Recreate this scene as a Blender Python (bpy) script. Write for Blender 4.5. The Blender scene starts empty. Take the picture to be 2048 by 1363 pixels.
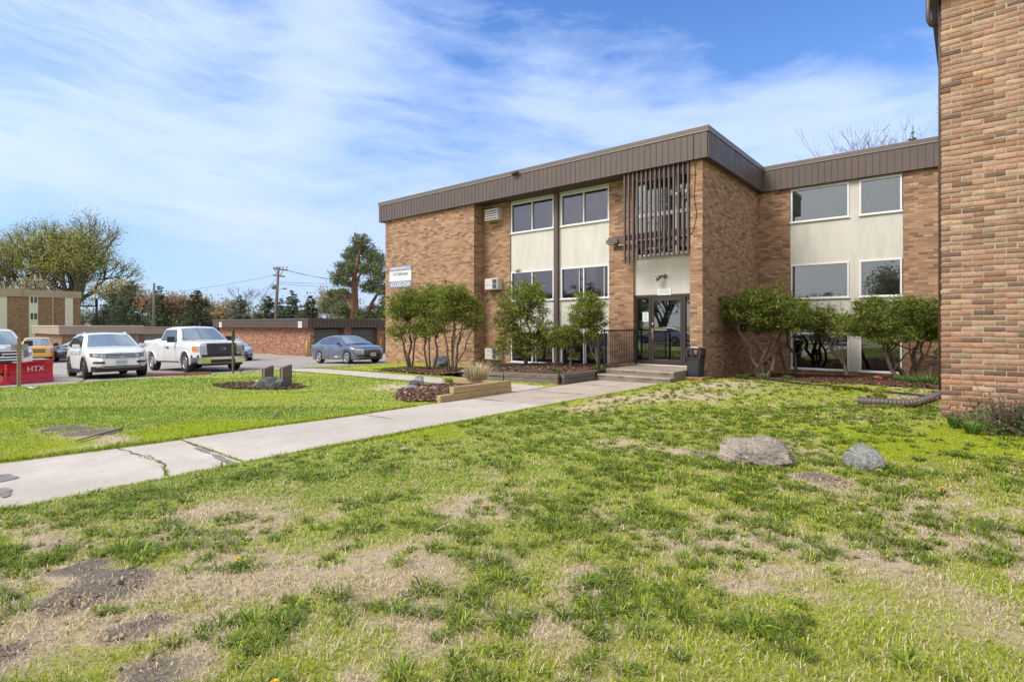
import bpy, math, random
import numpy as np
from mathutils import Vector, Matrix, Euler

SC = bpy.context.scene
COL = SC.collection
R = math.radians
rnd = random.Random(7)
nr = np.random.RandomState(11)

# ------------------------------------------------------------------ camera frame: world X runs along the facade, Y into the block
EYE = 1.52
FPX = 1091.0
YAW = R(40)
cY, sY = math.cos(YAW), math.sin(YAW)


def onY(px, Y):
    r = (px - 1024) / FPX
    d = Y / (sY * r + cY)
    return (r * cY - sY) * d


def zat(X, Y, py):
    d = -X * sY + Y * cY
    return EYE - (py - 651) * d / FPX


# ------------------------------------------------------------------ value noise (numpy)
_perm = np.random.RandomState(3).permutation(512)
_val = np.random.RandomState(4).rand(512)


def vnoise(x, y, seed=0):
    x = np.asarray(x, float) + seed * 17.3
    y = np.asarray(y, float) - seed * 9.7
    ix = np.floor(x).astype(int)
    iy = np.floor(y).astype(int)
    fx = x - ix
    fy = y - iy
    fx = fx * fx * (3 - 2 * fx)
    fy = fy * fy * (3 - 2 * fy)

    def hsh(a, b):
        return _val[_perm[(_perm[a & 511] + b) & 511]]
    return (hsh(ix, iy) * (1 - fx) + hsh(ix + 1, iy) * fx) * (1 - fy) + (hsh(ix, iy + 1) * (1 - fx) + hsh(ix + 1, iy + 1) * fx) * fy


def fbm(x, y, seed=0, oct=4):
    s = 0
    a = 0.5
    for k in range(oct):
        s = s + a * vnoise(x * 2 ** k, y * 2 ** k, seed + k * 5)
        a *= 0.5
    return s / (1 - 0.5 ** oct)


# ------------------------------------------------------------------ terrain
_hx = [-400, -75, -55, -38, -29, -25, -22.3, -21.75, -21.2, -20, -16, -12, -9, -6.5, -4, -1, 2, 60]
_hz = [-0.9, -0.95, -0.86, -0.80, -0.575, -0.44, -0.37, -0.33, -0.25, -0.20, -0.15, -0.12, -0.12, -0.08, 0.0, 0.09, 0.13, 0.2]


def hlot(X):
    return np.interp(X, [-400, -75, -55, -38, -29, -25, -21.5], [-0.95, -0.95, -0.86, -0.80, -0.575, -0.44, -0.35])


def h(X, Y):
    X = np.asarray(X, float)
    Y = np.asarray(Y, float)
    z = (np.interp(X - 0.5, _hx, _hz) + np.interp(X, _hx, _hz) * 2 + np.interp(X + 0.5, _hx, _hz)) / 4
    lawn = np.clip((X + 21.2) / 0.6, 0, 1)
    nearw = np.clip(np.minimum(np.abs(np.abs(X + 7.65) - 1.2), np.abs(np.abs(Y - 11.18) - .8) + 9 * (X > -7)) / .5, 0.25, 1)
    b = nearw * (fbm(X * 0.35, Y * 0.35, 2, 3) - 0.5) * 0.09 + (fbm(X * 1.7, Y * 1.7, 3, 2) - 0.5) * 0.035
    dp = np.minimum(np.abs(X + 7.6) - 1.3, 0) * 0  # flat where the walk lies
    onwalk = np.clip(1.24 - np.abs(X + 7.65), 0, 0.2) / 0.2
    onbr = np.clip(0.82 - np.abs(Y - 11.18), 0, 0.2) / 0.2 * (X < -7)
    flat = np.maximum(onwalk, onbr)
    dip = 0.25 * np.clip((Y - 16.4) / 4.5, 0, 1) * np.clip((X + 6.4) / .3, 0, 1) * np.clip((0.3 - X) / .6, 0, 1)
    z = z - dip
    return z + b * lawn * (1 - flat) - 0.09 * flat * lawn


def hz(X, Y):
    return float(h(X, Y))


def gp(px, py, lift=0.0):
    """ground point seen along a photo direction (march down to the terrain)"""
    r = (px - 1024) / FPX
    d = 3.0
    for k in range(60):
        xc = r * d
        X = xc * cY - d * sY
        Y = xc * sY + d * cY
        z = float(h(X, Y)) + lift
        d = 0.5 * d + 0.5 * (EYE - z) * FPX / (py - 651)
    return Vector((X, Y, z))


# ------------------------------------------------------------------ mesh builder
class MB:
    def __init__(s):
        s.v, s.f, s.mi, s.sm = [], [], [], []

    def add(s, verts, faces, m=0, smooth=False):
        o = len(s.v)
        s.v += [tuple(p) for p in verts]
        for f in faces:
            s.f.append([i + o for i in f])
            s.mi.append(m)
            s.sm.append(smooth)
        return s

    def box(s, x0, x1, y0, y1, z0, z1, m=0):
        return s.add([(x0, y0, z0), (x1, y0, z0), (x1, y1, z0), (x0, y1, z0), (x0, y0, z1), (x1, y0, z1), (x1, y1, z1), (x0, y1, z1)],
                     [(0, 3, 2, 1), (4, 5, 6, 7), (0, 1, 5, 4), (1, 2, 6, 5), (2, 3, 7, 6), (3, 0, 4, 7)], m)

    def obox(s, c, size, rot=(0, 0, 0), m=0):
        mt = Euler(rot).to_matrix()
        c = Vector(c)
        hx, hy, hz_ = size[0] / 2, size[1] / 2, size[2] / 2
        vs = [c + mt @ Vector((a * hx, b * hy, d * hz_)) for d in (-1, 1) for a, b in ((-1, -1), (1, -1), (1, 1), (-1, 1))]
        return s.add(vs, [(0, 3, 2, 1), (4, 5, 6, 7), (0, 1, 5, 4), (1, 2, 6, 5), (2, 3, 7, 6), (3, 0, 4, 7)], m)

    def beam(s, p, q, w, t, m=0, up=(0, 0, 1)):
        p, q = Vector(p), Vector(q)
        d = (q - p).normalized()
        sd = d.cross(Vector(up))
        if sd.length < 1e-4:
            sd = d.cross(Vector((0, 1, 0)))
        sd.normalize()
        u = sd.cross(d)
        vs = []
        for e in (p, q):
            for a, b in ((-1, -1), (1, -1), (1, 1), (-1, 1)):
                vs.append(e + sd * a * w / 2 + u * b * t / 2)
        return s.add(vs, [(3, 2, 1, 0), (4, 5, 6, 7), (0, 1, 5, 4), (1, 2, 6, 5), (2, 3, 7, 6), (3, 0, 4, 7)], m)

    def tube(s, pts, r, n=8, m=0, cap=True, smooth=True):
        pts = [Vector(p) for p in pts]
        if not hasattr(r, '__len__'):
            r = [r] * len(pts)
        vs, fs = [], []
        ref = Vector((0.31, 0.22, 0.92))
        for i, p in enumerate(pts):
            a = pts[max(i - 1, 0)]
            b = pts[min(i + 1, len(pts) - 1)]
            d = (b - a)
            d = d.normalized() if d.length > 1e-9 else Vector((0, 0, 1))
            x = d.cross(ref)
            if x.length < 0.05:
                x = d.cross(Vector((1, 0, 0)))
            x.normalize()
            y = d.cross(x)
            for k in range(n):
                t = 2 * math.pi * k / n
                vs.append(p + (x * math.cos(t) + y * math.sin(t)) * r[i])
        for i in range(len(pts) - 1):
            for k in range(n):
                k2 = (k + 1) % n
                fs.append((i * n + k, i * n + k2, (i + 1) * n + k2, (i + 1) * n + k))
        s.add(vs, fs, m, smooth)
        if cap:
            o = len(s.v) - len(vs)
            s.f.append([o + k for k in range(n)][::-1])
            s.mi.append(m)
            s.sm.append(False)
            e = o + (len(pts) - 1) * n
            s.f.append([e + k for k in range(n)])
            s.mi.append(m)
            s.sm.append(False)
        return s

    def lathe(s, prof, n=24, m=0, c=(0, 0, 0), axis='z', smooth=True):
        vs, fs = [], []
        for r_, z in prof:
            for k in range(n):
                t = 2 * math.pi * k / n
                a, b = r_ * math.cos(t), r_ * math.sin(t)
                p = (a, b, z) if axis == 'z' else ((a, z, b) if axis == 'y' else (z, a, b))
                vs.append((p[0] + c[0], p[1] + c[1], p[2] + c[2]))
        for i in range(len(prof) - 1):
            for k in range(n):
                k2 = (k + 1) % n
                fs.append((i * n + k, i * n + k2, (i + 1) * n + k2, (i + 1) * n + k))
        return s.add(vs, fs, m, smooth)

    def prism(s, poly, a0, a1, axis='y', m=0):
        """poly: 2D points; axis y: (x,z) extruded in y; axis z: (x,y) in z; axis x: (y,z) in x"""
        def P(p, a):
            return (p[0], a, p[1]) if axis == 'y' else ((p[0], p[1], a) if axis == 'z' else (a, p[0], p[1]))
        n = len(poly)
        vs = [P(p, a0) for p in poly] + [P(p, a1) for p in poly]
        fs = [tuple(range(n)), tuple(range(2 * n - 1, n - 1, -1))]
        for k in range(n):
            k2 = (k + 1) % n
            fs.append((k, k + n, k2 + n, k2))
        return s.add(vs, fs, m)

    def grid(s, rows, m=0, smooth=True):
        n = len(rows[0])
        vs = [p for r_ in rows for p in r_]
        fs = []
        for i in range(len(rows) - 1):
            for k in range(n - 1):
                fs.append((i * n + k, i * n + k + 1, (i + 1) * n + k + 1, (i + 1) * n + k))
        return s.add(vs, fs, m, smooth)

    def warp(s, fn):
        s.v = [fn(*p) for p in s.v]
        return s

    def build(s, name, mats, parent=None, world=False, bevel=0, label=None):
        if not isinstance(mats, (list, tuple)):
            mats = [mats]
        me = bpy.data.meshes.new(name)
        off = Vector((0, 0, 0))
        if world and parent is not None:
            q = parent
            while q is not None:
                off += q.location
                q = q.parent
        vs = [(p[0] - off.x, p[1] - off.y, p[2] - off.z) for p in s.v] if off.length else s.v
        me.from_pydata(vs, [], s.f)
        for mt in mats:
            me.materials.append(mt)
        me.polygons.foreach_set('material_index', s.mi)
        me.polygons.foreach_set('use_smooth', s.sm)
        me.update()
        o = bpy.data.objects.new(name, me)
        COL.objects.link(o)
        if parent is not None:
            o.parent = parent
        if bevel:
            b = o.modifiers.new('bevel', 'BEVEL')
            b.width = bevel
            b.segments = 2
            b.limit_method = 'ANGLE'
        if label:
            o['label'] = label
        return o


def np_mesh(name, verts, faces, mats, cols=None, parent=None, smooth=False):
    """fast mesh from arrays: faces (n,k) of one size k; cols (nverts,3)"""
    me = bpy.data.meshes.new(name)
    nv, nf, k = len(verts), len(faces), faces.shape[1]
    me.vertices.add(nv)
    me.vertices.foreach_set('co', np.ascontiguousarray(verts, np.float32).ravel())
    me.loops.add(nf * k)
    me.loops.foreach_set('vertex_index', np.ascontiguousarray(faces, np.int32).ravel())
    me.polygons.add(nf)
    me.polygons.foreach_set('loop_start', np.arange(0, nf * k, k, dtype=np.int32))
    me.polygons.foreach_set('loop_total', np.full(nf, k, np.int32))
    if smooth:
        me.polygons.foreach_set('use_smooth', np.ones(nf, bool))
    me.update(calc_edges=True)
    if cols is not None:
        at = me.attributes.new('tint', 'FLOAT_COLOR', 'POINT')
        c4 = np.ones((nv, 4), np.float32)
        c4[:, :3] = cols
        at.data.foreach_set('color', c4.ravel())
    for mt in (mats if isinstance(mats, (list, tuple)) else [mats]):
        me.materials.append(mt)
    o = bpy.data.objects.new(name, me)
    COL.objects.link(o)
    if parent is not None:
        o.parent = parent
    return o


def tag(o, label=None, cat=None, group=None, kind=None):
    if label:
        o['label'] = label
    if cat:
        o['category'] = cat
    if group:
        o['group'] = group
    if kind:
        o['kind'] = kind
    return o


def thing(name, label, cat, loc=(0, 0, 0), rz=0.0, group=None):
    o = bpy.data.objects.new(name, None)
    COL.objects.link(o)
    o.location = loc
    o.rotation_euler = (0, 0, rz)
    o.empty_display_size = 0.2
    return tag(o, label, cat, group)


def children(o):
    return [c for c in bpy.data.objects if c.parent == o]


def dup(root, loc, rz, label=None, group=None, scale=None):
    r_ = root.copy()
    COL.objects.link(r_)
    r_.location = loc
    r_.rotation_euler = (0, 0, rz)
    if scale:
        r_.scale = scale
    if label:
        r_['label'] = label
    if group:
        r_['group'] = group
    for ch in children(root):
        c = ch.copy()
        COL.objects.link(c)
        c.parent = r_
        for g in children(ch):
            d = g.copy()
            COL.objects.link(d)
            d.parent = c
    return r_


def text(body, size, loc, rot, mt, parent, name='lettering', ext=0.002, align='CENTER', world=True, squash=1.0, bold=0.0):
    cu = bpy.data.curves.new(name, 'FONT')
    cu.body = body
    cu.size = size
    cu.extrude = ext
    cu.offset = bold * size
    cu.align_x = align
    cu.align_y = 'CENTER'
    cu.resolution_u = 2
    tmp = bpy.data.objects.new('tmp_text', cu)
    COL.objects.link(tmp)
    dg = bpy.context.evaluated_depsgraph_get()
    me = bpy.data.meshes.new_from_object(tmp.evaluated_get(dg))
    bpy.data.objects.remove(tmp)
    bpy.data.curves.remove(cu)
    me.name = name
    me.transform(Matrix.Diagonal((squash, 1, 1, 1)))
    off = Vector((0, 0, 0))
    if world:
        q = parent
        while q is not None:
            off += q.location
            q = q.parent
    me.transform(Matrix.Translation(Vector(loc) - off) @ Euler(rot).to_matrix().to_4x4())
    me.materials.clear()
    me.materials.append(mt)
    o = bpy.data.objects.new(name, me)
    COL.objects.link(o)
    o.parent = parent
    return o


# ------------------------------------------------------------------ materials
def new_mat(name):
    m = bpy.data.materials.new(name)
    m.use_nodes = True
    nt = m.node_tree
    b = nt.nodes['Principled BSDF']
    return m, nt, b


def mth(nt, op, a, b=None, c=None, clamp=False):
    n = nt.nodes.new('ShaderNodeMath')
    n.operation = op
    n.use_clamp = clamp
    for i, x in enumerate((a, b, c)):
        if x is None:
            continue
        if isinstance(x, (int, float)):
            n.inputs[i].default_value = x
        else:
            nt.links.new(x, n.inputs[i])
    return n.outputs[0]


def mixc(nt, fac, a, b, mode='MIX'):
    n = nt.nodes.new('ShaderNodeMix')
    n.data_type = 'RGBA'
    n.blend_type = mode
    for sock, x in ((n.inputs[0], fac), (n.inputs[6], a), (n.inputs[7], b)):
        if isinstance(x, (int, float)):
            sock.default_value = x
        elif isinstance(x, tuple):
            sock.default_value = (*x[:3], 1)
        else:
            nt.links.new(x, sock)
    return n.outputs[2]


def ramp(nt, x, stops, mode='LINEAR'):
    n = nt.nodes.new('ShaderNodeValToRGB')
    n.color_ramp.interpolation = mode
    e = n.color_ramp.elements
    while len(e) < len(stops):
        e.new(0.5)
    for i, (p, c) in enumerate(stops):
        e[i].position = p
        e[i].color = (*c, 1) if isinstance(c, tuple) else (c, c, c, 1)
    nt.links.new(x, n.inputs[0])
    return n.outputs[0]


def noise(nt, vec, scale, detail=4, rough=0.55, dist=0.0):
    n = nt.nodes.new('ShaderNodeTexNoise')
    n.inputs['Scale'].default_value = scale
    n.inputs['Detail'].default_value = detail
    n.inputs['Roughness'].default_value = rough
    n.inputs['Distortion'].default_value = dist
    if vec is not None:
        nt.links.new(vec, n.inputs['Vector'])
    return n.outputs['Fac']


def pos(nt):
    return nt.nodes.new('ShaderNodeNewGeometry').outputs['Position']


def ocoord(nt):
    return nt.nodes.new('ShaderNodeTexCoord').outputs['Object']


def bump(nt, b, hgt, strength=0.3, dist=0.01):
    n = nt.nodes.new('ShaderNodeBump')
    n.inputs['Strength'].default_value = strength
    n.inputs['Distance'].default_value = dist
    nt.links.new(hgt, n.inputs['Height'])
    nt.links.new(n.outputs[0], b.inputs['Normal'])


def scl(nt, v, s):
    n = nt.nodes.new('ShaderNodeMapping')
    n.inputs['Scale'].default_value = s
    nt.links.new(v, n.inputs['Vector'])
    return n.outputs[0]


def M(name, col, rough=0.6, metal=0.0, vary=0.0, vscale=3.0, bmp=0.0, bscale=60.0, bdist=0.004, coat=0.0, spec=0.5, col2=None, wpos=False, stretch=None):
    m, nt, b = new_mat(name)
    b.inputs['Roughness'].default_value = rough
    b.inputs['Metallic'].default_value = metal
    b.inputs['Specular IOR Level'].default_value = spec
    if coat:
        b.inputs['Coat Weight'].default_value = coat
        b.inputs['Coat Roughness'].default_value = 0.04
    b.inputs['Base Color'].default_value = (*col, 1)
    v = None
    if vary or bmp:
        v = pos(nt) if wpos else ocoord(nt)
        if stretch:
            v = scl(nt, v, stretch)
    if vary:
        f = noise(nt, v, vscale, 6, 0.62)
        f = ramp(nt, f, [(0.28, 0.0), (0.72, 1.0)])
        c2 = col2 or tuple(max(0, c * (1 - vary)) for c in col)
        c1 = col if col2 else tuple(min(1, c * (1 + vary * 0.5)) for c in col)
        nt.links.new(mixc(nt, f, c1, c2), b.inputs['Base Color'])
    if bmp:
        bump(nt, b, noise(nt, v, bscale, 5, 0.6), bmp, bdist)
    return m


def tint_mat(name, transl=0.3, rough=0.6, spec=0.25):
    """leaf material coloured by the per-leaf 'tint' attribute"""
    m, nt, b = new_mat(name)
    a = nt.nodes.new('ShaderNodeAttribute')
    a.attribute_name = 'tint'
    b.inputs['Roughness'].default_value = rough
    b.inputs['Specular IOR Level'].default_value = spec
    nt.links.new(a.outputs['Color'], b.inputs['Base Color'])
    if transl:
        t = nt.nodes.new('ShaderNodeBsdfTranslucent')
        nt.links.new(a.outputs['Color'], t.inputs['Color'])
        mx = nt.nodes.new('ShaderNodeMixShader')
        mx.inputs[0].default_value = transl
        nt.links.new(b.outputs[0], mx.inputs[1])
        nt.links.new(t.outputs[0], mx.inputs[2])
        nt.links.new(mx.outputs[0], nt.nodes['Material Output'].inputs['Surface'])
    return m


def brick_mat(name, pal, mortar=(0.26, 0.225, 0.18), bw=0.254, rh=0.081, ms=0.007, mottle=0.35, bstr=0.9):
    """running-bond brick laid in world metres; pal: colour stops picked per brick"""
    m, nt, b = new_mat(name)
    g = nt.nodes.new('ShaderNodeNewGeometry')
    sp = nt.nodes.new('ShaderNodeSeparateXYZ')
    nt.links.new(g.outputs['Position'], sp.inputs[0])
    sn = nt.nodes.new('ShaderNodeSeparateXYZ')
    nt.links.new(g.outputs['True Normal'], sn.inputs[0])
    side = mth(nt, 'GREATER_THAN', mth(nt, 'ABSOLUTE', sn.outputs[0]), 0.5)
    u = mth(nt, 'ADD', mth(nt, 'MULTIPLY', sp.outputs[0], mth(nt, 'SUBTRACT', 1.0, side)), mth(nt, 'MULTIPLY', sp.outputs[1], side))
    wob = noise(nt, g.outputs['Position'], 9.0, 2)
    v = mth(nt, 'ADD', sp.outputs[2], mth(nt, 'MULTIPLY', mth(nt, 'SUBTRACT', wob, 0.5), 0.012))
    cb = nt.nodes.new('ShaderNodeCombineXYZ')
    nt.links.new(u, cb.inputs[0])
    nt.links.new(v, cb.inputs[1])
    bt = nt.nodes.new('ShaderNodeTexBrick')
    bt.offset = 0.5
    bt.inputs['Scale'].default_value = 1.0
    bt.inputs['Brick Width'].default_value = bw
    bt.inputs['Row Height'].default_value = rh
    bt.inputs['Mortar Size'].default_value = ms
    bt.inputs['Mortar Smooth'].default_value = 0.25
    bt.inputs['Color1'].default_value = (0, 0, 0, 1)
    bt.inputs['Color2'].default_value = (1, 1, 1, 1)
    bt.inputs['Mortar'].default_value = (0, 0, 0, 1)
    nt.links.new(cb.outputs[0], bt.inputs['Vector'])
    rb = nt.nodes.new('ShaderNodeSeparateColor')
    nt.links.new(bt.outputs['Color'], rb.inputs[0])
    c = ramp(nt, rb.outputs[0], pal)
    n1 = noise(nt, g.outputs['Position'], 38.0, 5, 0.7)
    c = mixc(nt, ramp(nt, n1, [(0.35, mottle), (0.68, 0.0)]), c, tuple(0.42 * x for x in pal[len(pal) // 2][1]))
    big = noise(nt, g.outputs['Position'], 0.55, 4, 0.6)
    c = mixc(nt, mth(nt, 'MULTIPLY', ramp(nt, big, [(0.42, 0.0), (0.75, 1.0)]), 0.28), c, (0.24, 0.145, 0.08))
    col = mixc(nt, bt.outputs['Fac'], c, mortar)
    nt.links.new(col, b.inputs['Base Color'])
    b.inputs['Roughness'].default_value = 0.9
    b.inputs['Specular IOR Level'].default_value = 0.2
    hgt = mth(nt, 'ADD', mth(nt, 'MULTIPLY', mth(nt, 'SUBTRACT', 1.0, bt.outputs['Fac']), 1.0), mth(nt, 'MULTIPLY', n1, 0.5))
    bump(nt, b, hgt, bstr, 0.012)
    return m


def glass_mat(name, tint=(0.75, 0.8, 0.82), thru=1.0, dark=(0.02, 0.022, 0.026), f0=0.09, refl=(0.95, 0.97, 1.0)):
    """window pane: reflects the surroundings, lets some light through"""
    m, nt, b = new_mat(name)
    nt.nodes.remove(b)
    fr = nt.nodes.new('ShaderNodeFresnel')
    fr.inputs['IOR'].default_value = 1.9
    gl = nt.nodes.new('ShaderNodeBsdfGlossy')
    gl.inputs['Roughness'].default_value = 0.015
    gl.inputs['Color'].default_value = (*refl, 1)
    tr = nt.nodes.new('ShaderNodeBsdfTransparent')
    tr.inputs['Color'].default_value = (*tint, 1)
    df = nt.nodes.new('ShaderNodeBsdfDiffuse')
    df.inputs['Color'].default_value = (*dark, 1)
    mx0 = nt.nodes.new('ShaderNodeMixShader')
    mx0.inputs[0].default_value = thru
    nt.links.new(df.outputs[0], mx0.inputs[1])
    nt.links.new(tr.outputs[0], mx0.inputs[2])
    mx = nt.nodes.new('ShaderNodeMixShader')
    nt.links.new(mth(nt, 'MULTIPLY', fr.outputs[0], f0 / 0.096, clamp=True), mx.inputs[0])
    nt.links.new(mx0.outputs[0], mx.inputs[1])
    nt.links.new(gl.outputs[0], mx.inputs[2])
    nt.links.new(mx.outputs[0], nt.nodes['Material Output'].inputs['Surface'])
    return m


PAL_MAIN = [(0.0, (0.175, 0.098, 0.064)), (0.2, (0.31, 0.17, 0.102)), (0.45, (0.405, 0.228, 0.134)), (0.7, (0.475, 0.278, 0.164)), (0.88, (0.56, 0.365, 0.225)), (1.0, (0.36, 0.158, 0.092))]
PAL_RED = [(0.0, (0.16, 0.07, 0.045)), (0.3, (0.34, 0.125, 0.07)), (0.6, (0.42, 0.17, 0.09)), (0.85, (0.50, 0.24, 0.13)), (1.0, (0.58, 0.38, 0.24))]
PAL_FAR = [(0.0, (0.13, 0.075, 0.05)), (0.4, (0.27, 0.15, 0.09)), (0.8, (0.36, 0.21, 0.13)), (1.0, (0.42, 0.27, 0.17))]
m_brick = brick_mat('orange_brown_brick', PAL_MAIN)
m_brick_red = brick_mat('red_garage_brick', PAL_RED, (0.33, 0.30, 0.27))
m_brick_far = brick_mat('far_brown_brick', PAL_FAR, (0.25, 0.22, 0.18))
m_stucco = M('cream_stucco', (0.60, 0.575, 0.52), 0.9, vary=0.13, vscale=1.6, stretch=(2.2, 2.2, .5), bmp=0.7, bscale=26, bdist=0.012, wpos=True, spec=0.2)
m_fascia = M('brown_metal_fascia', (0.108, 0.078, 0.068), 0.5, vary=0.16, vscale=1.3, wpos=True, spec=0.45)
m_coping = M('brown_metal_coping', (0.125, 0.098, 0.087), 0.42, vary=0.1, wpos=True)
m_soffit = M('dark_brown_soffit', (0.075, 0.052, 0.044), 0.6)
m_drip = M('pale_metal_edge', (0.30, 0.265, 0.24), 0.4)
m_roof = M('grey_gravel_roof', (0.2, 0.19, 0.18), 0.95, vary=0.3, vscale=20)
m_white = M('white_vinyl', (0.70, 0.70, 0.69), 0.35, vary=0.04, vscale=4)
m_whitep = M('white_metal', (0.66, 0.66, 0.64), 0.45, vary=0.08, vscale=6)
m_bronze = M('dark_bronze_metal', (0.055, 0.042, 0.038), 0.4, metal=0.3)
m_slat = M('brown_painted_slat', (0.105, 0.072, 0.064), 0.55, vary=0.15, vscale=5)
m_black = M('black_metal', (0.014, 0.014, 0.016), 0.4)
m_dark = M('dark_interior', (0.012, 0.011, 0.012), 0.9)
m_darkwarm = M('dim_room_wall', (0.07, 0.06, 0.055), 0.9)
m_glass = glass_mat('window_glass', (0.72, 0.77, 0.78), 1.0, f0=0.13)
m_glass_dark = glass_mat('screened_glass', (0.62, 0.59, 0.64), 0.75, (0.022, 0.020, 0.026), f0=0.06)
m_blind = M('grey_green_blind', (0.24, 0.275, 0.26), 0.7)
m_curt = M('pale_curtain', (0.45, 0.46, 0.47), 0.9)
m_purple = M('dark_purple_curtain', (0.06, 0.022, 0.045), 0.9)
m_red = M('red_cloth', (0.30, 0.02, 0.025), 0.85)
# ================================================================== SETTING: ground, paths, lot, beds, grass
def walkL(Y):
    return np.interp(Y, [-8, 0, 3, 6, 15], [-9.05, -8.98, -8.78, -8.66, -8.66])


def walkR(Y):
    return np.interp(Y, [-8, 0, 4, 9, 15], [-6.35, -6.45, -6.66, -6.62, -6.45])


def edge_wob(X, Y, amp=0.07, seed=9):
    return (fbm(X * 2.3, Y * 2.3, seed, 3) - 0.5) * 2 * amp


def in_walk(X, Y, grow=0.0):
    e = edge_wob(X, Y)
    a = (X > walkL(Y) - grow + e) & (X < walkR(Y) + grow + e) & (Y < 14.5)
    b = (Y > 10.45 - grow + e) & (Y < 11.9 + grow + e) & (X > -22.0) & (X < -8.6)
    return a | b


def poly_mask(X, Y, poly):
    inside = np.zeros(np.shape(X), bool)
    n = len(poly)
    for i in range(n):
        x1, y1 = poly[i]
        x2, y2 = poly[(i + 1) % n]
        c = ((y1 > Y) != (y2 > Y))
        inside ^= c & (X < (x2 - x1) * (Y - y1) / ((y2 - y1) if abs(y2 - y1) > 1e-9 else 1e-9) + x1)
    return inside


BED_LEFT = [(-17.3, 12.35), (-12.3, 12.25), (-10.3, 12.2), (-8.8, 12.55), (-8.75, 14.5), (-8.75, 16.9), (-14.3, 16.9), (-13.6, 14.9), (-15.3, 14.6), (-16.9, 14.0)]
BED_RIGHT = [(-6.1, 16.9), (-5.4, 16.35), (-3.6, 16.0), (-2.2, 15.7), (-0.4, 15.0), (-0.36, 21.9), (-6.1, 21.9)]
BED_PLANTER = [(-8.8, 7.9), (-8.78, 10.32), (-11.1, 10.3), (-11.3, 9.5), (-10.8, 8.6), (-10.0, 7.75), (-9.2, 7.35)]
BED_SIGN = [(-16.2, 6.2), (-15.0, 6.15), (-13.7, 6.9), (-13.4, 7.6), (-14.4, 7.95), (-15.8, 7.5), (-16.5, 6.8)]
BED_CORNER = [(-0.5, 10.72), (0.6, 10.0), (2.5, 9.7), (4.5, 9.8), (4.5, 10.7)]
BEDS = [BED_LEFT, BED_RIGHT, BED_PLANTER, BED_SIGN, BED_CORNER]


def in_bed(X, Y):
    e = edge_wob(X, Y, 0.16, 21)
    m = np.zeros(np.shape(X), bool)
    for b in BEDS:
        m |= poly_mask(X + e, Y + e, b)
    return m


SOIL = [(195, 1182, .25), (235, 1168, .18), (285, 1255, .20), (75, 1075, .15), (110, 1090, .14), (150, 1140, .16), (345, 1335, .2), (8, 1320, .2), (1640, 962, .28), (1380, 905, .28), (130, 858, .35), (185, 866, .4)]
BARE = [(1250, 800, 1.0), (1350, 790, 1.2), (1440, 768, 1.3), (1180, 815, .7), (790, 775, 1.1), (420, 1030, .55), (480, 1050, .5), (470, 1150, .5), (1250, 890, .6), (1500, 1080, .45), (1720, 1130, .5), (1900, 1060, .6), (160, 885, .7), (1160, 1250, .3), (800, 1150, .45), (1850, 1200, .4), (160, 1230, .4), (960, 1010, .5), (1830, 800, .8), (1560, 905, .45), (120, 758, 1.2)]
MOSS = [(1600, 860, 1.1), (1480, 850, .9), (1750, 875, .9), (1930, 880, .8), (120, 1320, .5), (40, 1000, .5), (180, 1050, .4), (60, 1200, .4), (980, 950, .4), (450, 860, 1.2), (60, 900, .8), (650, 840, 1.0)]
SPOTS = {}
for nm, lst in (('soil', SOIL), ('bare', BARE), ('moss', MOSS)):
    SPOTS[nm] = []
    for px, py, rad in lst:
        p = gp(px, py)
        SPOTS[nm].append((p.x, p.y, rad))


def spot(nm, X, Y):
    s = np.zeros(np.shape(X))
    for x, y, r_ in SPOTS[nm]:
        s = np.maximum(s, np.exp(-(((X - x) ** 2 + (Y - y) ** 2) / r_ ** 2) ** 1.5))
    return s


def strip_zone(X, Y):
    return np.clip((-1.6 - X) / 3.0, 0, 1) * np.clip((9.0 - Y) / 2.0, 0, 1) * np.clip((Y - .8) / 1.2, 0, 1) * (X > -8)


def zones(X, Y):
    """green cover, bare soil, bright moss"""
    n1 = fbm(X * 1.15, Y * 1.15, 1, 4)
    n2 = fbm(X * 3.1, Y * 3.1, 6, 3)
    n3 = fbm(X * 0.5, Y * 0.5, 14, 3)
    left = np.clip((-8.0 - X) / 0.8, 0, 1)
    n4 = fbm(X * 7.5, Y * 7.5, 61, 2)
    g_right = np.clip(0.79 + (n1 - 0.5) * 0.9 + (n2 - 0.5) * 1.5 + (n4 - 0.5) * 1.5 + (n3 - 0.5) * 0.5, 0.12, 1)
    g_left = np.clip(1.05 + (n1 - 0.5) * 0.8, 0.45, 1)
    near_walk = np.exp(-((X - walkR(Y)) / 0.7) ** 2) * (X > -8)
    # the strip between the walk and the middle of the lawn is the greenest
    strip = strip_zone(X, Y)
    g = g_right * (1 - left) + g_left * left
    g = np.clip(g + near_walk * 0.8 + strip * 0.45, 0, 1)
    bare = spot('bare', X, Y) * np.clip(0.55 + (n2 - 0.4) * 1.8, 0, 1)
    g = g * (1 - 0.9 * bare)
    soil = np.clip(spot('soil', X, Y) * (-0.25 + 2.3 * n2 + 1.6 * (n4 - .5)) * 1.2 - 0.14, 0, 1)
    g = g * (1 - soil)
    moss = np.clip(spot('moss', X, Y) * 1.1 * (0.4 + n2) + near_walk * 0.85 * np.clip((Y + 3) / 4, 0, 1) + (n3 - 0.62) * 3.5, 0, 1) * (1 - soil)
    lot_edge = np.clip((-20.6 - X) / 0.8, 0, 1)
    g = g * (1 - 0.5 * lot_edge * n2)
    return g, soil, moss


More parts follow.
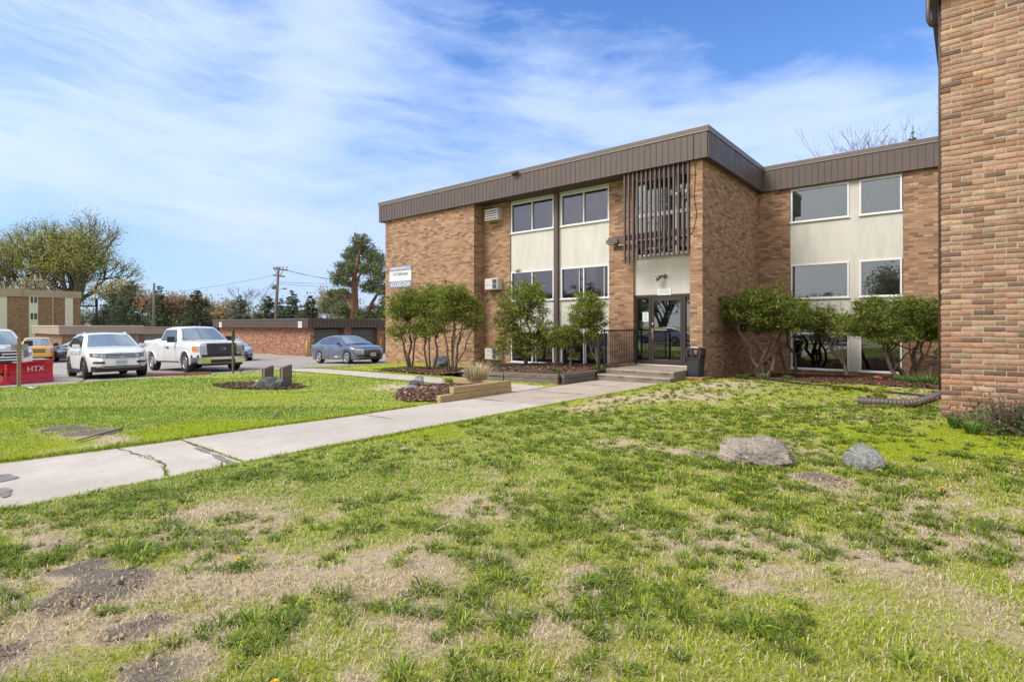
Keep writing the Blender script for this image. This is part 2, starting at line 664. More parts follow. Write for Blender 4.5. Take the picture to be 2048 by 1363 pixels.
# ---- the ground sheet
def ground_mat():
    m, nt, b = new_mat('lawn_soil')
    a = nt.nodes.new('ShaderNodeAttribute')
    a.attribute_name = 'tint'
    sp = nt.nodes.new('ShaderNodeSeparateColor')
    nt.links.new(a.outputs['Color'], sp.inputs[0])
    p = pos(nt)
    n1 = noise(nt, p, 55, 6, 0.7)
    n2 = noise(nt, scl(nt, p, (1, 2.3, 1)), 130, 3, 0.6)
    n3 = noise(nt, p, 7, 4, 0.6)
    straw = ramp(nt, n2, [(0.30, (0.13, 0.095, 0.06)), (0.40, (0.47, 0.365, 0.235)), (0.52, (0.70, 0.56, 0.38)), (0.68, (0.83, 0.70, 0.50))])
    straw = mixc(nt, ramp(nt, n3, [(0.40, 0.0), (0.7, 0.4)]), straw, (0.46, 0.35, 0.25))
    grn = ramp(nt, n1, [(0.25, (0.14, 0.165, 0.018)), (0.45, (0.35, 0.39, 0.034)), (0.7, (0.50, 0.52, 0.08))])
    mos = ramp(nt, n1, [(0.25, (0.19, 0.22, 0.014)), (0.6, (0.38, 0.44, 0.02)), (0.85, (0.47, 0.52, 0.035))])
    soil = ramp(nt, n1, [(0.28, (0.11, 0.085, 0.062)), (0.5, (0.30, 0.245, 0.185)), (0.75, (0.42, 0.35, 0.275))])

    def sharp(x, w=0.35):
        y = mth(nt, 'ADD', x, mth(nt, 'MULTIPLY', mth(nt, 'SUBTRACT', n1, 0.5), 1.2))
        return mth(nt, 'SMOOTH_MIN', mth(nt, 'MULTIPLY', mth(nt, 'SUBTRACT', y, 0.5 - w / 2), 1 / w, clamp=True), 1.0, 0.0)
    c = mixc(nt, mth(nt, 'MULTIPLY', sharp(sp.outputs[0]), 0.85), straw, grn)
    c = mixc(nt, sharp(sp.outputs[2]), c, mos)
    c = mixc(nt, sharp(sp.outputs[1]), c, soil)
    nt.links.new(c, b.inputs['Base Color'])
    b.inputs['Roughness'].default_value = 0.95
    b.inputs['Specular IOR Level'].default_value = 0.1
    clod = noise(nt, p, 24, 6, 0.75)
    hh = mth(nt, 'ADD', mth(nt, 'ADD', n1, mth(nt, 'MULTIPLY', n2, 0.6)), mth(nt, 'MULTIPLY', mth(nt, 'MULTIPLY', clod, sp.outputs[1]), 3.0))
    bump(nt, b, hh, 0.9, 0.025)
    return m


def axis_pts(lo, hi, fine, f0, f1, c0=6):
    a = list(np.arange(f0, f1 + fine * 0.5, fine))
    x, st = f1, fine
    while x < hi:
        st *= 1.35
        x += st
        a.append(min(x, hi))
    x, st = f0, fine
    while x > lo:
        st *= 1.35
        x -= st
        a.insert(0, max(x, lo))
    return np.array(a)


gx = axis_pts(-1500, 1500, 0.11, -23.0, 5.5)
gy = axis_pts(-1500, 1500, 0.11, -3.0, 17.0)
GX, GY = np.meshgrid(gx, gy, indexing='ij')
GZ = h(GX, GY) - 0.10 * np.clip((-21.75 - GX) / 0.35, 0, 1)
gz, gsoil, gmoss = zones(GX, GY)
GZ = GZ + gsoil * (fbm(GX * 5, GY * 5, 33, 4) - 0.42) * 0.12
n0, n1_ = GX.shape
idx = np.arange(n0 * n1_).reshape(n0, n1_)
fc = np.stack([idx[:-1, :-1], idx[1:, :-1], idx[1:, 1:], idx[:-1, 1:]], -1).reshape(-1, 4)
ground = np_mesh('ground', np.stack([GX, GY, GZ], -1).reshape(-1, 3), fc, ground_mat(), np.stack([gz, gsoil, gmoss], -1).reshape(-1, 3), smooth=True)
tag(ground, kind='structure')


# ---- asphalt lot
def lot_mat():
    m, nt, b = new_mat('worn_asphalt')
    p = pos(nt)
    n1 = noise(nt, p, 160, 3, 0.8)
    n2 = noise(nt, p, 0.7, 6, 0.65)
    c = ramp(nt, n1, [(0.25, (0.19, 0.16, 0.13)), (0.5, (0.36, 0.31, 0.26)), (0.8, (0.52, 0.455, 0.39))])
    c = mixc(nt, ramp(nt, n2, [(0.42, 0.0), (0.68, 0.45)]), c, (0.20, 0.18, 0.165))
    v = nt.nodes.new('ShaderNodeTexVoronoi')
    v.feature = 'DISTANCE_TO_EDGE'
    v.inputs['Scale'].default_value = 0.16
    d = nt.nodes.new('ShaderNodeVectorMath')
    d.operation = 'ADD'
    nz = nt.nodes.new('ShaderNodeTexNoise')
    nz.inputs['Scale'].default_value = 0.8
    nz.inputs['Detail'].default_value = 6
    nt.links.new(p, d.inputs[0])
    nt.links.new(scl(nt, nz.outputs['Color'], (2.2, 2.2, 0)), d.inputs[1])
    nt.links.new(d.outputs[0], v.inputs['Vector'])
    ck = ramp(nt, v.outputs['Distance'], [(0.003, 1.0), (0.008, 0.0)])
    c = mixc(nt, ck, c, (0.03, 0.028, 0.026))
    nt.links.new(c, b.inputs['Base Color'])
    b.inputs['Roughness'].default_value = 0.9
    bump(nt, b, n1, 0.5, 0.006)
    return m


lx = np.concatenate([np.linspace(-95, -30, 40), np.linspace(-29, -21.9, 40)])
ly = np.linspace(-45, 90, 220)
LX, LY = np.meshgrid(lx, ly, indexing='ij')
LX2 = LX.copy()
LX2[-1, :] = -21.72 + (fbm(LY[-1, :] * 0.8, LY[-1, :] * 0, 5, 3) - 0.5) * 0.5
LZ = hlot(LX2) + (fbm(LX2 * 0.3, LY * 0.3, 8, 3) - 0.5) * 0.05
a0, a1 = LX.shape
idx = np.arange(a0 * a1).reshape(a0, a1)
fc = np.stack([idx[:-1, :-1], idx[1:, :-1], idx[1:, 1:], idx[:-1, 1:]], -1).reshape(-1, 4)
lot = np_mesh('parking_lot', np.stack([LX2, LY, LZ], -1).reshape(-1, 3), fc, lot_mat(), smooth=True)
tag(lot, kind='structure')


def lotz(X, Y):
    return float(hlot(X) + (fbm(np.array(X) * 0.3, np.array(Y) * 0.3, 8, 3) - 0.5) * 0.05)


# ---- concrete walks: slabs with open joints
def concrete_mat(name, c0, c1, tan=0.0):
    m, nt, b = new_mat(name)
    p = pos(nt)
    n1 = noise(nt, p, 220, 3, 0.7)
    n2 = noise(nt, p, 1.6, 6, 0.65)
    n3 = noise(nt, p, 14, 5, 0.65)
    c = mixc(nt, ramp(nt, n2, [(0.35, 0.0), (0.7, 1.0)]), c0, c1)
    c = mixc(nt, ramp(nt, n1, [(0.3, 0.35), (0.55, 0.0)]), c, (0.22, 0.19, 0.16))
    c = mixc(nt, ramp(nt, n3, [(0.56, 0.0), (0.68, 0.4)]), c, (0.26, 0.22, 0.17))
    sl = noise(nt, scl(nt, p, (.35, .33, .3)), 1.0, 2)
    c = mixc(nt, ramp(nt, sl, [(0.42, 0.0), (0.58, 0.35)]), c, tuple(.72 * q_ for q_ in c0))
    n5 = noise(nt, p, 4.5, 8, .75, 1.5)
    c = mixc(nt, ramp(nt, n5, [(0.30, .45), (0.42, 0.0)]), c, (.30, .26, .21))
    nt.links.new(c, b.inputs['Base Color'])
    b.inputs['Roughness'].default_value = 0.85
    b.inputs['Specular IOR Level'].default_value = 0.3
    bump(nt, b, n1, 0.35, 0.003)
    return m


m_conc = concrete_mat('pale_concrete', (0.49, 0.43, 0.36), (0.60, 0.54, 0.465))
m_conc_tan = concrete_mat('tan_stained_concrete', (0.40, 0.325, 0.25), (0.52, 0.445, 0.36))
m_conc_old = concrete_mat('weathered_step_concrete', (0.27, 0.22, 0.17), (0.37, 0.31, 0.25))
m_riser = concrete_mat('dark_step_riser', (0.17, 0.145, 0.115), (0.26, 0.225, 0.18))  # darker concrete for the risers and slab ends


def wz(X, Y):
    return float(np.interp(X, _hx, _hz)) + 0.0


walk = MB()
joints = [-8, -5.6, -3.0, -0.2, 2.98, 5.95, 8.9, 11.0, 13.0, 14.42]
for i in range(len(joints) - 1):
    y0, y1 = joints[i] + 0.008, joints[i + 1] - 0.008
    sink = -0.035 if y1 < 3.2 else 0.0
    tilt = rnd.uniform(-0.006, 0.006)
    mt = 0 if y1 < 8.95 else 1
    nseg = 6
    top = []
    for k in range(nseg + 1):
        y = y0 + (y1 - y0) * k / nseg
        xl, xr = float(walkL(y)), float(walkR(y))
        top.append([(xl + (xr - xl) * t, y, -0.098 + sink + tilt * (k / nseg - 0.5) + 0.004 * math.sin(y * 2 + t * 3) + (-0.03 * (1 - t) if y1 > 3.2 else 0.0)) for t in (0, 0.25, 0.5, 0.75, 1)])
    walk.grid([r_[::-1] for r_ in top], mt)
    for edge, flip in ((top[0], 0), (top[-1], 1), ([r_[0] for r_ in top], 1), ([r_[-1] for r_ in top], 0)):
        low = [(x, y, z - 0.13) for x, y, z in edge]
        walk.grid([edge, low] if flip else [low, edge], mt, False)
bj = [-22.0, -20.4, -18.7, -17.0, -15.3, -13.6, -11.9, -10.3, -8.72]
for i in range(len(bj) - 1):
    x0, x1 = bj[i] + 0.006, bj[i + 1] - 0.006
    top = []
    for k in range(5):
        x = x0 + (x1 - x0) * k / 4
        z = float((np.interp(x - .5, _hx, _hz) + 2 * np.interp(x, _hx, _hz) + np.interp(x + .5, _hx, _hz)) / 4) - 0.004
        if x > -9.5:
            z = min(z, -0.125)
        top.append([(x, 10.47, z), (x, 11.2, z), (x, 11.88, z)])
    walk.grid(top, 0)
    for edge, flip in ((top[0], 0), (top[-1], 1), ([r_[0] for r_ in top], 1), ([r_[-1] for r_ in top], 0)):
        low = [(x, y, z - 0.13) for x, y, z in edge]
        walk.grid([low, edge] if flip else [edge, low], 0, False)
wk = walk.build('path', [m_conc, m_conc_tan])
tag(wk, kind='structure')

# thin dark joints filled with soil and weeds, a crack, wet patches
m_wet = M('wet_dark_concrete', (0.235, 0.20, 0.165), 0.6, vary=0.6, vscale=9)
m_crack = M('soil_filled_crack', (0.115, 0.10, 0.06), 0.95, vary=0.5, vscale=30)
cr = MB()


def crack(pts, w, z, seed):
    q = random.Random(seed)
    rows = []
    for i in range(len(pts) - 1):
        for k in range(8):
            t = k / 8
            x = pts[i][0] * (1 - t) + pts[i + 1][0] * t + q.uniform(-.025, .025)
            y = pts[i][1] * (1 - t) + pts[i + 1][1] * t + q.uniform(-.025, .025)
            ww = w * q.uniform(0.5, 1.5)
            rows.append([(x, y - ww, z), (x, y + ww, z)])
    cr.grid(rows, 0)


crack([(-8.8, 2.2), (-7.9, 2.35), (-7.35, 2.3), (-6.75, 2.15)], 0.009, -0.128, 1)
crack([(-8.78, 2.96), (-6.6, 2.97)], 0.014, -0.129, 2)
crack([(-8.68, 5.95), (-6.64, 5.95)], 0.011, -0.112, 3)
crack([(-8.66, 8.9), (-6.62, 8.9)], 0.010, -0.112, 4)
crack([(-8.66, 11.0), (-6.55, 11.0)], 0.010, -0.108, 5)
crack([(-8.66, 13.0), (-6.5, 13.0)], 0.010, -0.106, 6)
crack([(-8.95, -.2), (-6.46, -.2)], 0.010, -0.128, 7)
co = cr.build('crack_filling', m_crack)
tag(co, kind='structure')


def blob(cx_, cy_, rx, ry, seed, z, rot=0.0, n=40):
    pts = []
    for k in range(n):
        t = 2 * math.pi * k / n
        q = 1 + 0.55 * (float(fbm(np.array(2 + 1.3 * math.cos(t)), np.array(2 + 1.3 * math.sin(t)), seed, 3)) - 0.5) * 2
        x, y = rx * q * math.cos(t), ry * q * math.sin(t)
        pts.append((cx_ + x * math.cos(rot) - y * math.sin(rot), cy_ + x * math.sin(rot) + y * math.cos(rot), z))
    return pts


pud = MB()
for cx_, cy_, rx, ry, sd, rt in ((-7.05, 2.87, .34, .055, 3, -0.02), (-7.75, 2.90, .3, .03, 4, 0.0)):
    b_ = blob(cx_, cy_, rx, ry, sd, -0.1275, rt)
    pud.add(b_, [tuple(range(len(b_)))], 0)
for px, py, rx, ry, sd in ((4, 968, .22, .12, 5), (2, 996, .18, .08, 6)):
    q = gp(px, py, 0.0)
    b_ = blob(q.x, q.y, rx, ry, sd, -0.1275)
    pud.add(b_, [tuple(range(len(b_)))], 0)
po = pud.build('puddle_water', m_wet)
tag(po, kind='structure')


# ---- mulch beds: a sheet of shredded bark with loose chips
def mulch_mat():
    m, nt, b = new_mat('shredded_bark')
    p = pos(nt)
    n1 = noise(nt, scl(nt, p, (1, 1.7, 1)), 60, 5, 0.75)
    n2 = noise(nt, p, 1.1, 4)
    c = ramp(nt, n1, [(0.3, (0.022, 0.012, 0.008)), (0.5, (0.095, 0.048, 0.030)), (0.72, (0.22, 0.125, 0.08))])
    c = mixc(nt, ramp(nt, n2, [(0.4, 0.0), (0.7, 0.45)]), c, (0.20, 0.15, 0.10))
    nt.links.new(c, b.inputs['Base Color'])
    b.inputs['Roughness'].default_value = 0.95
    bump(nt, b, n1, 1.0, 0.03)
    return m


m_mulch = mulch_mat()
m_chip = tint_mat('bark_chip', 0.0, 0.9)


def bed_z(X, Y, k):
    z = h(X, Y) + 0.03
    if k == 0:      # terraced bed behind the weathered timbers
        z = np.maximum(z, -0.11 + np.clip((X + 13.6) / 1.6, 0, 1) * 0.20 + np.clip((Y - 12.6) / 3.5, 0, 1) * 0.04)
    if k == 2:      # heaped planter
        z = z + np.clip(1.0 - np.hypot((X + 9.6) / 1.9, (Y - 9.3) / 1.5), 0, 1) ** 0.6 * 0.13 + np.clip((X + 10.2) / 0.8, 0, 1) * np.clip((Y - 8.0) / 0.6, 0, 1) * 0.05
    return z + (fbm(X * 6, Y * 6, 40, 3) - 0.5) * 0.05


chipv, chipf, chipc = [], [], []
for k, poly in enumerate(BEDS):
    xs = [p[0] for p in poly]
    ys = [p[1] for p in poly]
    st = 0.09
    bx, by = np.meshgrid(np.arange(min(xs) - .2, max(xs) + .2, st), np.arange(min(ys) - .2, max(ys) + .2, st), indexing='ij')
    e = edge_wob(bx, by, 0.16, 21) * (0.3 if k == 0 else 1)
    ins = poly_mask(bx + e, by + e, poly)
    bz = bed_z(bx, by, k)
    i0 = sum(len(v) for v in chipv)
    a0, a1 = bx.shape
    idx = np.arange(a0 * a1).reshape(a0, a1)
    cell = ins[:-1, :-1] & ins[1:, :-1] & ins[1:, 1:] & ins[:-1, 1:]
    f_ = np.stack([idx[:-1, :-1], idx[1:, :-1], idx[1:, 1:], idx[:-1, 1:]], -1)[cell]
    o = np_mesh('mulch', np.stack([bx, by, bz], -1).reshape(-1, 3), f_, m_mulch, smooth=True)
    tag(o, kind='stuff')
    n = int(cell.sum() * st * st * (620 if k in (2, 3) else 330))
    px_ = nr.uniform(min(xs), max(xs), n * 2)
    py_ = nr.uniform(min(ys), max(ys), n * 2)
    ok = poly_mask(px_ + nr.normal(0, .06, n * 2), py_ + nr.normal(0, .06, n * 2), poly)
    px_, py_ = px_[ok], py_[ok]
    n = len(px_)
    pz_ = bed_z(px_, py_, k) + 0.006
    az = nr.uniform(0, 2 * np.pi, n)
    L = nr.uniform(.012, .034, n) * (.75 if k == 1 else 1)
    W = nr.uniform(.004, .010, n) * (.75 if k == 1 else 1)
    tl = nr.normal(0, .35, n)
    dx, dy, dz = np.cos(az) * np.cos(tl), np.sin(az) * np.cos(tl), np.sin(tl)
    sx, sy_ = -np.sin(az), np.cos(az)
    c_ = np.stack([px_, py_, pz_], -1)
    D = np.stack([dx * L, dy * L, dz * L], -1)
    S = np.stack([sx * W, sy_ * W, nr.normal(0, .006, n)], -1)
    vv = np.stack([c_ - D - S, c_ + D - S, c_ + D + S, c_ - D + S], 1).reshape(-1, 3)
    chipv.append(vv)
    base = np.array([[.05, .026, .018], [.12, .06, .036], [.19, .105, .065], [.29, .20, .13], [.40, .31, .22]])
    cc = base[nr.choice(5, n, p=[.30, .36, .22, .09, .03])] * nr.uniform(.7, 1.2, (n, 1)) * ((1, .82, .8) if k == 1 else ((1.5, 1.55, 1.6) if k == 2 else (1.15, 1.15, 1.15)))
    chipc.append(np.repeat(cc, 4, 0))
vv = np.concatenate(chipv)
ff = np.arange(len(vv)).reshape(-1, 4)
o = np_mesh('bark_mulch', vv, ff, m_chip, np.concatenate(chipc))
tag(o, kind='stuff')

# ---- grass: blades of four kinds in one sheet of ground cover
m_grass = tint_mat('grass_blade', 0.35, 0.5, 0.3)


def blades(P, az, H, W, lean, col):
    """P (n,3); returns verts, tris, colours"""
    n = len(P)
    dx, dy = np.cos(az), np.sin(az)
    S = np.stack([-dy, dx, np.zeros(n)], -1) * (W / 2)[:, None]
    out = np.stack([dx, dy, np.zeros(n)], -1)
    up = np.array([0, 0, 1.0])
    mid = P + out * (H * lean * 0.42)[:, None] + up * (H * 0.62 * np.sqrt(np.clip(1 - lean * lean * 0.5, 0.05, 1)))[:, None]
    tip = P + out * (H * lean)[:, None] + up * (H * np.sqrt(np.clip(1 - lean * lean, 0.02, 1)))[:, None]
    V = np.stack([P - S, P + S, mid - S * .8, mid + S * .8, tip], 1).reshape(-1, 3)
    b = np.arange(n)[:, None] * 5
    F = np.concatenate([b + np.array([0, 1, 3]), b + np.array([0, 3, 2]), b + np.array([2, 3, 4])], 0)
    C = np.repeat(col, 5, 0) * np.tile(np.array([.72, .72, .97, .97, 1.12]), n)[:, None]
    return V, F, C


def wedge(n, d0, d1):
    """even scatter over the strip of lawn between two distances, wide enough to step aside"""
    d = nr.uniform(d0, d1, n * 2)
    d = d[nr.rand(n * 2) < (.98 * d + 1.5) / (.98 * d1 + 1.5)][:n]
    xc = nr.uniform(-1, 1, len(d)) * (.98 * d + 1.5)
    return xc * cY - d * sY, xc * sY + d * cY, d


def on_lawn(X, Y, grow=0.0):
    ok = ~in_walk(X, Y, grow) & (X > -21.9)
    ok &= ~((X > -21.8) & (X < -15.7) & (Y > 16.2)) & ~((X > -15.8) & (X < -6.2) & (Y > 16.8)) & ~((X > -6.3) & (Y > 21.8)) & ~((X > -0.4) & (Y > 10.6))
    ok &= ~((X > -8.8) & (X < -6.35) & (Y > 14.3))
    return ok


GV, GF, GC = [], [], []
_go = 0


def push(V, F, C):
    global _go
    GV.append(V)
    GF.append(F + _go)
    GC.append(C)
    _go += len(V)


def pal(n, cols, p):
    a = np.array(cols)
    return a[nr.choice(len(cols), n, p=p)] * nr.uniform(.75, 1.25, (n, 1))


GREEN = [(.33, .40, .028), (.39, .47, .038), (.45, .50, .07), (.24, .32, .026)]
DARKG = [(.115, .17, .018), (.165, .235, .026), (.225, .30, .038)]
MOSSC = [(.36, .45, .02), (.44, .52, .026), (.29, .40, .024)]
STRAW = [(.74, .60, .37), (.62, .485, .285), (.84, .71, .48), (.38, .28, .165)]

# fine short grass
for (d0, d1, n) in ((0.7, 3.2, 95000), (3.2, 6, 105000), (6, 11, 115000), (11, 18, 82000), (18, 31, 60000)):
    X, Y, d = wedge(n, d0, d1)
    g, so_, mo = zones(X, Y)
    keep = on_lawn(X, Y) & (nr.rand(n) < np.clip(g * 1.05, .22, 1) ** 1.2 * (1 - .9 * so_)) & (~in_bed(X, Y) | (nr.rand(n) < .02))
    X, Y, d, mo, g = X[keep], Y[keep], d[keep], mo[keep], g[keep]
    n = len(X)
    P = np.stack([X, Y, h(X, Y) - .005], -1)
    lf = np.where(X < -8, 1.0, 0.0)
    H = nr.uniform(.018, .048, n) * (1 + .15 * lf) * (1 + d * .012) * np.where(mo > .4, .6, 1)
    W = nr.uniform(.003, .0062, n) * (1 + np.maximum(d - 2, 0) * .20)
    c = pal(n, GREEN, [.3, .4, .2, .1])
    cm = pal(n, MOSSC, [.4, .35, .25])
    mm = (mo * 1.1 > nr.rand(n))
    c[mm] = cm[mm]
    drow = (nr.rand(n) < (.10 + .25 * (1 - g)) * (1 - .6 * lf))
    c[drow] = pal(int(drow.sum()), STRAW, [.4, .3, .2, .1])
    ln = nr.uniform(.2, .92, n)
    ln[drow] = nr.uniform(.9, .99, int(drow.sum()))
    cool = np.maximum(lf, .75 * strip_zone(X, Y)) * np.where(mm | drow, .3, 1)
    c *= np.stack([1 - .42 * cool, 1 - .20 * cool, 1 - .05 * cool], -1)
    big = fbm(X * .9, Y * .9, 51, 3)
    c *= (0.72 + .56 * big)[:, None]
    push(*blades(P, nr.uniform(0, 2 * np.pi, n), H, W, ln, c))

# straw lying flat
for (d0, d1, n) in ((0.7, 3.2, 56000), (3.2, 6, 56000), (6, 11, 48000), (11, 17, 22000)):
    X, Y, d = wedge(n, d0, d1)
    g, so_, mo = zones(X, Y)
    keep = on_lawn(X, Y, .05) & (X > -8.2) & (nr.rand(n) < np.clip(1.1 - g * .85, .1, 1) * (1 - .45 * so_) * (1 - .6 * mo))
    X, Y, d = X[keep], Y[keep], d[keep]
    n = len(X)
    P = np.stack([X, Y, h(X, Y) + nr.uniform(0, .012, n)], -1)
    H = nr.uniform(.02, .06, n)
    W = nr.uniform(.002, .0042, n) * (1 + np.maximum(d - 2, 0) * .2)
    push(*blades(P, nr.uniform(0, 2 * np.pi, n), H, W, nr.uniform(.96, .999, n), pal(n, STRAW, [.38, .3, .22, .10])))

# spreading dark tufts: blades radiating from a crown
for (d0, d1, nt_, per) in ((0.8, 3.2, 1450, 50), (3.2, 6.0, 2300, 36), (6.0, 10, 2200, 24), (10, 16, 1050, 16)):
    X, Y, d = wedge(nt_ * 3, d0, d1)
    q = fbm(X * .8, Y * .8, 71, 2) * .35 + fbm(X * 2.6, Y * 2.6, 73, 2) * .65
    g, so_, mo = zones(X, Y)
    sc = q + (g - .5) * .15 + nr.uniform(-.22, .22, len(X)) - so_ * 1.2 - mo * .3 - .12 * np.clip((X + 2.5) / 2, 0, 1) * np.clip((Y - 3.0) / 2, 0, 1) - .25 * strip_zone(X, Y)
    ok = on_lawn(X, Y, .08) & (X > -8.2) & ~in_bed(X, Y)
    sc[~ok] = -9
    sel = np.argsort(-sc)[:nt_]
    sel = sel[sc[sel] > 0.1]
    X, Y, d = X[sel], Y[sel], d[sel]
    R0 = np.clip(np.exp(nr.normal(-3.05, .42, len(X))), .018, .11) * (1 + .02 * d)
    n = len(X) * per
    az = nr.uniform(0, 2 * np.pi, n)
    rr = np.repeat(R0, per)
    off = nr.uniform(0, .55, n) * rr
    bx, by = np.repeat(X, per) + np.cos(az) * off, np.repeat(Y, per) + np.sin(az) * off
    P = np.stack([bx, by, h(bx, by) - .004], -1)
    H = rr * nr.uniform(.6, 1.2, n)
    dd = np.repeat(d, per)
    W = nr.uniform(.0045, .008, n) * (1 + np.maximum(dd - 3, 0) * .16)
    tone = np.repeat(nr.uniform(.75, 1.3, len(X)), per)[:, None]
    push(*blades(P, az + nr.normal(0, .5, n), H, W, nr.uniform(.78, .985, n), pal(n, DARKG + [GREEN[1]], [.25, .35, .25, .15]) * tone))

# ragged fringe along the walks
for (x0, x1, y0, y1, n, side) in ((0, 0, -6, 14.2, 11000, 'r'), (0, 0, -6, 10.3, 9000, 'l'), (-21.6, -9, 10.4, 0, 3500, 'b'), (-21.6, -12, 11.95, 0, 3000, 'b')):
    if side == 'r':
        Y = nr.uniform(y0, y1, n)
        X = walkR(Y) + np.abs(nr.normal(0, .07, n)) - .025
    elif side == 'l':
        Y = nr.uniform(y0, y1, n)
        X = walkL(Y) - np.abs(nr.normal(0, .07, n)) + .01
    else:
        X = nr.uniform(x0, x1, n)
        Y = y0 + (nr.normal(0, .05, n))
    d = -X * sY + Y * cY
    ok = ~in_bed(X, Y)
    if side == 'l':
        ok &= (Y < 7.3)
    X, Y, d = X[ok], Y[ok], d[ok]
    n = len(X)
    P = np.stack([X, Y, h(X, Y)], -1)
    P[:, 2] = np.maximum(P[:, 2], -.125 if side != 'b' else -9)
    push(*blades(P, nr.uniform(0, 2 * np.pi, n), nr.uniform(.03, .07, n), nr.uniform(.004, .007, n) * (1 + np.maximum(d - 3, 0) * .12), nr.uniform(.3, .9, n),
                 pal(n, MOSSC + GREEN[:2], [.22, .22, .16, .2, .2])))
# sprigs rooted in the joints and the crack
jx, jy = [], []
for (xa, ya, xb, yb, n) in ((-8.78, 2.97, -6.6, 2.97, 160), (-8.8, 2.2, -7.35, 2.32, 60), (-7.35, 2.3, -6.75, 2.15, 90), (-8.66, 5.95, -6.64, 5.95, 70), (-8.6, 8.9, -6.6, 8.9, 60), (-8.6, 11, -6.6, 11, 50)):
    t = nr.rand(n) ** .6
    jx.append(xa + (xb - xa) * t)
    jy.append(ya + (yb - ya) * t + nr.normal(0, .012, n))
X, Y = np.concatenate(jx), np.concatenate(jy)
n = len(X)
P = np.stack([X, Y, np.full(n, -.132)], -1)
push(*blades(P, nr.uniform(0, 6.28, n), nr.uniform(.015, .04, n), nr.uniform(.006, .012, n), nr.uniform(.4, .95, n), pal(n, MOSSC + DARKG[:2], [.15, .2, .25, .2, .2])))
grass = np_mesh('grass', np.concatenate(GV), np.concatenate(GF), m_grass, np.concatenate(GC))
tag(grass, kind='stuff')
del GV, GF, GC

# crumbs of loose soil on the bare patches
cv, cf, cc_ = [], [], []
X, Y, d = wedge(60000, 1.5, 14)
g, so_, mo = zones(X, Y)
kp = (so_ > .25) & (nr.rand(len(X)) < so_) & on_lawn(X, Y, .1)
X, Y = X[kp][:5000], Y[kp][:5000]
n = len(X)
r_ = nr.uniform(.004, .016, n) * (1 + (nr.rand(n) < .05))
O = np.array([[1, 0, 0], [0, 1, 0], [-1, 0, 0], [0, -1, 0], [0, 0, .9], [0, 0, -.6]])
T = np.array([[0, 1, 4], [1, 2, 4], [2, 3, 4], [3, 0, 4], [1, 0, 5], [2, 1, 5], [3, 2, 5], [0, 3, 5]])
P = np.stack([X, Y, h(X, Y) + .004 + so_[kp][:5000] * .01], -1)
V = P[:, None] + O[None] * r_[:, None, None] * nr.uniform(.6, 1.3, (n, 6, 3))
F = (np.arange(n)[:, None, None] * 6 + T[None]).reshape(-1, 3)
C = np.repeat(pal(n, [(.30, .245, .185), (.20, .16, .12), (.40, .33, .26)], [.4, .4, .2]), 6, 0)
o = np_mesh('loose_soil', V.reshape(-1, 3), F, m_chip, C)
tag(o, kind='stuff')
# ================================================================== THE APARTMENT BLOCK
XL, XR = -21.73, -6.19           # ends of the front block
YF = 16.34                       # its front face
YM = 16.95                       # recessed middle bay
YD = 17.12                       # door plane
YW = 21.97                       # face of the rear wing
ZF, ZT = 6.55, 7.5               # fascia
bld = thing('apartment_building', 'tan brick three storey flat roofed apartment block with brown metal fascia and glass entrance', 'building', (-14, 17, 0))
b = MB()
b.box(XL, -15.77, YF, 30, -1.2, ZF + .2)                 # windowless left block
b.box(-15.77, -14.32, YM, 17.4, -1.2, ZF + .2)           # brick beside the windows
b.box(-9.75, -8.81, YM, 17.4, -1.2, ZF + .2)             # pier left of the door
b.box(-6.58, XR, YF, 22.4, -1.2, ZF + .2)                # pier and side wall right of the door
b.box(XR, -5.07, YW, 22.6, -1.2, ZF + .2)                # rear wing
b.box(-1.68, 4.0, YW, 22.6, -1.2, ZF + .2)
b.box(-5.07, -1.68, YW + .02, 22.3, -1.2, -.06)          # brick below the low windows
b.box(-14.32, -9.75, YM + .03, 17.3, -1.2, .04)
b.build('brick_wall', m_brick, bld, True)
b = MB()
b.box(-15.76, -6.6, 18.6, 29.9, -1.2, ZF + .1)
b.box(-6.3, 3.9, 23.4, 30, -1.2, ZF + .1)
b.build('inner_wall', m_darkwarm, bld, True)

m_frame = m_white
gl_red = glass_mat('red_tinted_glass', (0.5, 0.42, 0.45), 0.7, (0.03, 0.02, 0.024), f0=0.06)  # pane glass with a slight red tint


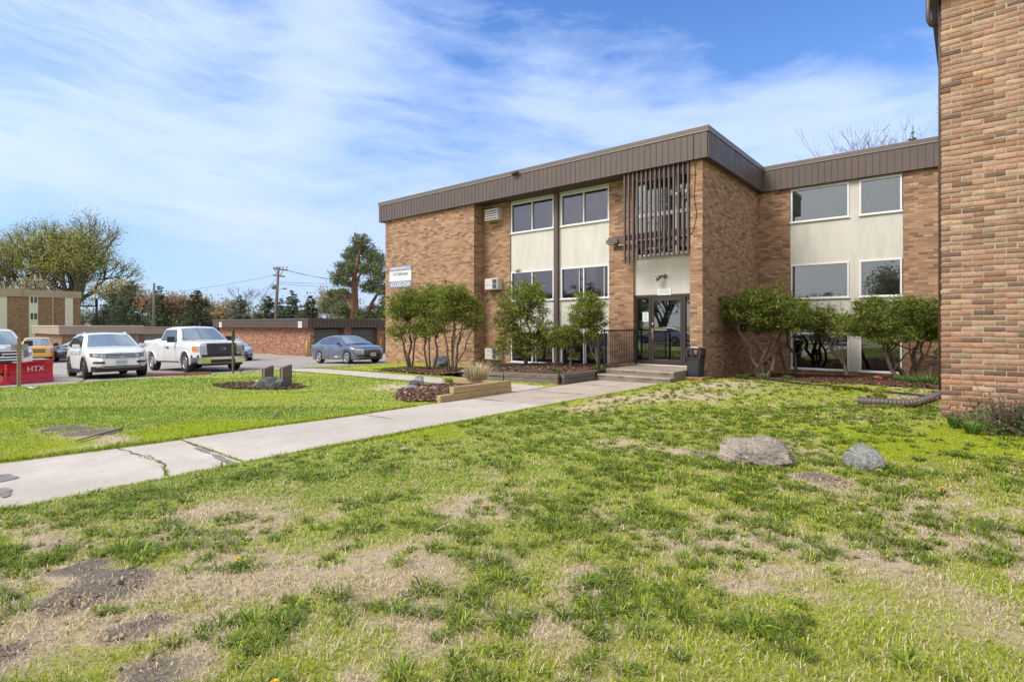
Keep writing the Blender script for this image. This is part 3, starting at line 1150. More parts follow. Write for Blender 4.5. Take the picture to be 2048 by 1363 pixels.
def window(x0, x1, z0, z1, yf, glass, mull=(), sash=None, blind=None, curtain=None, room=0.6, low=False):
    """vinyl window in the plane y=yf: frame > pane, blind / curtain"""
    w = .058
    f = MB()
    f.box(x0, x1, yf - .035, yf + .06, z0, z0 + w)
    f.box(x0, x1, yf - .035, yf + .06, z1 - w, z1)
    f.box(x0, x0 + w, yf - .034, yf + .059, z0 + w, z1 - w)
    f.box(x1 - w, x1, yf - .034, yf + .059, z0 + w, z1 - w)
    f.box(x0 - .03, x1 + .03, yf - .06, yf - .0351, z0 - .02, z0 + .03)      # sill lip
    for mx in mull:
        f.box(mx - .025, mx + .025, yf - .02, yf + .05, z0 + w, z1 - w)
    for mx in (sash or ()):
        f.box(mx - .012, mx + .012, yf + .0, yf + .03, z0 + w, z1 - w)
    fr = f.build('window', m_frame, bld, True, bevel=.006)
    MB().box(x0 + w - .01, x1 - w + .01, yf + .028, yf + .036, z0 + w - .01, z1 - w + .01).build('pane', glass, fr, True)
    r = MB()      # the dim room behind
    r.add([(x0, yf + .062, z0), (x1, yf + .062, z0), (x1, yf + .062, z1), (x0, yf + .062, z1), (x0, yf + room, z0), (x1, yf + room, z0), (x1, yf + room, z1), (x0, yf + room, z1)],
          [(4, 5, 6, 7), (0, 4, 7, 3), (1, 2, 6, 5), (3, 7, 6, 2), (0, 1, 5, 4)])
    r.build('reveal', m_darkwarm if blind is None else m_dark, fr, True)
    if blind:
        q = MB()
        n = int((z1 - z0) / .05)
        rows = []
        for k in range(n + 1):
            z = z0 + .02 + (z1 - z0 - .04) * k / n
            rows.append([(x0 + .03, yf + .11, z), (x1 - .03, yf + .11, z)])
            rows.append([(x0 + .03, yf + .125, z + .03), (x1 - .03, yf + .125, z + .03)])
        q.grid(rows[:-1], 0, False)
        q.build('blind', blind, fr, True)
    for cx0, cx1, mt in (curtain or ()):
        q = MB()
        n = max(8, int((cx1 - cx0) / .03))
        rows = [[(cx0 + (cx1 - cx0) * k / n, yf + .16 + .035 * math.sin(k * 1.25), z) for k in range(n + 1)] for z in (z0 + .02, z1 - .03)]
        q.grid(rows, 0, True)
        q.build('curtain', mt, fr, True)
    return fr


def stucco(x0, x1, z0, z1, yf, t=.22):
    MB().box(x0, x1, yf, yf + t, z0, z1).build('stucco_panel', m_stucco, bld, True)


YS = YM + .05
# ---- middle bay: two columns of sliding windows with a brown downpipe strip between
c1, c2 = (-14.30, -12.16), (-11.84, -9.76)
for (x0, x1) in (c1, c2):
    stucco(x0 - .02, x1 + .02, 3.69, 5.24, YS)
    stucco(x0 - .02, x1 + .02, 1.30, 2.50, YS)
stucco(-12.14, -11.86, .04, ZF + .1, YS)
for x0, x1 in (c1, c2):
    stucco(x0 - .02, x1 + .02, 6.46, ZF + .1, YS)
window(c1[0], c1[1], 5.24, 6.46, YS, m_glass_dark, [-13.22], curtain=[(-12.75, -12.3, m_curt)])
window(c2[0], c2[1], 5.24, 6.46, YS, m_glass_dark, [-10.83], curtain=[(-11.5, -11.1, m_curt)])
window(c1[0], c1[1], 2.50, 3.69, YS, m_glass_dark, [-13.22], curtain=[(-14.2, -12.2, m_purple)])
window(c2[0], c2[1], 2.50, 3.69, YS, m_glass_dark, [-10.83], sash=[-11.03, -9.98], curtain=[(-11.75, -9.8, m_purple)])
window(c1[0], c1[1], .04, 1.30, YS, gl_red, [-13.22], sash=[-13.05], curtain=[(-14.2, -13.6, m_purple), (-12.9, -12.2, m_red)])
window(c2[0], c2[1], .04, 1.30, YS, m_glass_dark, [-10.83], sash=[-10.75], curtain=[(-11.7, -11.0, m_purple)])
MB().box(-12.09, -11.91, YS - .14, YS - .01, -.05, ZF).build('brown_post', m_slat, bld, True, bevel=.01)

# ---- rear wing: picture windows with closed blinds
A, B_, C_, D_ = -5.05, -3.20, -2.90, -1.70
YS2 = YW + .03
for z0, z1 in ((3.75, 5.28), (1.26, 2.49)):
    stucco(A - .02, D_ + .02, z0, z1, YS2)
stucco(B_, C_, 5.28, 6.50, YS2)
stucco(B_, C_, 2.49, 3.75, YS2)
stucco(B_, C_, -.06, 1.26, YS2)
stucco(A - .02, D_ + .02, 6.50, ZF + .1, YS2)
window(A, B_, 5.28, 6.50, YS2, m_glass, blind=m_blind)
window(C_, D_, 5.28, 6.50, YS2, m_glass, blind=m_blind)
window(A, B_, 2.49, 3.75, YS2, m_glass, blind=m_blind)
window(C_, D_, 2.49, 3.75, YS2, m_glass, blind=m_blind)
window(A, B_, -.06, 1.26, YS2, m_glass)
window(C_, D_, -.06, 1.26, YS2, m_glass)


# ---- fascia: folded metal panels with open seams, smooth coping above
def fascia_run(mb, p0, p1, out, step=.203):
    """panels along p0->p1, `out` = outward unit vector"""
    p0, p1, out = Vector(p0), Vector(p1), Vector(out)
    L = (p1 - p0).length
    d = (p1 - p0) / L
    n = max(1, round(L / step))
    for k in range(n):
        a = p0 + d * (L * k / n + .007)
        c = p0 + d * (L * (k + 1) / n - .007)
        j = rnd.uniform(-.003, .003)
        o1 = out * (.030 + j)
        q = [a, c, c + o1, a + o1]
        vs = [(v.x, v.y, ZF + .004) for v in q] + [(v.x, v.y, ZT - .165) for v in q]
        mb.add(vs, [(0, 3, 2, 1), (4, 5, 6, 7), (0, 1, 5, 4), (1, 2, 6, 5), (2, 3, 7, 6), (3, 0, 4, 7)], 0)
        # standing seam
        s0 = p0 + d * (L * (k + 1) / n)
        e0, e1 = s0 - d * .008, s0 + d * .008
        o2 = out * .036
        q = [e0, e1, e1 + o2, e0 + o2]
        vs = [(v.x, v.y, ZF + .006) for v in q] + [(v.x, v.y, ZT - .17) for v in q]
        if k < n - 1:
            mb.add(vs, [(0, 3, 2, 1), (4, 5, 6, 7), (0, 1, 5, 4), (1, 2, 6, 5), (2, 3, 7, 6), (3, 0, 4, 7)], 1)


FY, FX, FYW, FXL = 16.22, -5.99, 21.86, -22.06
fa = MB()
fascia_run(fa, (FXL, FY, 0), (FX, FY, 0), (0, -1, 0))
fascia_run(fa, (FX, FY, 0), (FX, FYW, 0), (1, 0, 0))
fascia_run(fa, (FX + .036, FYW, 0), (4.0, FYW, 0), (0, -1, 0))
fascia_run(fa, (FXL, 30.2, 0), (FXL, FY, 0), (-1, 0, 0))
fa.build('fascia', [m_fascia, m_bronze], bld, True)
bk = MB()
bk.box(FXL, FX, FY, FY + .12, ZF, ZT - .16)
bk.box(FX - .12, FX, FY + .12, FYW + .12, ZF, ZT - .16)
bk.box(FX, 4.0, FYW, FYW + .12, ZF, ZT - .16)
bk.box(FXL, FXL + .12, FY + .12, 30.2, ZF, ZT - .16)
bk.build('fascia_backing', m_bronze, bld, True)
cp = MB()
for x0, x1, y0, y1 in ((FXL - .05, FX + .05, FY - .05, FY + .3), (FX - .3, FX + .05, FY + .3, FYW - .05), (FX - .3, 4.0, FYW - .05, FYW + .3), (FXL - .05, FXL + .3, FY + .3, 30.2)):
    cp.box(x0, x1, y0, y1, ZT - .155, ZT + (0 if y0 < FY + .2 else -.001))
cp.build('coping', m_coping, bld, True, bevel=.012)
dr = MB()
dr.box(FXL - .056, FX + .056, FY - .058, FY - .0501, ZT - .172, ZT - .150)
dr.box(FX + .0501, FX + .058, FY - .058, FYW - .06, ZT - .172, ZT - .150)
dr.box(FX + .058, 4.0, FYW - .058, FYW - .0501, ZT - .172, ZT - .150)
dr.build('drip_edge', m_drip, bld, True)
sf = MB()
sf.box(FXL + .12, FX - .12, FY + .12, YM + .3, ZF + .01, ZF + .05)
sf.box(FX - .12, 4, FYW + .12, FYW + .3, ZF + .01, ZF + .05)
sf.build('soffit', m_soffit, bld, True)
rf = MB()
rf.box(FXL + .12, FX - .12, FY + .12, 30, ZT - .35, ZT - .25)
rf.box(FX - .12, 4, FYW + .12, 30, ZT - .352, ZT - .252)
rf.build('roof', m_roof, bld, True)

# ---- entrance bay: stucco over the door, storefront frame, door
b = MB()
b.box(-8.81, -6.58, YD - .06, YD + .2, 2.56, 3.84)
b.build('stucco_panel', m_stucco, bld, True)
MB().box(-8.81, -6.58, YD - .10, YD - .061, 3.80, 3.86).build('metal_trim', m_drip, bld, True)
MB().box(-8.81, -6.58, YD - .075, YD + .1, 2.52, 2.56).build('door_head', m_slat, bld, True)
f = MB()
z0, z1 = .235, 2.52
for x0, x1 in ((-8.80, -8.74), (-8.30, -8.22), (-7.10, -7.02), (-6.64, -6.585)):
    f.box(x0, x1, YD - .06, YD + .07, z0, z1)
for x0, x1 in ((-8.74, -8.30), (-7.02, -6.64)):
    f.box(x0, x1, YD - .058, YD + .068, z1 - .07, z1)
    f.box(x0, x1, YD - .058, YD + .068, z0, z0 + .10)
f.box(-8.22, -7.10, YD - .058, YD + .068, z1 - .08, z1)
f.box(-8.74, -8.30, YD - .03, YD + .04, .52, .545)
ef = f.build('entrance_frame', m_bronze, bld, True, bevel=.006)
m_glass_door = glass_mat('door_glass', (0.55, 0.60, 0.62), 0.8, (0.02, 0.024, 0.026), f0=0.16)
MB().box(-8.75, -8.29, YD, YD + .008, z0 + .09, z1 - .06).build('sidelight_pane', m_glass_door, ef, True)
MB().box(-7.03, -6.63, YD, YD + .008, z0 + .09, z1 - .06).build('sidelight_pane', m_glass_door, ef, True)
d = MB()
dx0, dx1, dz0, dz1 = -8.21, -7.11, .25, 2.43
d.box(dx0, dx0 + .09, YD - .05, YD + .0, dz0, dz1)
d.box(dx1 - .09, dx1, YD - .05, YD + .0, dz0, dz1)
d.box(dx0 + .09, dx1 - .09, YD - .049, YD - .001, dz1 - .09, dz1)
d.box(dx0 + .09, dx1 - .09, YD - .049, YD - .001, dz0, dz0 + .14)
door = d.build('door', m_bronze, bld, True, bevel=.006)
MB().box(dx0 + .08, dx1 - .08, YD - .03, YD - .022, dz0 + .13, dz1 - .08).build('door_pane', m_glass_door, door, True)
m_brass = M('worn_brass', (0.36, 0.30, 0.2), 0.4, metal=.7)
m_steel = M('brushed_steel', (0.38, 0.37, 0.35), 0.35, metal=.8)
hd = MB()
hd.box(dx0 + .02, dx0 + .09, YD - .065, YD - .051, 1.08, 1.43)
hd.tube([(dx0 + .055, YD - .066, 1.10), (dx0 + .055, YD - .11, 1.14), (dx0 + .055, YD - .11, 1.37), (dx0 + .055, YD - .066, 1.41)], .012, 8)
hd.build('handle', m_brass, door, True)
MB().box(dx0 + .11, dx0 + .55, YD - .045, YD - .035, 1.36, 1.41).build('push_bar', m_brass, door, True)
MB().lathe([(.0, -.03), (.045, -.028), (.045, 0)], 16, 0, (dx0 + .055, YD - .05, 1.57), 'y').build('lock', m_steel, door, True)
m_paper = M('posted_paper', (0.62, 0.68, 0.64), 0.8)
m_ink = M('faded_print', (0.12, 0.14, 0.15), 0.8)
nt_ = MB().box(-8.545, -8.325, YD - .012, YD - .004, 1.66, 1.98).build('posted_notice', m_paper, ef, True)
pl = MB()
for k in range(9):
    if k == 4:
        continue
    wl = .15 * rnd.uniform(.55, 1)
    pl.box(-8.435 - wl / 2, -8.435 + wl / 2, YD - .0145, YD - .0125, 1.92 - k * .027, 1.927 - k * .027)
pl.build('notice_print', m_ink, nt_, True)
MB().prism([(-6.75, 1.98), (-6.58, 1.98), (-6.58, 1.15), (-6.63, 1.2)], YD - .012, YD - .004, 'y').build('hanging_paper', M('white_paper', (.75, .75, .74), .8), ef, True)
# lobby behind the glass: floor, stairs wall, ceiling
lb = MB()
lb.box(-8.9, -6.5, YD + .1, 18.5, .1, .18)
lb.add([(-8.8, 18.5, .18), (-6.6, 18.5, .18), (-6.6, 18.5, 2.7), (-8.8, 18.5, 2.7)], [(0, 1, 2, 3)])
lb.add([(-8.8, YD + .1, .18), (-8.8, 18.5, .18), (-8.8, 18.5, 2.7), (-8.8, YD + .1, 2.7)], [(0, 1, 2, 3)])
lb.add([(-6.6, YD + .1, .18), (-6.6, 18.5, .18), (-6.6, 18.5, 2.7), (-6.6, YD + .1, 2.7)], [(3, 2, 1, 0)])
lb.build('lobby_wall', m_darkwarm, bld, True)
MB().box(-8.82, -6.58, YD - .14, YD - .061, .19, .233).build('threshold', M('pale_sill', (.55, .52, .47), .7), bld, True)

# ---- stair window behind the slatted screen
f = MB()
sy = YD - .02
f.box(-8.80, -8.72, sy - .03, sy + .05, 3.86, 6.5)
f.box(-6.66, -6.59, sy - .03, sy + .05, 3.86, 6.5)
f.box(-8.72, -6.66, sy - .03, sy + .05, 3.86, 3.93)
f.box(-8.72, -6.66, sy - .03, sy + .05, 6.42, 6.5)
f.box(-8.72, -6.66, sy - .04, sy + .055, 5.18, 5.31)
for mx in (-8.1, -7.35):
    f.box(mx - .03, mx + .03, sy - .025, sy + .045, 3.93, 6.42)
sw = f.build('stair_window', m_white, bld, True)
MB().box(-8.73, -6.65, sy + .01, sy + .02, 3.92, 6.43).build('pane', m_glass, sw, True)
rows = [[(-8.7 + 2.0 * k / 60, sy + .2 + .04 * math.sin(k * 1.1), z) for k in range(61)] for z in (3.9, 6.45)]
MB().grid(rows).build('curtain', m_curt, sw, True)
lr = MB()
lr.add([(-8.8, 18.3, 3.84), (-6.6, 18.3, 3.84), (-6.6, 18.3, 6.5), (-8.8, 18.3, 6.5)], [(0, 1, 2, 3)])
lr.build('stair_wall', m_darkwarm, bld, True)
m_globe = M('white_glass_globe', (0.78, 0.77, 0.72), 0.25)

# the screen itself
scr = thing('slatted_screen', 'tall brown screen of vertical slats over the entrance', 'screen', (-7.7, 16.36, 3.7))
n = 15
for k in range(n):
    x = -8.79 + (2.17) * k / (n - 1)
    zb = 3.60 if k < 3 else 3.74
    MB().box(x - .024, x + .024, 16.27, 16.36, zb, 6.56).build('slat', m_slat, scr, True)
for z, t, xl_ in ((4.44, .10, -9.28), (4.12, .08, -9.24), (6.4, .1, -8.8)):
    MB().box(xl_, -6.585, 16.365, 16.40, z - t, z + t).build('rail', m_slat, scr, True)
zs_ = [5.15, 5.32, 5.10, 5.38, 5.22, 5.48, 5.18, 5.30, 5.52, 5.34, 5.62, 5.36, 5.68, 5.45]
for k in range(n - 1):
    x0 = -8.79 + 2.17 * k / (n - 1) + .024
    x1 = -8.79 + 2.17 * (k + 1) / (n - 1) - .024
    for z in (zs_[k], 3.82 + (.04 * ((k * 5) % 3)) if k % 2 == 0 or k < 4 else 3.76):
        MB().box(x0, x1, 16.285, 16.345, z - .014, z + .014).build('spacer', m_slat, scr, True)
cl = thing('globe_chandelier', 'cluster of white glass globes hanging behind the slatted screen', 'lamp', (-7.1, 16.8, 5.7))
for gx_, gz_ in ((-7.38, 5.80), (-7.18, 5.70), (-7.02, 5.92), (-6.86, 5.74), (-6.74, 5.86)):
    MB().lathe([(0, -.085)] + [(.085 * math.cos(t), .085 * math.sin(t)) for t in np.linspace(-1.4, 1.4, 9)] + [(0, .085)], 14, 0, (gx_, 16.72, gz_)).build('globe', m_globe, cl, True)
st_ = MB()
for gx_, gz_ in ((-7.38, 5.80), (-7.18, 5.70), (-7.02, 5.92), (-6.86, 5.74), (-6.74, 5.86)):
    st_.tube([(-7.05, 16.72, 6.0), ((gx_ - 7.05) / 2, 16.72, 5.98), (gx_, 16.72, gz_ + .08)], .009, 6)
st_.tube([(-7.05, 16.72, 5.98), (-7.05, 16.72, 6.55)], .009, 6)
st_.build('stem', m_steel, cl, True)

# ---- things fixed to the block
m_ac = M('beige_grey_casing', (0.55, 0.53, 0.50), 0.5, vary=.08, vscale=5)
m_acdark = M('dark_coil', (0.06, 0.06, 0.07), 0.6)
for z0, kind, lab in ((5.86, 0, 'top wall air conditioner with horizontal louvres beside the upper window'),
                      (3.0, 1, 'middle wall air conditioner above the round-topped shrub'),
                      (.12, 2, 'lowest wall air conditioner just above the mulch bed')):
    t = thing('air_conditioner', lab, 'air conditioner', (-15.08, YM, z0), 0, 'air conditioners in the brick wall')
    x0, x1, y0, y1, z1 = -15.45, -14.72, YM - .32, YM - .005, z0 + .46
    MB().box(x0, x1, y0 + .02, y1, z0, z1).box(x0 + .02, x1 - .02, y0, y0 + .0195, z0 + .02, z1 - .02, 0).build('casing', m_ac, t, True, bevel=.008)
    g = MB()
    if kind == 0:
        for k in range(4):
            g.box(x0 + .05, x1 - .05, y0 - .012, y0 - .001, z0 + .06 + k * .095, z0 + .10 + k * .095)
    else:
        for q in (0, 1):
            g.box(x0 + .45, x1 - .06, y0 - .012, y0 - .001, z0 + .05 + q * .2, z0 + .22 + q * .2)
    g.build('grille', m_acdark, t, True)
    if kind:
        MB().box(x0 + .05, x0 + .42, y0 - .014, y0 - .001, z0 + .225, z0 + .238).build('trim_line', m_whitep, t, True)

# leasing sign
sg = thing('leasing_sign', 'blue grey and white leasing sign with a phone number on the brick wall', 'sign', (-20.55, YF, 3.8))
sx0, sx1, sz0, sz1 = -21.38, -19.74, 3.31, 4.34
m_sgb = M('faded_blue_grey_vinyl', (0.22, 0.215, 0.31), 0.5, vary=.1, vscale=3)
m_sgw = M('faded_white_vinyl', (0.60, 0.62, 0.66), 0.5, vary=.06, vscale=3)
m_sgt = M('white_lettering', (0.8, 0.8, 0.82), 0.5)
m_sgd = M('dark_lettering', (0.08, 0.085, 0.11), 0.5)
MB().box(sx0, sx1, YF - .03, YF - .002, sz0, sz1).build('board', m_sgb, sg, True)
MB().box(sx0 + .01, sx1 - .01, YF - .036, YF - .0305, 3.62, 4.10).build('panel', m_sgw, sg, True)
text('PLANEVIEW PROPERTIES, LLC', .17, (-20.56, YF - .034, 4.215), (R(90), 0, 0), m_sgt, sg, squash=.66, bold=.006)
text('1 & 2 Bedrooms', .235, (-20.56, YF - .040, 3.96), (R(90), 0, 0), m_sgd, sg, squash=.72, bold=.003)
text('612-532-2560', .285, (-20.56, YF - .034, 3.465), (R(90), 0, 0), m_sgt, sg, squash=.86, bold=.006)

# house number plaque
pq = thing('number_plaque', 'small white house number plaque above the entrance door', 'plaque', (-7.73, YD - .07, 2.62))
MB().box(-7.98, -7.49, YD - .085, YD - .0605, 2.53, 2.74).build('plate', m_white, pq, True, bevel=.006)
text('1113', .17, (-7.735, YD - .088, 2.632), (R(90), 0, 0), M('pale_grey_digits', (.25, .25, .26), .5), pq)

# wall lamp over the door
wl = thing('wall_lamp', 'grey spotlight on the cream wall over the door', 'lamp', (-7.72, YD - .06, 3.13))
m_lamp = M('grey_metal_lamp', (0.16, 0.14, 0.14), 0.4, metal=.3)
MB().lathe([(0, -.05), (.065, -.045), (.07, 0)], 16, 0, (-7.70, YD - .062, 3.15), 'y').build('base', m_lamp, wl, True)
MB().tube([(-7.70, YD - .10, 3.14), (-7.72, YD - .19, 3.16), (-7.80, YD - .24, 3.12)], .022, 8).build('arm', m_lamp, wl, True)
MB().tube([(-7.76, YD - .22, 3.15), (-7.82, YD - .26, 3.11), (-7.92, YD - .32, 3.05)], [.045, .06, .095], 14).build('shade', m_lamp, wl, True)
MB().tube([(-7.921, YD - .3205, 3.0495), (-7.935, YD - .33, 3.04)], [.085, .08], 14).build('lens', M('clear_lamp_lens', (.6, .62, .62), .1), wl, True)
# flood light beside the screen
fl = thing('flood_light', 'brown box flood light on the brick pier left of the slatted screen', 'lamp', (-9.4, YM, 4.4))
MB().obox((-9.16, 16.20, 4.33), (.34, .24, .19), (R(-14), R(8), R(18)), 0).build('housing', M('rusty_brown_metal', (.10, .065, .05), .6, vary=.3, vscale=9), fl, True, bevel=.02)
MB().tube([(-9.05, 16.26, 4.30), (-8.95, 16.34, 4.28), (-8.85, 16.33, 4.28)], .03, 8).build('arm', m_slat, fl, True)
MB().obox((-9.20, 16.065, 4.30), (.28, .02, .15), (R(-14), R(8), R(18)), 0).build('lens', M('dull_lens', (.12, .12, .11), .2), fl, True)
# small camera under a window and a security lamp on the fascia
t = thing('security_camera', 'small white dome camera under the window beside the brick pier', 'camera', (-9.95, YS, 2.36))
MB().lathe([(0, -.06), (.03, -.055), (.05, -.02), (.05, 0)], 14, 0, (-9.95, YS - .001, 2.36), 'y').build('dome', m_whitep, t, True)
MB().lathe([(0, -.072), (.022, -.066), (.03, -.058)], 12, 0, (-9.95, YS - .001, 2.36), 'y').build('lens', m_black, t, True)
t = thing('roof_edge_light', 'small dark light fixture on the edge of the roof fascia', 'lamp', (-13.4, FY - .03, 7.3))
MB().obox((-13.35, FY - .14, 7.36), (.30, .10, .08), (0, R(-6), 0)).build('housing', m_black, t, True, bevel=.01)
MB().tube([(-13.3, FY - .04, 7.40), (-13.3, FY - .13, 7.37)], .015, 6).build('bracket', m_black, t, True)
# hanging cable on the corner and a pipe along the side wall
t = MB().tube([(-6.42, FY - .04, 7.3), (-6.42, FY - .04, 6.5), (-6.40, YF - .015, 6.4), (-6.44, YF - .015, 5.4), (-6.36, YF - .015, 4.9), (-6.46, YF - .015, 4.45), (-6.56, YF - .015, 4.3)], .008, 6).build('hanging_cable', m_black)
tag(t, 'thin black cable hanging down the brick corner pier', 'cable')
t = thing('conduit_pipe', 'brown conduit with grey junction box along the shaded side wall', 'pipe', (XR, 18, 1.3))
MB().tube([(XR + .03, 16.75, 1.35), (XR + .03, 21.9, 1.35)], .022, 8).build('pipe', m_slat, t, True)
MB().box(XR + .002, XR + .07, 16.62, 16.76, 1.28, 1.43).build('junction_box', M('grey_box', (.22, .25, .24), .5), t, True, bevel=.006)

# ---- entrance steps, handrail, bin
stp = thing('entrance_steps', 'weathered concrete landing with two chipped steps before the glass door', 'steps', (-7.5, 15.5, -.1))
def slab(mb, x0, x1, y0, y1, z0, z1, seed, m=0):
    """slab with a chipped nosing over a set-back riser"""
    n = 90
    low, ris, und, front, top, back = [], [], [], [], [], []
    for k in range(n + 1):
        x = x0 + (x1 - x0) * k / n
        c = max(0, float(fbm(np.array(x * 3.5), np.array(seed * 1.0), seed, 4)) - .44) * .34
        c = min(c, .035)
        low.append((x, y0 + .03, z0))
        ris.append((x, y0 + .03, z1 - .05))
        und.append((x, y0 + c * .6, z1 - .045))
        front.append((x, y0 + c * .6, z1 - .010 - c * .5))
        top.append((x, y0 + .015 + c * 1.2, z1))
        back.append((x, y1, z1))
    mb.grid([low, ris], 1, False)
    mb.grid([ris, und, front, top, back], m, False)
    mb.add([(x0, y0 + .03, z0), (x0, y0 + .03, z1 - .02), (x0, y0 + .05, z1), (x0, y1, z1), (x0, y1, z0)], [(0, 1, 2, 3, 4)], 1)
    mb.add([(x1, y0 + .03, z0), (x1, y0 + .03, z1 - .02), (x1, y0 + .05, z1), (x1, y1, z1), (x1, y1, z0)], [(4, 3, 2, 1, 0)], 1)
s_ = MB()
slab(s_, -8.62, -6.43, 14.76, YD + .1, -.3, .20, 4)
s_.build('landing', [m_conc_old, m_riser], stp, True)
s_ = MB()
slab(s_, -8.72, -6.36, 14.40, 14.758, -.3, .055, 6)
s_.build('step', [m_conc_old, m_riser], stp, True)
hr = thing('handrail', 'black iron guard rail with thin balusters beside the entrance steps', 'railing', (-8.66, 15.7, .1))
tr = MB()
tr.tube([(-8.70, 14.52, 1.20), (-8.70, 14.72, 1.355), (-8.70, 14.82, 1.37), (-8.70, 16.93, 1.37)], .026, 10)
tr.build('top_rail', m_black, hr, True)
MB().box(-8.72, -8.68, 14.85, 16.93, .30, .325).build('bottom_rail', m_black, hr, True)
MB().box(-8.735, -8.665, 14.475, 14.545, -.12, 1.20).build('post', m_black, hr, True, bevel=.004)
MB().box(-8.72, -8.68, 16.90, 16.94, .2, 1.36).build('post', m_black, hr, True)
MB().box(-8.72, -8.68, 14.83, 14.87, .2, 1.36).build('post', m_black, hr, True)
for k in range(17):
    y = 14.97 + 1.86 * k / 16
    MB().box(-8.708, -8.692, y - .008, y + .008, .325, 1.35).build('baluster', m_black, hr, True)

tb = thing('trash_bin', 'black square litter bin with openings under its lid beside the door', 'bin', (-6.23, 15.9, .02))
m_bin = M('dark_grey_plastic', (0.022, 0.023, 0.028), 0.55, bmp=.2, bscale=300)
def octa(hw, c):
    return [(-hw, -hw + c), (-hw + c, -hw), (hw - c, -hw), (hw, -hw + c), (hw, hw - c), (hw - c, hw), (-hw + c, hw), (-hw, hw - c)]
def ring(mb, secs, m=0):
    rows = []
    for hw, c, z in secs:
        o_ = octa(hw, c)
        rows.append([(x - 6.23, y + 15.9, z) for x, y in o_ + [o_[0]]])
    mb.grid(rows[::1], m, False)
    mb.add([p for p in rows[-1][:-1]], [tuple(range(8))], m)
x = MB()
ring(x, [(.19, .03, .02), (.205, .03, .54), (.222, .03, .545), (.222, .03, .58)])
x.build('body', m_bin, tb, True)
x = MB()
for sx_, sy_2 in ((-1, -1), (1, -1), (1, 1), (-1, 1)):
    x.box(-6.23 + sx_ * .19 - .025, -6.23 + sx_ * .19 + .025, 15.9 + sy_2 * .19 - .025, 15.9 + sy_2 * .19 + .025, .58, .80)
for sx_, sy_2 in ((0, -1), (0, 1)):
    x.box(-6.25, -6.21, 15.9 + sy_2 * .19 - .02, 15.9 + sy_2 * .19 + .02, .58, .80)
for sx_ in (-1, 1):
    x.box(-6.23 + sx_ * .19 - .02, -6.23 + sx_ * .19 + .02, 15.88, 15.92, .58, .80)
x.build('opening_posts', m_bin, tb, True)
x = MB()
ring(x, [(.215, .03, .66), (.215, .03, .661)])
x = MB()
ring(x, [(.215, .03, .795), (.222, .03, .80), (.222, .03, .845), (.19, .03, .865)])
x.build('lid', m_bin, tb, True)
MB().box(-6.36, -6.12, 15.84, 15.98, .866, .885).build('ash_tray', m_steel, tb, True, bevel=.01)
x = MB()
x.box(-6.39, -6.07, 15.685, 15.6955, .07, .46)
x.build('front_panel', m_bin, tb, True, bevel=.004)
MB().box(-6.40, -6.06, 15.74, 16.06, .02, .66).build('liner', m_dark, tb, True)
t = MB().prism([(-6.58, 15.55), (-6.3, 15.5), (-5.9, 15.58), (-5.86, 16.3), (-6.56, 16.3)], -.3, .02, 'z').build('brick_pad', m_brick_red, None, bevel=.015)
tag(t, 'rough reddish masonry pad under the black litter bin', 'pad')

# ================================================================== NEAR WING at the right edge: real bricks
NX, NY = -.34, 10.68
nw = thing('apartment_building', 'nearest brick wing rising out of the picture at the right edge', 'building', (2, 11, 0))
MB().box(NX + .012, 9.0, NY + .009, 15.0, -.6, 6.6).build('mortar_wall', M('sandy_mortar', (0.38, 0.335, 0.275), 0.95, vary=.35, vscale=25, bmp=.6, bscale=150), nw, True)
m_nb = None


def near_brick():
    m, nt, b_ = new_mat('salmon_and_brown_bricks')
    a = nt.nodes.new('ShaderNodeAttribute')
    a.attribute_name = 'tint'
    p = pos(nt)
    n1 = noise(nt, p, 55, 6, 0.72)
    n2 = noise(nt, scl(nt, p, (1, 1, 3)), 14, 5, 0.7)
    c = mixc(nt, ramp(nt, n1, [(0.36, .55), (0.60, 0.0)]), a.outputs['Color'], (0.10, 0.055, 0.035))
    c = mixc(nt, ramp(nt, n2, [(0.5, 0.0), (0.8, 0.45)]), c, (0.46, 0.34, 0.24))
    n3 = noise(nt, scl(nt, p, (1, 1, .6)), 1.3, 6, .7)
    c = mixc(nt, ramp(nt, n3, [(0.45, 0.0), (0.68, 0.5)]), c, (0.17, 0.115, 0.08))
    n4 = noise(nt, p, 6, 6, .75)
    c = mixc(nt, ramp(nt, n4, [(0.60, 0.0), (0.70, 0.35)]), c, (0.40, 0.36, 0.30))
    nt.links.new(c, b_.inputs['Base Color'])
    b_.inputs['Roughness'].default_value = 0.88
    b_.inputs['Specular IOR Level'].default_value = 0.2
    bump(nt, b_, n1, 0.7, 0.006)
    return m


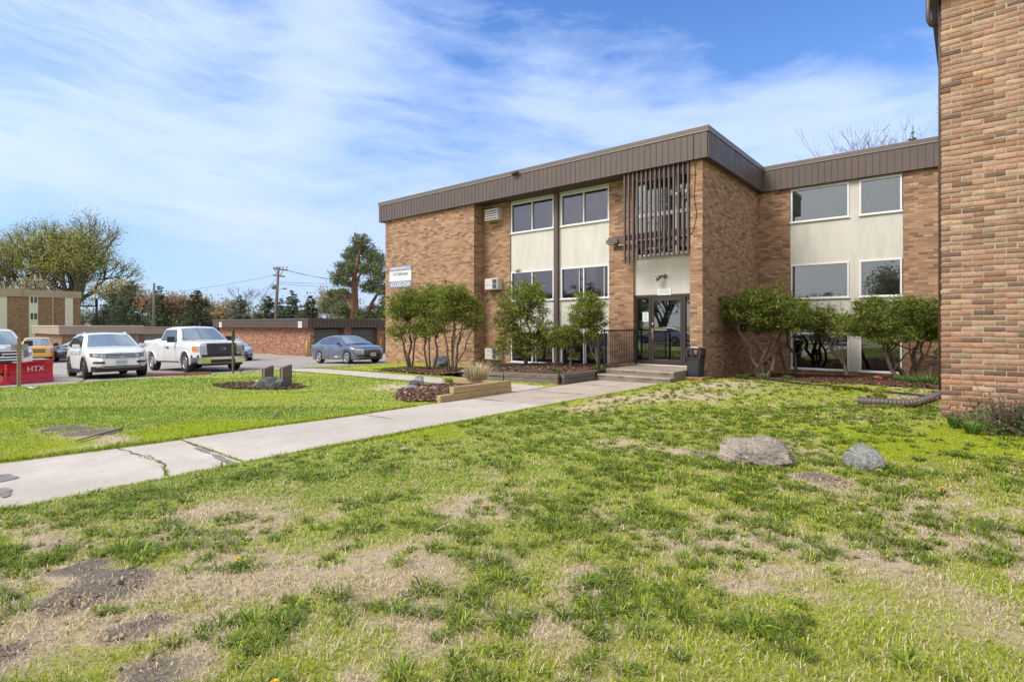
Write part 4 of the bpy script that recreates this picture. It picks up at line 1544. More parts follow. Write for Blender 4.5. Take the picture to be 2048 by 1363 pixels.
BP = np.array([[.52, .32, .215], [.47, .275, .175], [.42, .245, .15], [.32, .195, .125], [.57, .37, .25], [.21, .125, .09], [.44, .215, .125], [.58, .42, .26]])
bp_hi = [.25, .22, .14, .08, .16, .05, .03, .07]
bp_lo = [.16, .18, .18, .12, .08, .10, .12, .06]
V_, F_, C_2 = [], [], []
q = random.Random(5)
nr2 = np.random.RandomState(15)
row = 0
z = -.35
while z < 6.58:
    x = NX + (0 if row % 2 else -.0)
    first = True
    while x < 4.2:
        Lb = .240
        if first and row % 2:
            Lb = .113
        first = False
        j = [q.uniform(-.004, .004) for _ in range(6)]
        x0, x1 = x + j[0] * 1.5, x + Lb + j[1] * 1.5
        y0 = NY + j[2] * 1.6
        z0, z1 = z + .005 + j[3] * 1.0, z + .072 + j[4] * 1.0
        o = len(V_)
        xx = [x0, x1, x1, x0]
        e = .006
        fr_ = [(x0 + e, y0, z0 + e), (x1 - e, y0, z0 + e), (x1 - e, y0, z1 - e), (x0 + e, y0, z1 - e)]
        md = [(x0, y0 + e, z0), (x1, y0 + e, z0), (x1, y0 + e, z1), (x0, y0 + e, z1)]
        bk_ = [(x0, y0 + .10, z0), (x1, y0 + .10, z0), (x1, y0 + .10, z1), (x0, y0 + .10, z1)]
        V_ += fr_ + md + bk_
        F_.append((o, o + 1, o + 2, o + 3))
        for k in range(4):
            k2 = (k + 1) % 4
            F_.append((o + 4 + k, o + 4 + k2, o + k2, o + k))
            F_.append((o + 8 + k, o + 8 + k2, o + 4 + k2, o + 4 + k))
        c = BP[nr.choice(8, p=bp_lo if z < 2.2 else bp_hi)] * nr.uniform(.62, 1.06) * np.array([.98, .925, .94])
        if z < .9 and q.random() < .5:
            c = c * np.array([1.0, .82, .72])
        C_2 += [c] * 12
        x += Lb + .011
    row += 1
    z += .081
o = np_mesh('brick_face', np.array(V_) - np.array([2, 11, 0]), np.array(F_), near_brick(), np.array(C_2), nw)
b = MB().box(NX - .14, 9.2, NY - .16, 15, 6.6, 7.5)
b.build('fascia', m_fascia, nw, True)
# gutter pipe down the hidden side, its elbow at the eaves and the ribbed outlet hose on the grass
m_pipe = M('brown_drain_pipe', (0.115, 0.082, 0.075), 0.45, vary=.15, vscale=6)
dp = thing('downspout', 'brown downspout with an elbow on the corner of the nearest brick wing', 'pipe', (NX - .1, 11.0, .3))
MB().tube([(NX - .16, 10.86, 6.9), (NX - .165, 10.86, 6.45), (NX - .16, 10.87, 6.36), (NX - .13, 10.92, 6.30), (NX - .075, 10.98, 6.28)], .035, 10).build('elbow', m_pipe, dp, True)
MB().tube([(NX - .015, 10.9, 6.6), (NX - .015, 10.99, 6.28), (NX - .015, 11.0, 6.1), (NX - .015, 11.0, .5)], .03, 10).build('pipe', m_pipe, dp, True)
cen = []
for x_, y_, dz_ in ((-1.54, 11.66, 0), (-1.36, 11.62, 0), (-1.15, 11.62, -.005), (-.95, 11.64, -.005), (-.75, 11.66, .03), (-.55, 11.66, .11), (-.36, 11.62, .22), (-.15, 11.55, .36)):
    cen.append(Vector((x_, y_, hz(x_, y_) + .072 + dz_)))



def spline(pts, n):
    out = []
    m_ = len(pts)
    for i in range(m_ - 1):
        p0, p1, p2, p3 = pts[max(i - 1, 0)], pts[i], pts[i + 1], pts[min(i + 2, m_ - 1)]
        for k in range(n):
            t = k / n
            out.append(0.5 * ((2 * p1) + (-p0 + p2) * t + (2 * p0 - 5 * p1 + 4 * p2 - p3) * t * t + (-p0 + 3 * p1 - 3 * p2 + p3) * t ** 3))
    out.append(pts[-1])
    return out


sp_ = spline(cen, 60)
ds = [0.0]
for p_, q_ in zip(sp_[:-1], sp_[1:]):
    ds.append(ds[-1] + (q_ - p_).length)
sp2 = []
for k in range(int(ds[-1] / .0085)):
    t_ = k * .0085
    i = min(range(len(ds)), key=lambda j: abs(ds[j] - t_))
    sp2.append(sp_[i])
rad = [.072 + (.008 if ds[-1] - k * .0085 > .42 else .0) * (1 if (k % 7) < 4 else -1) for k in range(len(sp2))]
sp_ = sp2
t = MB().tube(sp_, rad, 14).build('drain_hose', m_pipe)
tag(t, 'brown ribbed drain hose lying on the grass beside the nearest brick wing', 'hose')
# ================================================================== SHRUBS, TREES, ROCKS, TIMBERS, LITTER
m_leaf = tint_mat('evergreen_spray', 0.25, 0.55, 0.3)
m_leaf2 = tint_mat('young_leaf', 0.4, 0.55, 0.3)
m_bark = M('grey_brown_bark', (0.15, 0.105, 0.078), 0.95, vary=.5, vscale=14, bmp=.8, bscale=35, bdist=.02, col2=(0.07, 0.05, 0.04))
m_bark_d = M('dark_bark', (0.06, 0.048, 0.04), 0.95, vary=.4, vscale=5, bmp=.6, bscale=12, bdist=.05)
m_bark_o = M('orange_pine_bark', (0.24, 0.115, 0.06), 0.95, vary=.5, vscale=3, col2=(.12, .07, .045))
m_twig = M('pale_twig', (0.15, 0.11, 0.085), 0.95, vary=.3, vscale=3)


def leaf_quads(C, size, asp, col, up=0.3, droop=None, rs=None):
    """C (n,3) centres -> rhombic leaf sprays"""
    rs = rs or nr
    n = len(C)
    a = rs.normal(0, 1, (n, 3))
    a[:, 2] += up
    if droop is not None:
        a += droop
    a /= np.linalg.norm(a, axis=1)[:, None] + 1e-9
    b_ = rs.normal(0, 1, (n, 3))
    b_ -= (b_ * a).sum(1)[:, None] * a
    b_ /= np.linalg.norm(b_, axis=1)[:, None] + 1e-9
    s = size * rs.uniform(.6, 1.4, n)
    L = a * (s / 2)[:, None]
    W_ = b_ * (s * asp / 2)[:, None]
    V = np.stack([C - L, C - L * .1 + W_, C + L, C - L * .1 - W_], 1).reshape(-1, 3)
    F = np.arange(4 * n).reshape(n, 4)
    return V, F, np.repeat(col, 4, 0)


def pick(n, cols, p=None, lo=.75, hi=1.25, rs=None):
    rs = rs or nr
    a = np.array(cols)
    return a[rs.choice(len(cols), n, p=p)] * rs.uniform(lo, hi, (n, 1))


YEW = [(.10, .135, .02), (.165, .215, .028), (.24, .285, .04), (.32, .335, .06), (.26, .19, .055)]


def shrub(name, label, cat, group, base, lobes, stems, nclump, per, leaf=.075, cols=YEW, p=(.24, .36, .25, .11, .04), seed=1, shell=.55, csize=.13, cut=-9, stray=.22, asp=.34):
    """lobes: (x,y,z,rx,ry,rz) world; stems: lists of (pts, radii) world"""
    q = np.random.RandomState(seed)
    bx, by, bz = base
    t = thing(name, label, cat, base, 0, group)
    mb = MB()
    for pts, rad_ in stems:
        ps = spline([Vector(a) for a in pts], 5)
        rr = np.interp(np.linspace(0, len(pts) - 1, len(ps)), range(len(pts)), rad_)
        ps = [p_ + Vector((q.normal(0, .008), q.normal(0, .008), 0)) if i else p_ for i, p_ in enumerate(ps)]
        mb.tube(ps, list(rr), 7)
    for k in range(len(stems) + 2):      # side shoots
        st = stems[q.randint(len(stems))]
        j = q.randint(1, len(st[0]) - 1) if len(st[0]) > 2 else 0
        a_ = Vector(st[0][j])
        l = lobes[q.randint(len(lobes))]
        e_ = Vector((l[0] + q.normal(0, .3) * l[3], l[1] + q.normal(0, .3) * l[4], l[2] - .2 * l[5]))
        m1 = a_.lerp(e_, .35) + Vector((q.normal(0, .07), q.normal(0, .07), q.normal(0, .05)))
        m2 = a_.lerp(e_, .7) + Vector((q.normal(0, .08), q.normal(0, .08), q.normal(0, .05)))
        r0_ = st[1][j] * .55
        mb.tube(spline([a_, m1, m2, e_], 3), list(np.linspace(r0_, .007, 10)), 6)
    # twigs from stem ends into the crown
    allc = []
    vols = np.array([l[3] * l[4] * l[5] for l in lobes])
    vols = vols ** .8 / (vols ** .8).sum()
    cc = []
    for l, vv_ in zip(lobes, vols):
        n = int(nclump * vv_)
        dvec = q.normal(0, 1, (n, 3))
        dvec /= np.linalg.norm(dvec, axis=1)[:, None]
        r_ = q.uniform(shell ** 3, 1, n) ** (1 / 3)
        wob = 1.06 + .20 * np.sin(dvec[:, 0] * 5 + l[0] * 3) * np.cos(dvec[:, 2] * 4 + l[1])
        c = np.array(l[:3]) + dvec * np.array(l[3:]) * (r_ * wob)[:, None]
        c[:, 2] = np.where(c[:, 2] < l[2] - l[5] * .75, c[:, 2] + .1, c[:, 2])
        cc.append(c)
    cc = np.concatenate(cc)
    # stray sprays that break the outline
    ns = int(len(cc) * stray)
    pick_ = cc[q.choice(len(cc), ns)]
    ctr = cc.mean(0)
    stray_c = ctr + (pick_ - ctr) * q.uniform(1.08, 1.28, (ns, 1)) + q.normal(0, .05, (ns, 3))
    cc = np.concatenate([cc, stray_c])
    cc = cc[cc[:, 2] > cut]
    for c in cc[q.choice(len(cc), min(len(cc), 150), replace=False)]:
        s_ = stems[q.randint(len(stems))][0][-1]
        best = min((st[0][-1] for st in stems), key=lambda e: (Vector(e) - Vector(c)).length)
        mid = (Vector(best) * .5 + Vector(c) * .5) + Vector((0, 0, -.08))
        mb.tube([best, mid, c], [.013, .009, .004], 4, cap=False)
    mb.build('trunk', m_bark, t, True)
    per = int(per * 1.7)
    n = len(cc) * per
    wgt = np.repeat(np.where(np.arange(len(cc)) >= len(cc) - ns, .55, 1.0) * q.uniform(.7, 1.35, len(cc)), per)[:, None]
    off = q.normal(0, csize * 1.12, (n, 3)) * np.array([1, 1, .55]) * wgt
    C = np.repeat(cc, per, 0) + off
    col = pick(n, cols, p, rs=q) * np.repeat(q.uniform(.7, 1.3, len(cc)), per)[:, None]
    out = (C - np.array([np.mean([l[i] for l in lobes]) for i in range(3)])) * .9
    V, F, K = leaf_quads(C, leaf * 1.05, asp, col, .25, out, q)
    np_mesh('crown', V - np.array(base), F, m_leaf, K, t)
    return t


def bent(base, top, r0, r1, sway, seed, n=4):
    q = random.Random(seed)
    b_, t_ = Vector(base), Vector(top)
    pts = [tuple(b_.lerp(t_, k / n) + Vector((q.uniform(-sway, sway), q.uniform(-sway, sway), 0)) * (1 if 0 < k < n else 0)) for k in range(n + 1)]
    return pts, [r0 + (r1 - r0) * k / n for k in range(n + 1)]


def Pz(px, py, d):
    """point at depth d along a photo direction"""
    xc = (px - 1024) / FPX * d
    return (xc * cY - d * sY, xc * sY + d * cY, EYE - (py - 651) * d / FPX)


def lobe_px(px, py, rx, rz, d, ry=None):
    p_ = Pz(px, py, d)
    k = d / FPX
    return (*p_, rx * k, (ry or rx) * k, rz * k)


GS = 'trimmed evergreen shrubs in front of the building'
# three leggy shrubs before the blank brick wall
d = 20.6
b1 = Pz(820, 735, 21.0)
shrub('shrub', 'leftmost leggy evergreen shrub under the leasing sign', 'shrub', GS, b1,
      [lobe_px(812, 610, 30, 28, d), lobe_px(830, 600, 24, 26, d), lobe_px(792, 660, 16, 18, d), lobe_px(834, 652, 18, 22, d), lobe_px(785, 625, 14, 18, d)],
      [bent(Pz(818, 735, 21), Pz(800, 668, 21), .05, .025, .06, 1), bent(Pz(822, 735, 21), Pz(818, 640, 20.8), .05, .025, .06, 2), bent(Pz(824, 735, 21), Pz(836, 650, 20.7), .04, .02, .07, 3)], 190, 34, seed=11, csize=.11, stray=.12)
b2 = Pz(860, 738, 20.2)
d = 20.0
shrub('shrub', 'middle leggy evergreen shrub of the three before the blank wall', 'shrub', GS, b2,
      [lobe_px(858, 602, 26, 28, d), lobe_px(868, 590, 20, 18, d), lobe_px(862, 652, 26, 22, d), lobe_px(845, 625, 16, 22, d)],
      [bent(Pz(856, 738, 20.2), Pz(846, 650, 20.2), .05, .025, .06, 4), bent(Pz(866, 738, 20.2), Pz(876, 660, 20), .05, .025, .06, 5), bent(Pz(860, 738, 20.2), Pz(860, 640, 20), .04, .02, .06, 6)], 170, 34, seed=12, csize=.11, stray=.12)
b3 = Pz(905, 742, 19.4)
d = 19.4
shrub('shrub', 'round topped multi stemmed shrub in front of the brick corner', 'shrub', GS, b3,
      [lobe_px(912, 600, 38, 28, d), lobe_px(935, 622, 26, 30, d), lobe_px(890, 622, 28, 28, d), lobe_px(948, 648, 12, 14, d), lobe_px(905, 588, 28, 14, d)],
      [bent(Pz(900, 742, 19.4), Pz(888, 640, 19.4), .045, .022, .05, 7), bent(Pz(905, 742, 19.4), Pz(908, 630, 19.3), .05, .025, .05, 8), bent(Pz(910, 742, 19.4), Pz(925, 645, 19.4), .05, .02, .06, 9), bent(Pz(908, 742, 19.4), Pz(944, 660, 19.3), .035, .015, .07, 10)], 235, 36, seed=13, csize=.11, stray=.12)
# tall one in the raised bed
d = 19.2
b4 = Pz(1050, 742, 19.4)
shrub('shrub', 'tall open evergreen shrub in the raised bed before the first window column', 'shrub', GS, b4,
      [lobe_px(1040, 600, 44, 34, d), lobe_px(1062, 592, 30, 26, d), lobe_px(1015, 632, 26, 36, d), lobe_px(1072, 640, 26, 36, d), lobe_px(1020, 684, 30, 26, d), lobe_px(1060, 690, 34, 24, d), lobe_px(1040, 650, 28, 34, d), lobe_px(1090, 670, 18, 20, d)],
      [bent(Pz(1052, 742, 19.4), Pz(1030, 640, 19.3), .07, .03, .09, 14, 6), bent(Pz(1050, 742, 19.4), Pz(1058, 625, 19.2), .055, .025, .1, 15, 6), bent(Pz(1048, 735, 19.4), Pz(1078, 660, 19.2), .04, .02, .06, 16)], 330, 32, seed=14, shell=.45, csize=.10, stray=.08)
d = 18.6
b5 = Pz(1108, 735, 18.7)
shrub('shrub', 'small low shrub on a thin stem between the two window columns', 'shrub', GS, b5,
      [lobe_px(1122, 680, 20, 20, d), lobe_px(1146, 676, 20, 19, d), lobe_px(1132, 664, 18, 12, d), lobe_px(1104, 668, 10, 16, d)],
      [bent(Pz(1108, 735, 18.7), Pz(1116, 680, 18.6), .05, .025, .04, 17), bent(Pz(1142, 738, 18.5), Pz(1143, 686, 18.5), .05, .025, .03, 18)], 120, 34, seed=15, leaf=.065, csize=.085, stray=.06)
d = 18.2
b6 = Pz(1200, 735, 18.0)
shrub('shrub', 'upright egg shaped shrub beside the entrance handrail', 'shrub', GS, b6,
      [lobe_px(1176, 622, 34, 34, d), lobe_px(1180, 600, 20, 14, d), lobe_px(1160, 636, 22, 24, d), lobe_px(1192, 640, 20, 26, d), lobe_px(1170, 660, 16, 14, d), lobe_px(1186, 676, 14, 14, d)],
      [bent(Pz(1200, 735, 18.0), Pz(1180, 650, 18.2), .055, .03, .04, 19), bent(Pz(1196, 735, 18.0), Pz(1172, 672, 18.2), .03, .015, .04, 20)], 200, 36, seed=16, leaf=.065, csize=.085, stray=.05)
# broad sprawling yews before the rear wing
YEW2 = [(.08, .115, .02), (.13, .175, .026), (.195, .24, .036), (.27, .285, .055), (.27, .17, .05)]
d = 17.6
b7 = Pz(1524, 752, 17.2)
shrub('shrub', 'broad flat topped sprawling shrub in the corner of the side wall', 'shrub', GS, b7,
      [lobe_px(1490, 622, 46, 28, d), lobe_px(1535, 618, 60, 34, d), lobe_px(1585, 634, 40, 28, d), lobe_px(1510, 602, 44, 16, d), lobe_px(1455, 612, 16, 16, d), lobe_px(1610, 640, 16, 22, d), lobe_px(1545, 646, 60, 16, d)],
      [bent(Pz(1520, 752, 17.2), Pz(1478, 645, 17.5), .075, .03, .10, 21, 6), bent(Pz(1526, 752, 17.2), Pz(1540, 640, 17.5), .08, .035, .09, 22, 6), bent(Pz(1534, 752, 17.2), Pz(1572, 650, 17.6), .07, .03, .10, 23, 6), bent(Pz(1575, 748, 17.9), Pz(1560, 690, 17.9), .05, .03, .06, 24), bent(Pz(1590, 748, 17.9), Pz(1576, 655, 17.8), .05, .025, .10, 25, 5), bent(Pz(1515, 754, 17.1), Pz(1502, 735, 17.0), .035, .02, .03, 26, 2)],
      300, 40, cols=YEW2, seed=17, leaf=.105, asp=.22, stray=.3)
d = 18.0
b8 = Pz(1696, 752, 17.0)
shrub('shrub', 'thin small crowned shrub between the two broad sprawling ones', 'shrub', GS, b8,
      [lobe_px(1655, 635, 26, 20, d), lobe_px(1670, 650, 24, 18, d), lobe_px(1640, 660, 20, 16, d)],
      [bent(Pz(1694, 752, 17.0), Pz(1688, 728, 17.2), .065, .05, .02, 27, 2), bent(Pz(1688, 728, 17.2), Pz(1645, 668, 17.8), .05, .025, .06, 28, 5), bent(Pz(1662, 700, 17.5), Pz(1680, 655, 17.9), .035, .018, .05, 29, 3)], 85, 32, cols=YEW2, seed=18, leaf=.10, asp=.22, stray=.3)
d = 16.2
b9 = Pz(1822, 760, 15.8)
shrub('shrub', 'largest sprawling shrub, partly hidden by the nearest brick wing', 'shrub', GS, b9,
      [lobe_px(1740, 645, 50, 30, d), lobe_px(1790, 635, 60, 32, d), lobe_px(1850, 640, 50, 38, d), lobe_px(1700, 655, 16, 20, d), lobe_px(1800, 615, 66, 16, d), lobe_px(1770, 668, 60, 16, d), lobe_px(1880, 650, 40, 34, d)],
      [bent(Pz(1800, 762, 15.6), Pz(1752, 670, 16.0), .06, .03, .06, 30, 5), bent(Pz(1815, 762, 15.8), Pz(1775, 690, 16.0), .075, .035, .08, 31, 5), bent(Pz(1825, 762, 15.8), Pz(1835, 670, 16.1), .08, .035, .06, 32, 5), bent(Pz(1850, 762, 15.7), Pz(1872, 700, 15.9), .08, .04, .06, 33, 4), bent(Pz(1820, 760, 15.8), Pz(1850, 680, 16.2), .05, .025, .07, 34, 5)],
      340, 42, cols=YEW2, seed=19, leaf=.105, asp=.22, stray=.3)

# ---- rocks
def rock(name, label, c, size, mat, seed, rz=0.0, group=None, sink=.25, sub=5, rough=.22):
    import bmesh
    bm = bmesh.new()
    bmesh.ops.create_icosphere(bm, subdivisions=sub, radius=1.0)
    co = np.array([v_.co[:] for v_ in bm.verts])
    x, y, z = co.T
    n = (fbm(x * .9 + seed, y * .9 + z * .7, seed, 2) - .5) * .55 + (fbm(x * 2.2 + z * 1.5, y * 2.2 - z, seed + 3, 3) - .5) * .28
    co = co * (1 + n)[:, None]
    co[:, 2] = np.where(co[:, 2] < -.5, -.5 + (co[:, 2] + .5) * .2, co[:, 2])
    q = np.random.RandomState(seed * 7)
    for k in range(11):     # broken facets
        nn = q.normal(0, 1, 3)
        nn[2] = abs(nn[2]) * .8
        nn /= np.linalg.norm(nn)
        dd = co @ nn
        over = np.maximum(dd - q.uniform(.60, .92), 0)
        co = co - nn[None] * (over * .88)[:, None]
    x, y, z = co.T
    rdg = np.abs(fbm(x * 3 + z * 2, y * 3 - z * 2.3, seed + 9, 3) - .5)
    n2 = (fbm(x * 6 + z * 4, y * 6 - z * 3, seed + 5, 3) - .5) * .20 - np.maximum(.05 - rdg, 0) * 2.0
    co = co * (1 + n2)[:, None]
    for v_, p_ in zip(bm.verts, co):
        v_.co = (p_[0] * size[0] / 2, p_[1] * size[1] / 2, p_[2] * size[2] / 2)
    for f_ in bm.faces:
        f_.smooth = True
    me = bpy.data.meshes.new(name)
    bm.to_mesh(me)
    bm.free()
    me.materials.append(mat)
    o = bpy.data.objects.new(name, me)
    COL.objects.link(o)
    o.location = (c[0], c[1], c[2] + size[2] * (.5 - sink))
    o.rotation_euler = (0, 0, rz)
    return tag(o, label, 'rock', group)


def rock_mat(name, c0, c1, c2, s=4.0):
    m, nt, b_ = new_mat(name)
    v = ocoord(nt)
    n1 = noise(nt, v, s, 6, .65, .6)
    n2 = noise(nt, v, s * 14, 4, .7)
    c = ramp(nt, n1, [(.40, c0), (.5, c1), (.60, c2)])
    c = mixc(nt, ramp(nt, n2, [(.38, .75), (.55, 0.0)]), c, tuple(x * .3 for x in c1))
    n3 = noise(nt, scl(nt, v, (1, 1, 2.4)), s * 2.2, 6, .7, 1.2)
    c = mixc(nt, ramp(nt, n3, [(.56, 0.0), (.62, .55)]), c, tuple(min(1, x * 1.5) for x in c2))
    c = mixc(nt, ramp(nt, n3, [(.36, .6), (.42, 0.0)]), c, (.05, .05, .05))
    nt.links.new(c, b_.inputs['Base Color'])
    b_.inputs['Roughness'].default_value = .85
    b_.inputs['Specular IOR Level'].default_value = .25
    bump(nt, b_, mth(nt, 'ADD', n1, mth(nt, 'MULTIPLY', n2, .5)), 1.0, .06)
    return m


m_rk_pink = rock_mat('pinkish_granite', (.54, .44, .36), (.43, .355, .29), (.27, .25, .22))
m_rk_grey = rock_mat('grey_speckled_granite', (.52, .52, .47), (.40, .41, .37), (.25, .27, .25), 6)
m_rk_dark = rock_mat('dark_slate_rock', (.15, .15, .16), (.09, .092, .10), (.25, .25, .26), 3)
m_rk_pale = rock_mat('pale_grey_stone', (.42, .43, .45), (.33, .34, .35), (.24, .22, .21), 5)
p_ = gp(1506, 925)
rock('boulder', 'large pinkish brown boulder on the patchy lawn', p_, (.94, .62, .42), m_rk_pink, 17, R(25), 'boulders on the patchy lawn', sink=.27)
p_ = gp(1727, 938)
rock('boulder', 'small rounded grey boulder on the lawn, right of the large pinkish one', p_, (.41, .34, .36), m_rk_grey, 28, R(60), 'boulders on the patchy lawn', sink=.24)
p_ = gp(538, 777)
rock('boulder', 'dark grey boulder lying beside the brown sign posts', (p_.x, p_.y, p_.z), (.95, .55, .47), m_rk_dark, 5, R(35), None, sink=.27)
p_ = gp(878, 733)
rock('boulder', 'dark boulder on the grass behind the leggy shrubs', p_, (.75, .6, .72), m_rk_dark, 12, R(10), None, sink=.28)
for px, py, sz, mt, sd, lab in ((839, 762, (.36, .24, .22), m_rk_grey, 21, 'pale blue grey stone at the back edge of the mulch heap'),
                                (838, 772, (.40, .22, .24), m_rk_grey, 22, 'long pale stone leaning on the mulch heap beside the dark wedge'),
                                (829, 779, (.26, .2, .20), m_rk_dark, 23, 'small dark wedge stone between pale stones at the mulch heap'),
                                (825, 784, (.34, .2, .11), m_rk_pale, 24, 'flat pale stone lowest at the left tip of the mulch heap'),
                                (845, 786, (.18, .13, .09), m_rk_pink, 25, 'small pinkish stone half buried in the mulch heap'),
                                (866, 789, (.22, .16, .06), m_rk_pale, 26, 'flat white stone beside the lower yellow timber')):
    p_ = gp(px, py)
    p_ = (p_.x, p_.y, max(p_.z, float(bed_z(np.array(p_.x), np.array(p_.y), 2)) - .02))
    rock('stone', lab, p_, tuple(1.2 * q_ for q_ in sz), mt, sd, R(sd * 40), 'stones around the mulch heap', sink=.2, sub=3)
for px, py, sz, mt, sd, lab in ((934, 752, (.62, .4, .34), m_rk_grey, 31, 'brownish boulder on mulch left of the dry grass clump'),
                                (948, 757, (.5, .3, .5), m_rk_pale, 32, 'pointed grey boulder just behind the dry grass clump'),
                                (962, 748, (.3, .18, .42), m_rk_dark, 33, 'small upright dark stone right of the dry grass clump')):
    p_ = gp(px, py)
    rock('boulder', lab, p_, sz, mt, sd, R(sd * 30), 'boulders at the corner of the beds', sink=.22)

# ---- landscape timbers
def wood_mat(name, c0, c1, axis=0):
    m, nt, b_ = new_mat(name)
    v = pos(nt)
    s = [9, 9, 30]
    s[axis] = 1.2
    n1 = noise(nt, scl(nt, v, tuple(s)), 1.6, 6, .65, 1.0)
    c = ramp(nt, n1, [(.3, tuple(x * .55 for x in c0)), (.48, c0), (.72, c1)])
    n2 = noise(nt, v, 3, 4)
    c = mixc(nt, ramp(nt, n2, [(.5, 0.0), (.75, .4)]), c, tuple(x * .6 for x in c0))
    nt.links.new(c, b_.inputs['Base Color'])
    b_.inputs['Roughness'].default_value = .85
    bump(nt, b_, n1, .6, .01)
    return m


m_newx = wood_mat('yellow_treated_timber', (.38, .265, .13), (.52, .39, .22), 0)
m_newy = wood_mat('yellow_treated_timber_long', (.38, .265, .13), (.52, .39, .22), 1)
m_oldx = wood_mat('weathered_grey_timber', (.155, .13, .105), (.24, .21, .175), 0)
m_oldy = wood_mat('weathered_grey_timber_long', (.12, .10, .078), (.19, .165, .135), 1)
tm = thing('timber_planter', 'low planter edge of new yellow timbers beside the path', 'planter', (-8.85, 9.2, -.1))
MB().box(-8.84, -8.70, 7.98, 10.36, -.16, .015).build('timber', m_newy, tm, True, bevel=.014)
MB().box(-8.85, -8.71, 8.38, 10.36, .018, .165).build('timber', m_newy, tm, True, bevel=.014)
MB().box(-11.05, -8.855, 10.20, 10.34, -.02, .125).build('timber', m_newx, tm, True, bevel=.014)
tm = thing('timber_edging', 'weathered grey timber edging round the raised mulch bed', 'planter', (-9.5, 12.5, -.1))
for z0, z1 in ((-.22, .015), (.018, .15)):
    MB().box(-12.25, -10.56, 12.16 + .02 * (z0 > -.1), 12.30, z0, z1 - .02).build('timber', m_oldx, tm, True, bevel=.016)
    MB().beam((-10.54, 12.24, (z0 + z1) / 2), (-8.86, 12.60, (z0 + z1) / 2), .15, z1 - z0, 0).build('timber', m_oldx, tm, True, bevel=.016)
    MB().box(-8.86, -8.73, 12.69, 14.38, z0, z1 - .004).build('timber', m_oldy, tm, True, bevel=.016)
t = MB().beam((-13.9, 14.9, .02), (-11.3, 16.4, .12), .14, .14).build('fallen_timber', m_oldx, None, bevel=.015)
tag(t, 'dark old timber lying across the raised mulch bed', 'timber')

# ---- sign posts without their board
m_brownwood = M('brown_painted_wood', (.15, .112, .094), .7, vary=.25, vscale=4, bmp=.3, bscale=30)
m_rawwood = M('split_grey_wood', (.34, .29, .25), .9, vary=.5, vscale=12, stretch=(6, 6, 1), bmp=.6, bscale=20, bdist=.01)
for px, py, hgt, th, lab in ((565, 776, .63, .10, 'nearer brown slab post of the missing sign, beside the dark boulder'), (529, 768, .52, .10, 'farther brown slab post of the missing sign, behind the dark boulder')):
    p_ = gp(px, py)
    t = thing('sign_post', lab, 'post', (p_.x, p_.y, p_.z), R(6), 'brown posts of the missing sign')
    MB().prism([(-.02, -.15), (.26, -.15), (.26, hgt), (-.02, hgt - .08)], .0, .045, 'x').build('board', m_brownwood, t, bevel=.006)
    MB().prism([(0, -.15), (.24, -.15), (.24, hgt - .03), (0, hgt - .11)], -.065, -.001, 'x').build('core', m_rawwood, t, bevel=.01)
    MB().prism([(-.02, -.15), (.26, -.15), (.26, hgt - .01), (-.02, hgt - .09)], -.11, -.066, 'x').build('board', m_brownwood, t, bevel=.006)

# ---- parking sign post and a bare post at the lot edge
m_post = M('tan_wood_post', (.27, .19, .12), .85, vary=.3, vscale=8, stretch=(5, 5, 1))
p_ = Pz(38, 767, 16.9)
zp = hz(p_[0], p_[1])
t = thing('wooden_post', 'square tan wooden post with a small sign seen from behind', 'post', (p_[0], p_[1], zp))
hgt = p_[2] + 92 * 16.9 / FPX - zp
MB().box(-.045, .045, -.045, .045, -.2, hgt).build('post', m_post, t, bevel=.006)
MB().obox((.0 - .06, .02, hgt - .30), (.012, .44, .19), (0, 0, R(15))).build('sign_plate', M('grey_sign_back', (.36, .36, .37), .5), t, bevel=.004)
p_ = Pz(466, 740, 21.2)
zp = hz(p_[0], p_[1])
t = thing('sign_post', 'thin dark green brown metal post in front of the pickup grille', 'post', (p_[0], p_[1], zp))
hgt = p_[2] + 82 * 21.2 / FPX - zp
MB().box(-.05, .05, -.03, .03, -.2, hgt).build('post', M('olive_brown_post', (.10, .085, .055), .7, vary=.2), t, bevel=.006)
MB().box(.03, .045, -.06, .06, hgt - .42, hgt - .02).build('bracket', m_slat, t)

# wheel stop
t = MB().prism([(-.09, 0), (.09, 0), (.06, .13), (-.06, .13)], -1.05, 1.05, 'y').build('wheel_stop', M('rusty_red_timber', (.24, .105, .065), .85, vary=.4, vscale=5, bmp=.3, bscale=40), None, bevel=.01)
tag(t, 'reddish brown wheel stop in front of the white pickup', 'wheel stop')
a_1, a_2 = Pz(312, 752, 20.6), Pz(407, 744, 21.3)
t.location = ((a_1[0] + a_2[0]) / 2, (a_1[1] + a_2[1]) / 2, hz((a_1[0] + a_2[0]) / 2, (a_1[1] + a_2[1]) / 2) - .02)
t.rotation_euler = (0, 0, math.atan2(a_2[1] - a_1[1], a_2[0] - a_1[0]) - R(90))

# ---- dry ornamental grass in the planter, weeds, dandelions
def tuft(name, label, cat, c, n, hgt, cols, p, lean=(.1, .8), w=.006, spread=.1, seed=3, group=None):
    q = np.random.RandomState(seed)
    az = q.uniform(0, 2 * np.pi, n)
    off = q.uniform(0, 1, n) ** .7 * spread
    P = np.stack([np.cos(az) * off, np.sin(az) * off, np.zeros(n)], -1)
    V, F, C = blades(P, az + q.normal(0, .5, n), q.uniform(.5, 1.1, n) * hgt, q.uniform(.6, 1.3, n) * w, q.uniform(*lean, n), pick(n, cols, p, rs=q))
    o = np_mesh(name, V, F, m_grass, C)
    o.location = c
    return tag(o, label, cat, group)


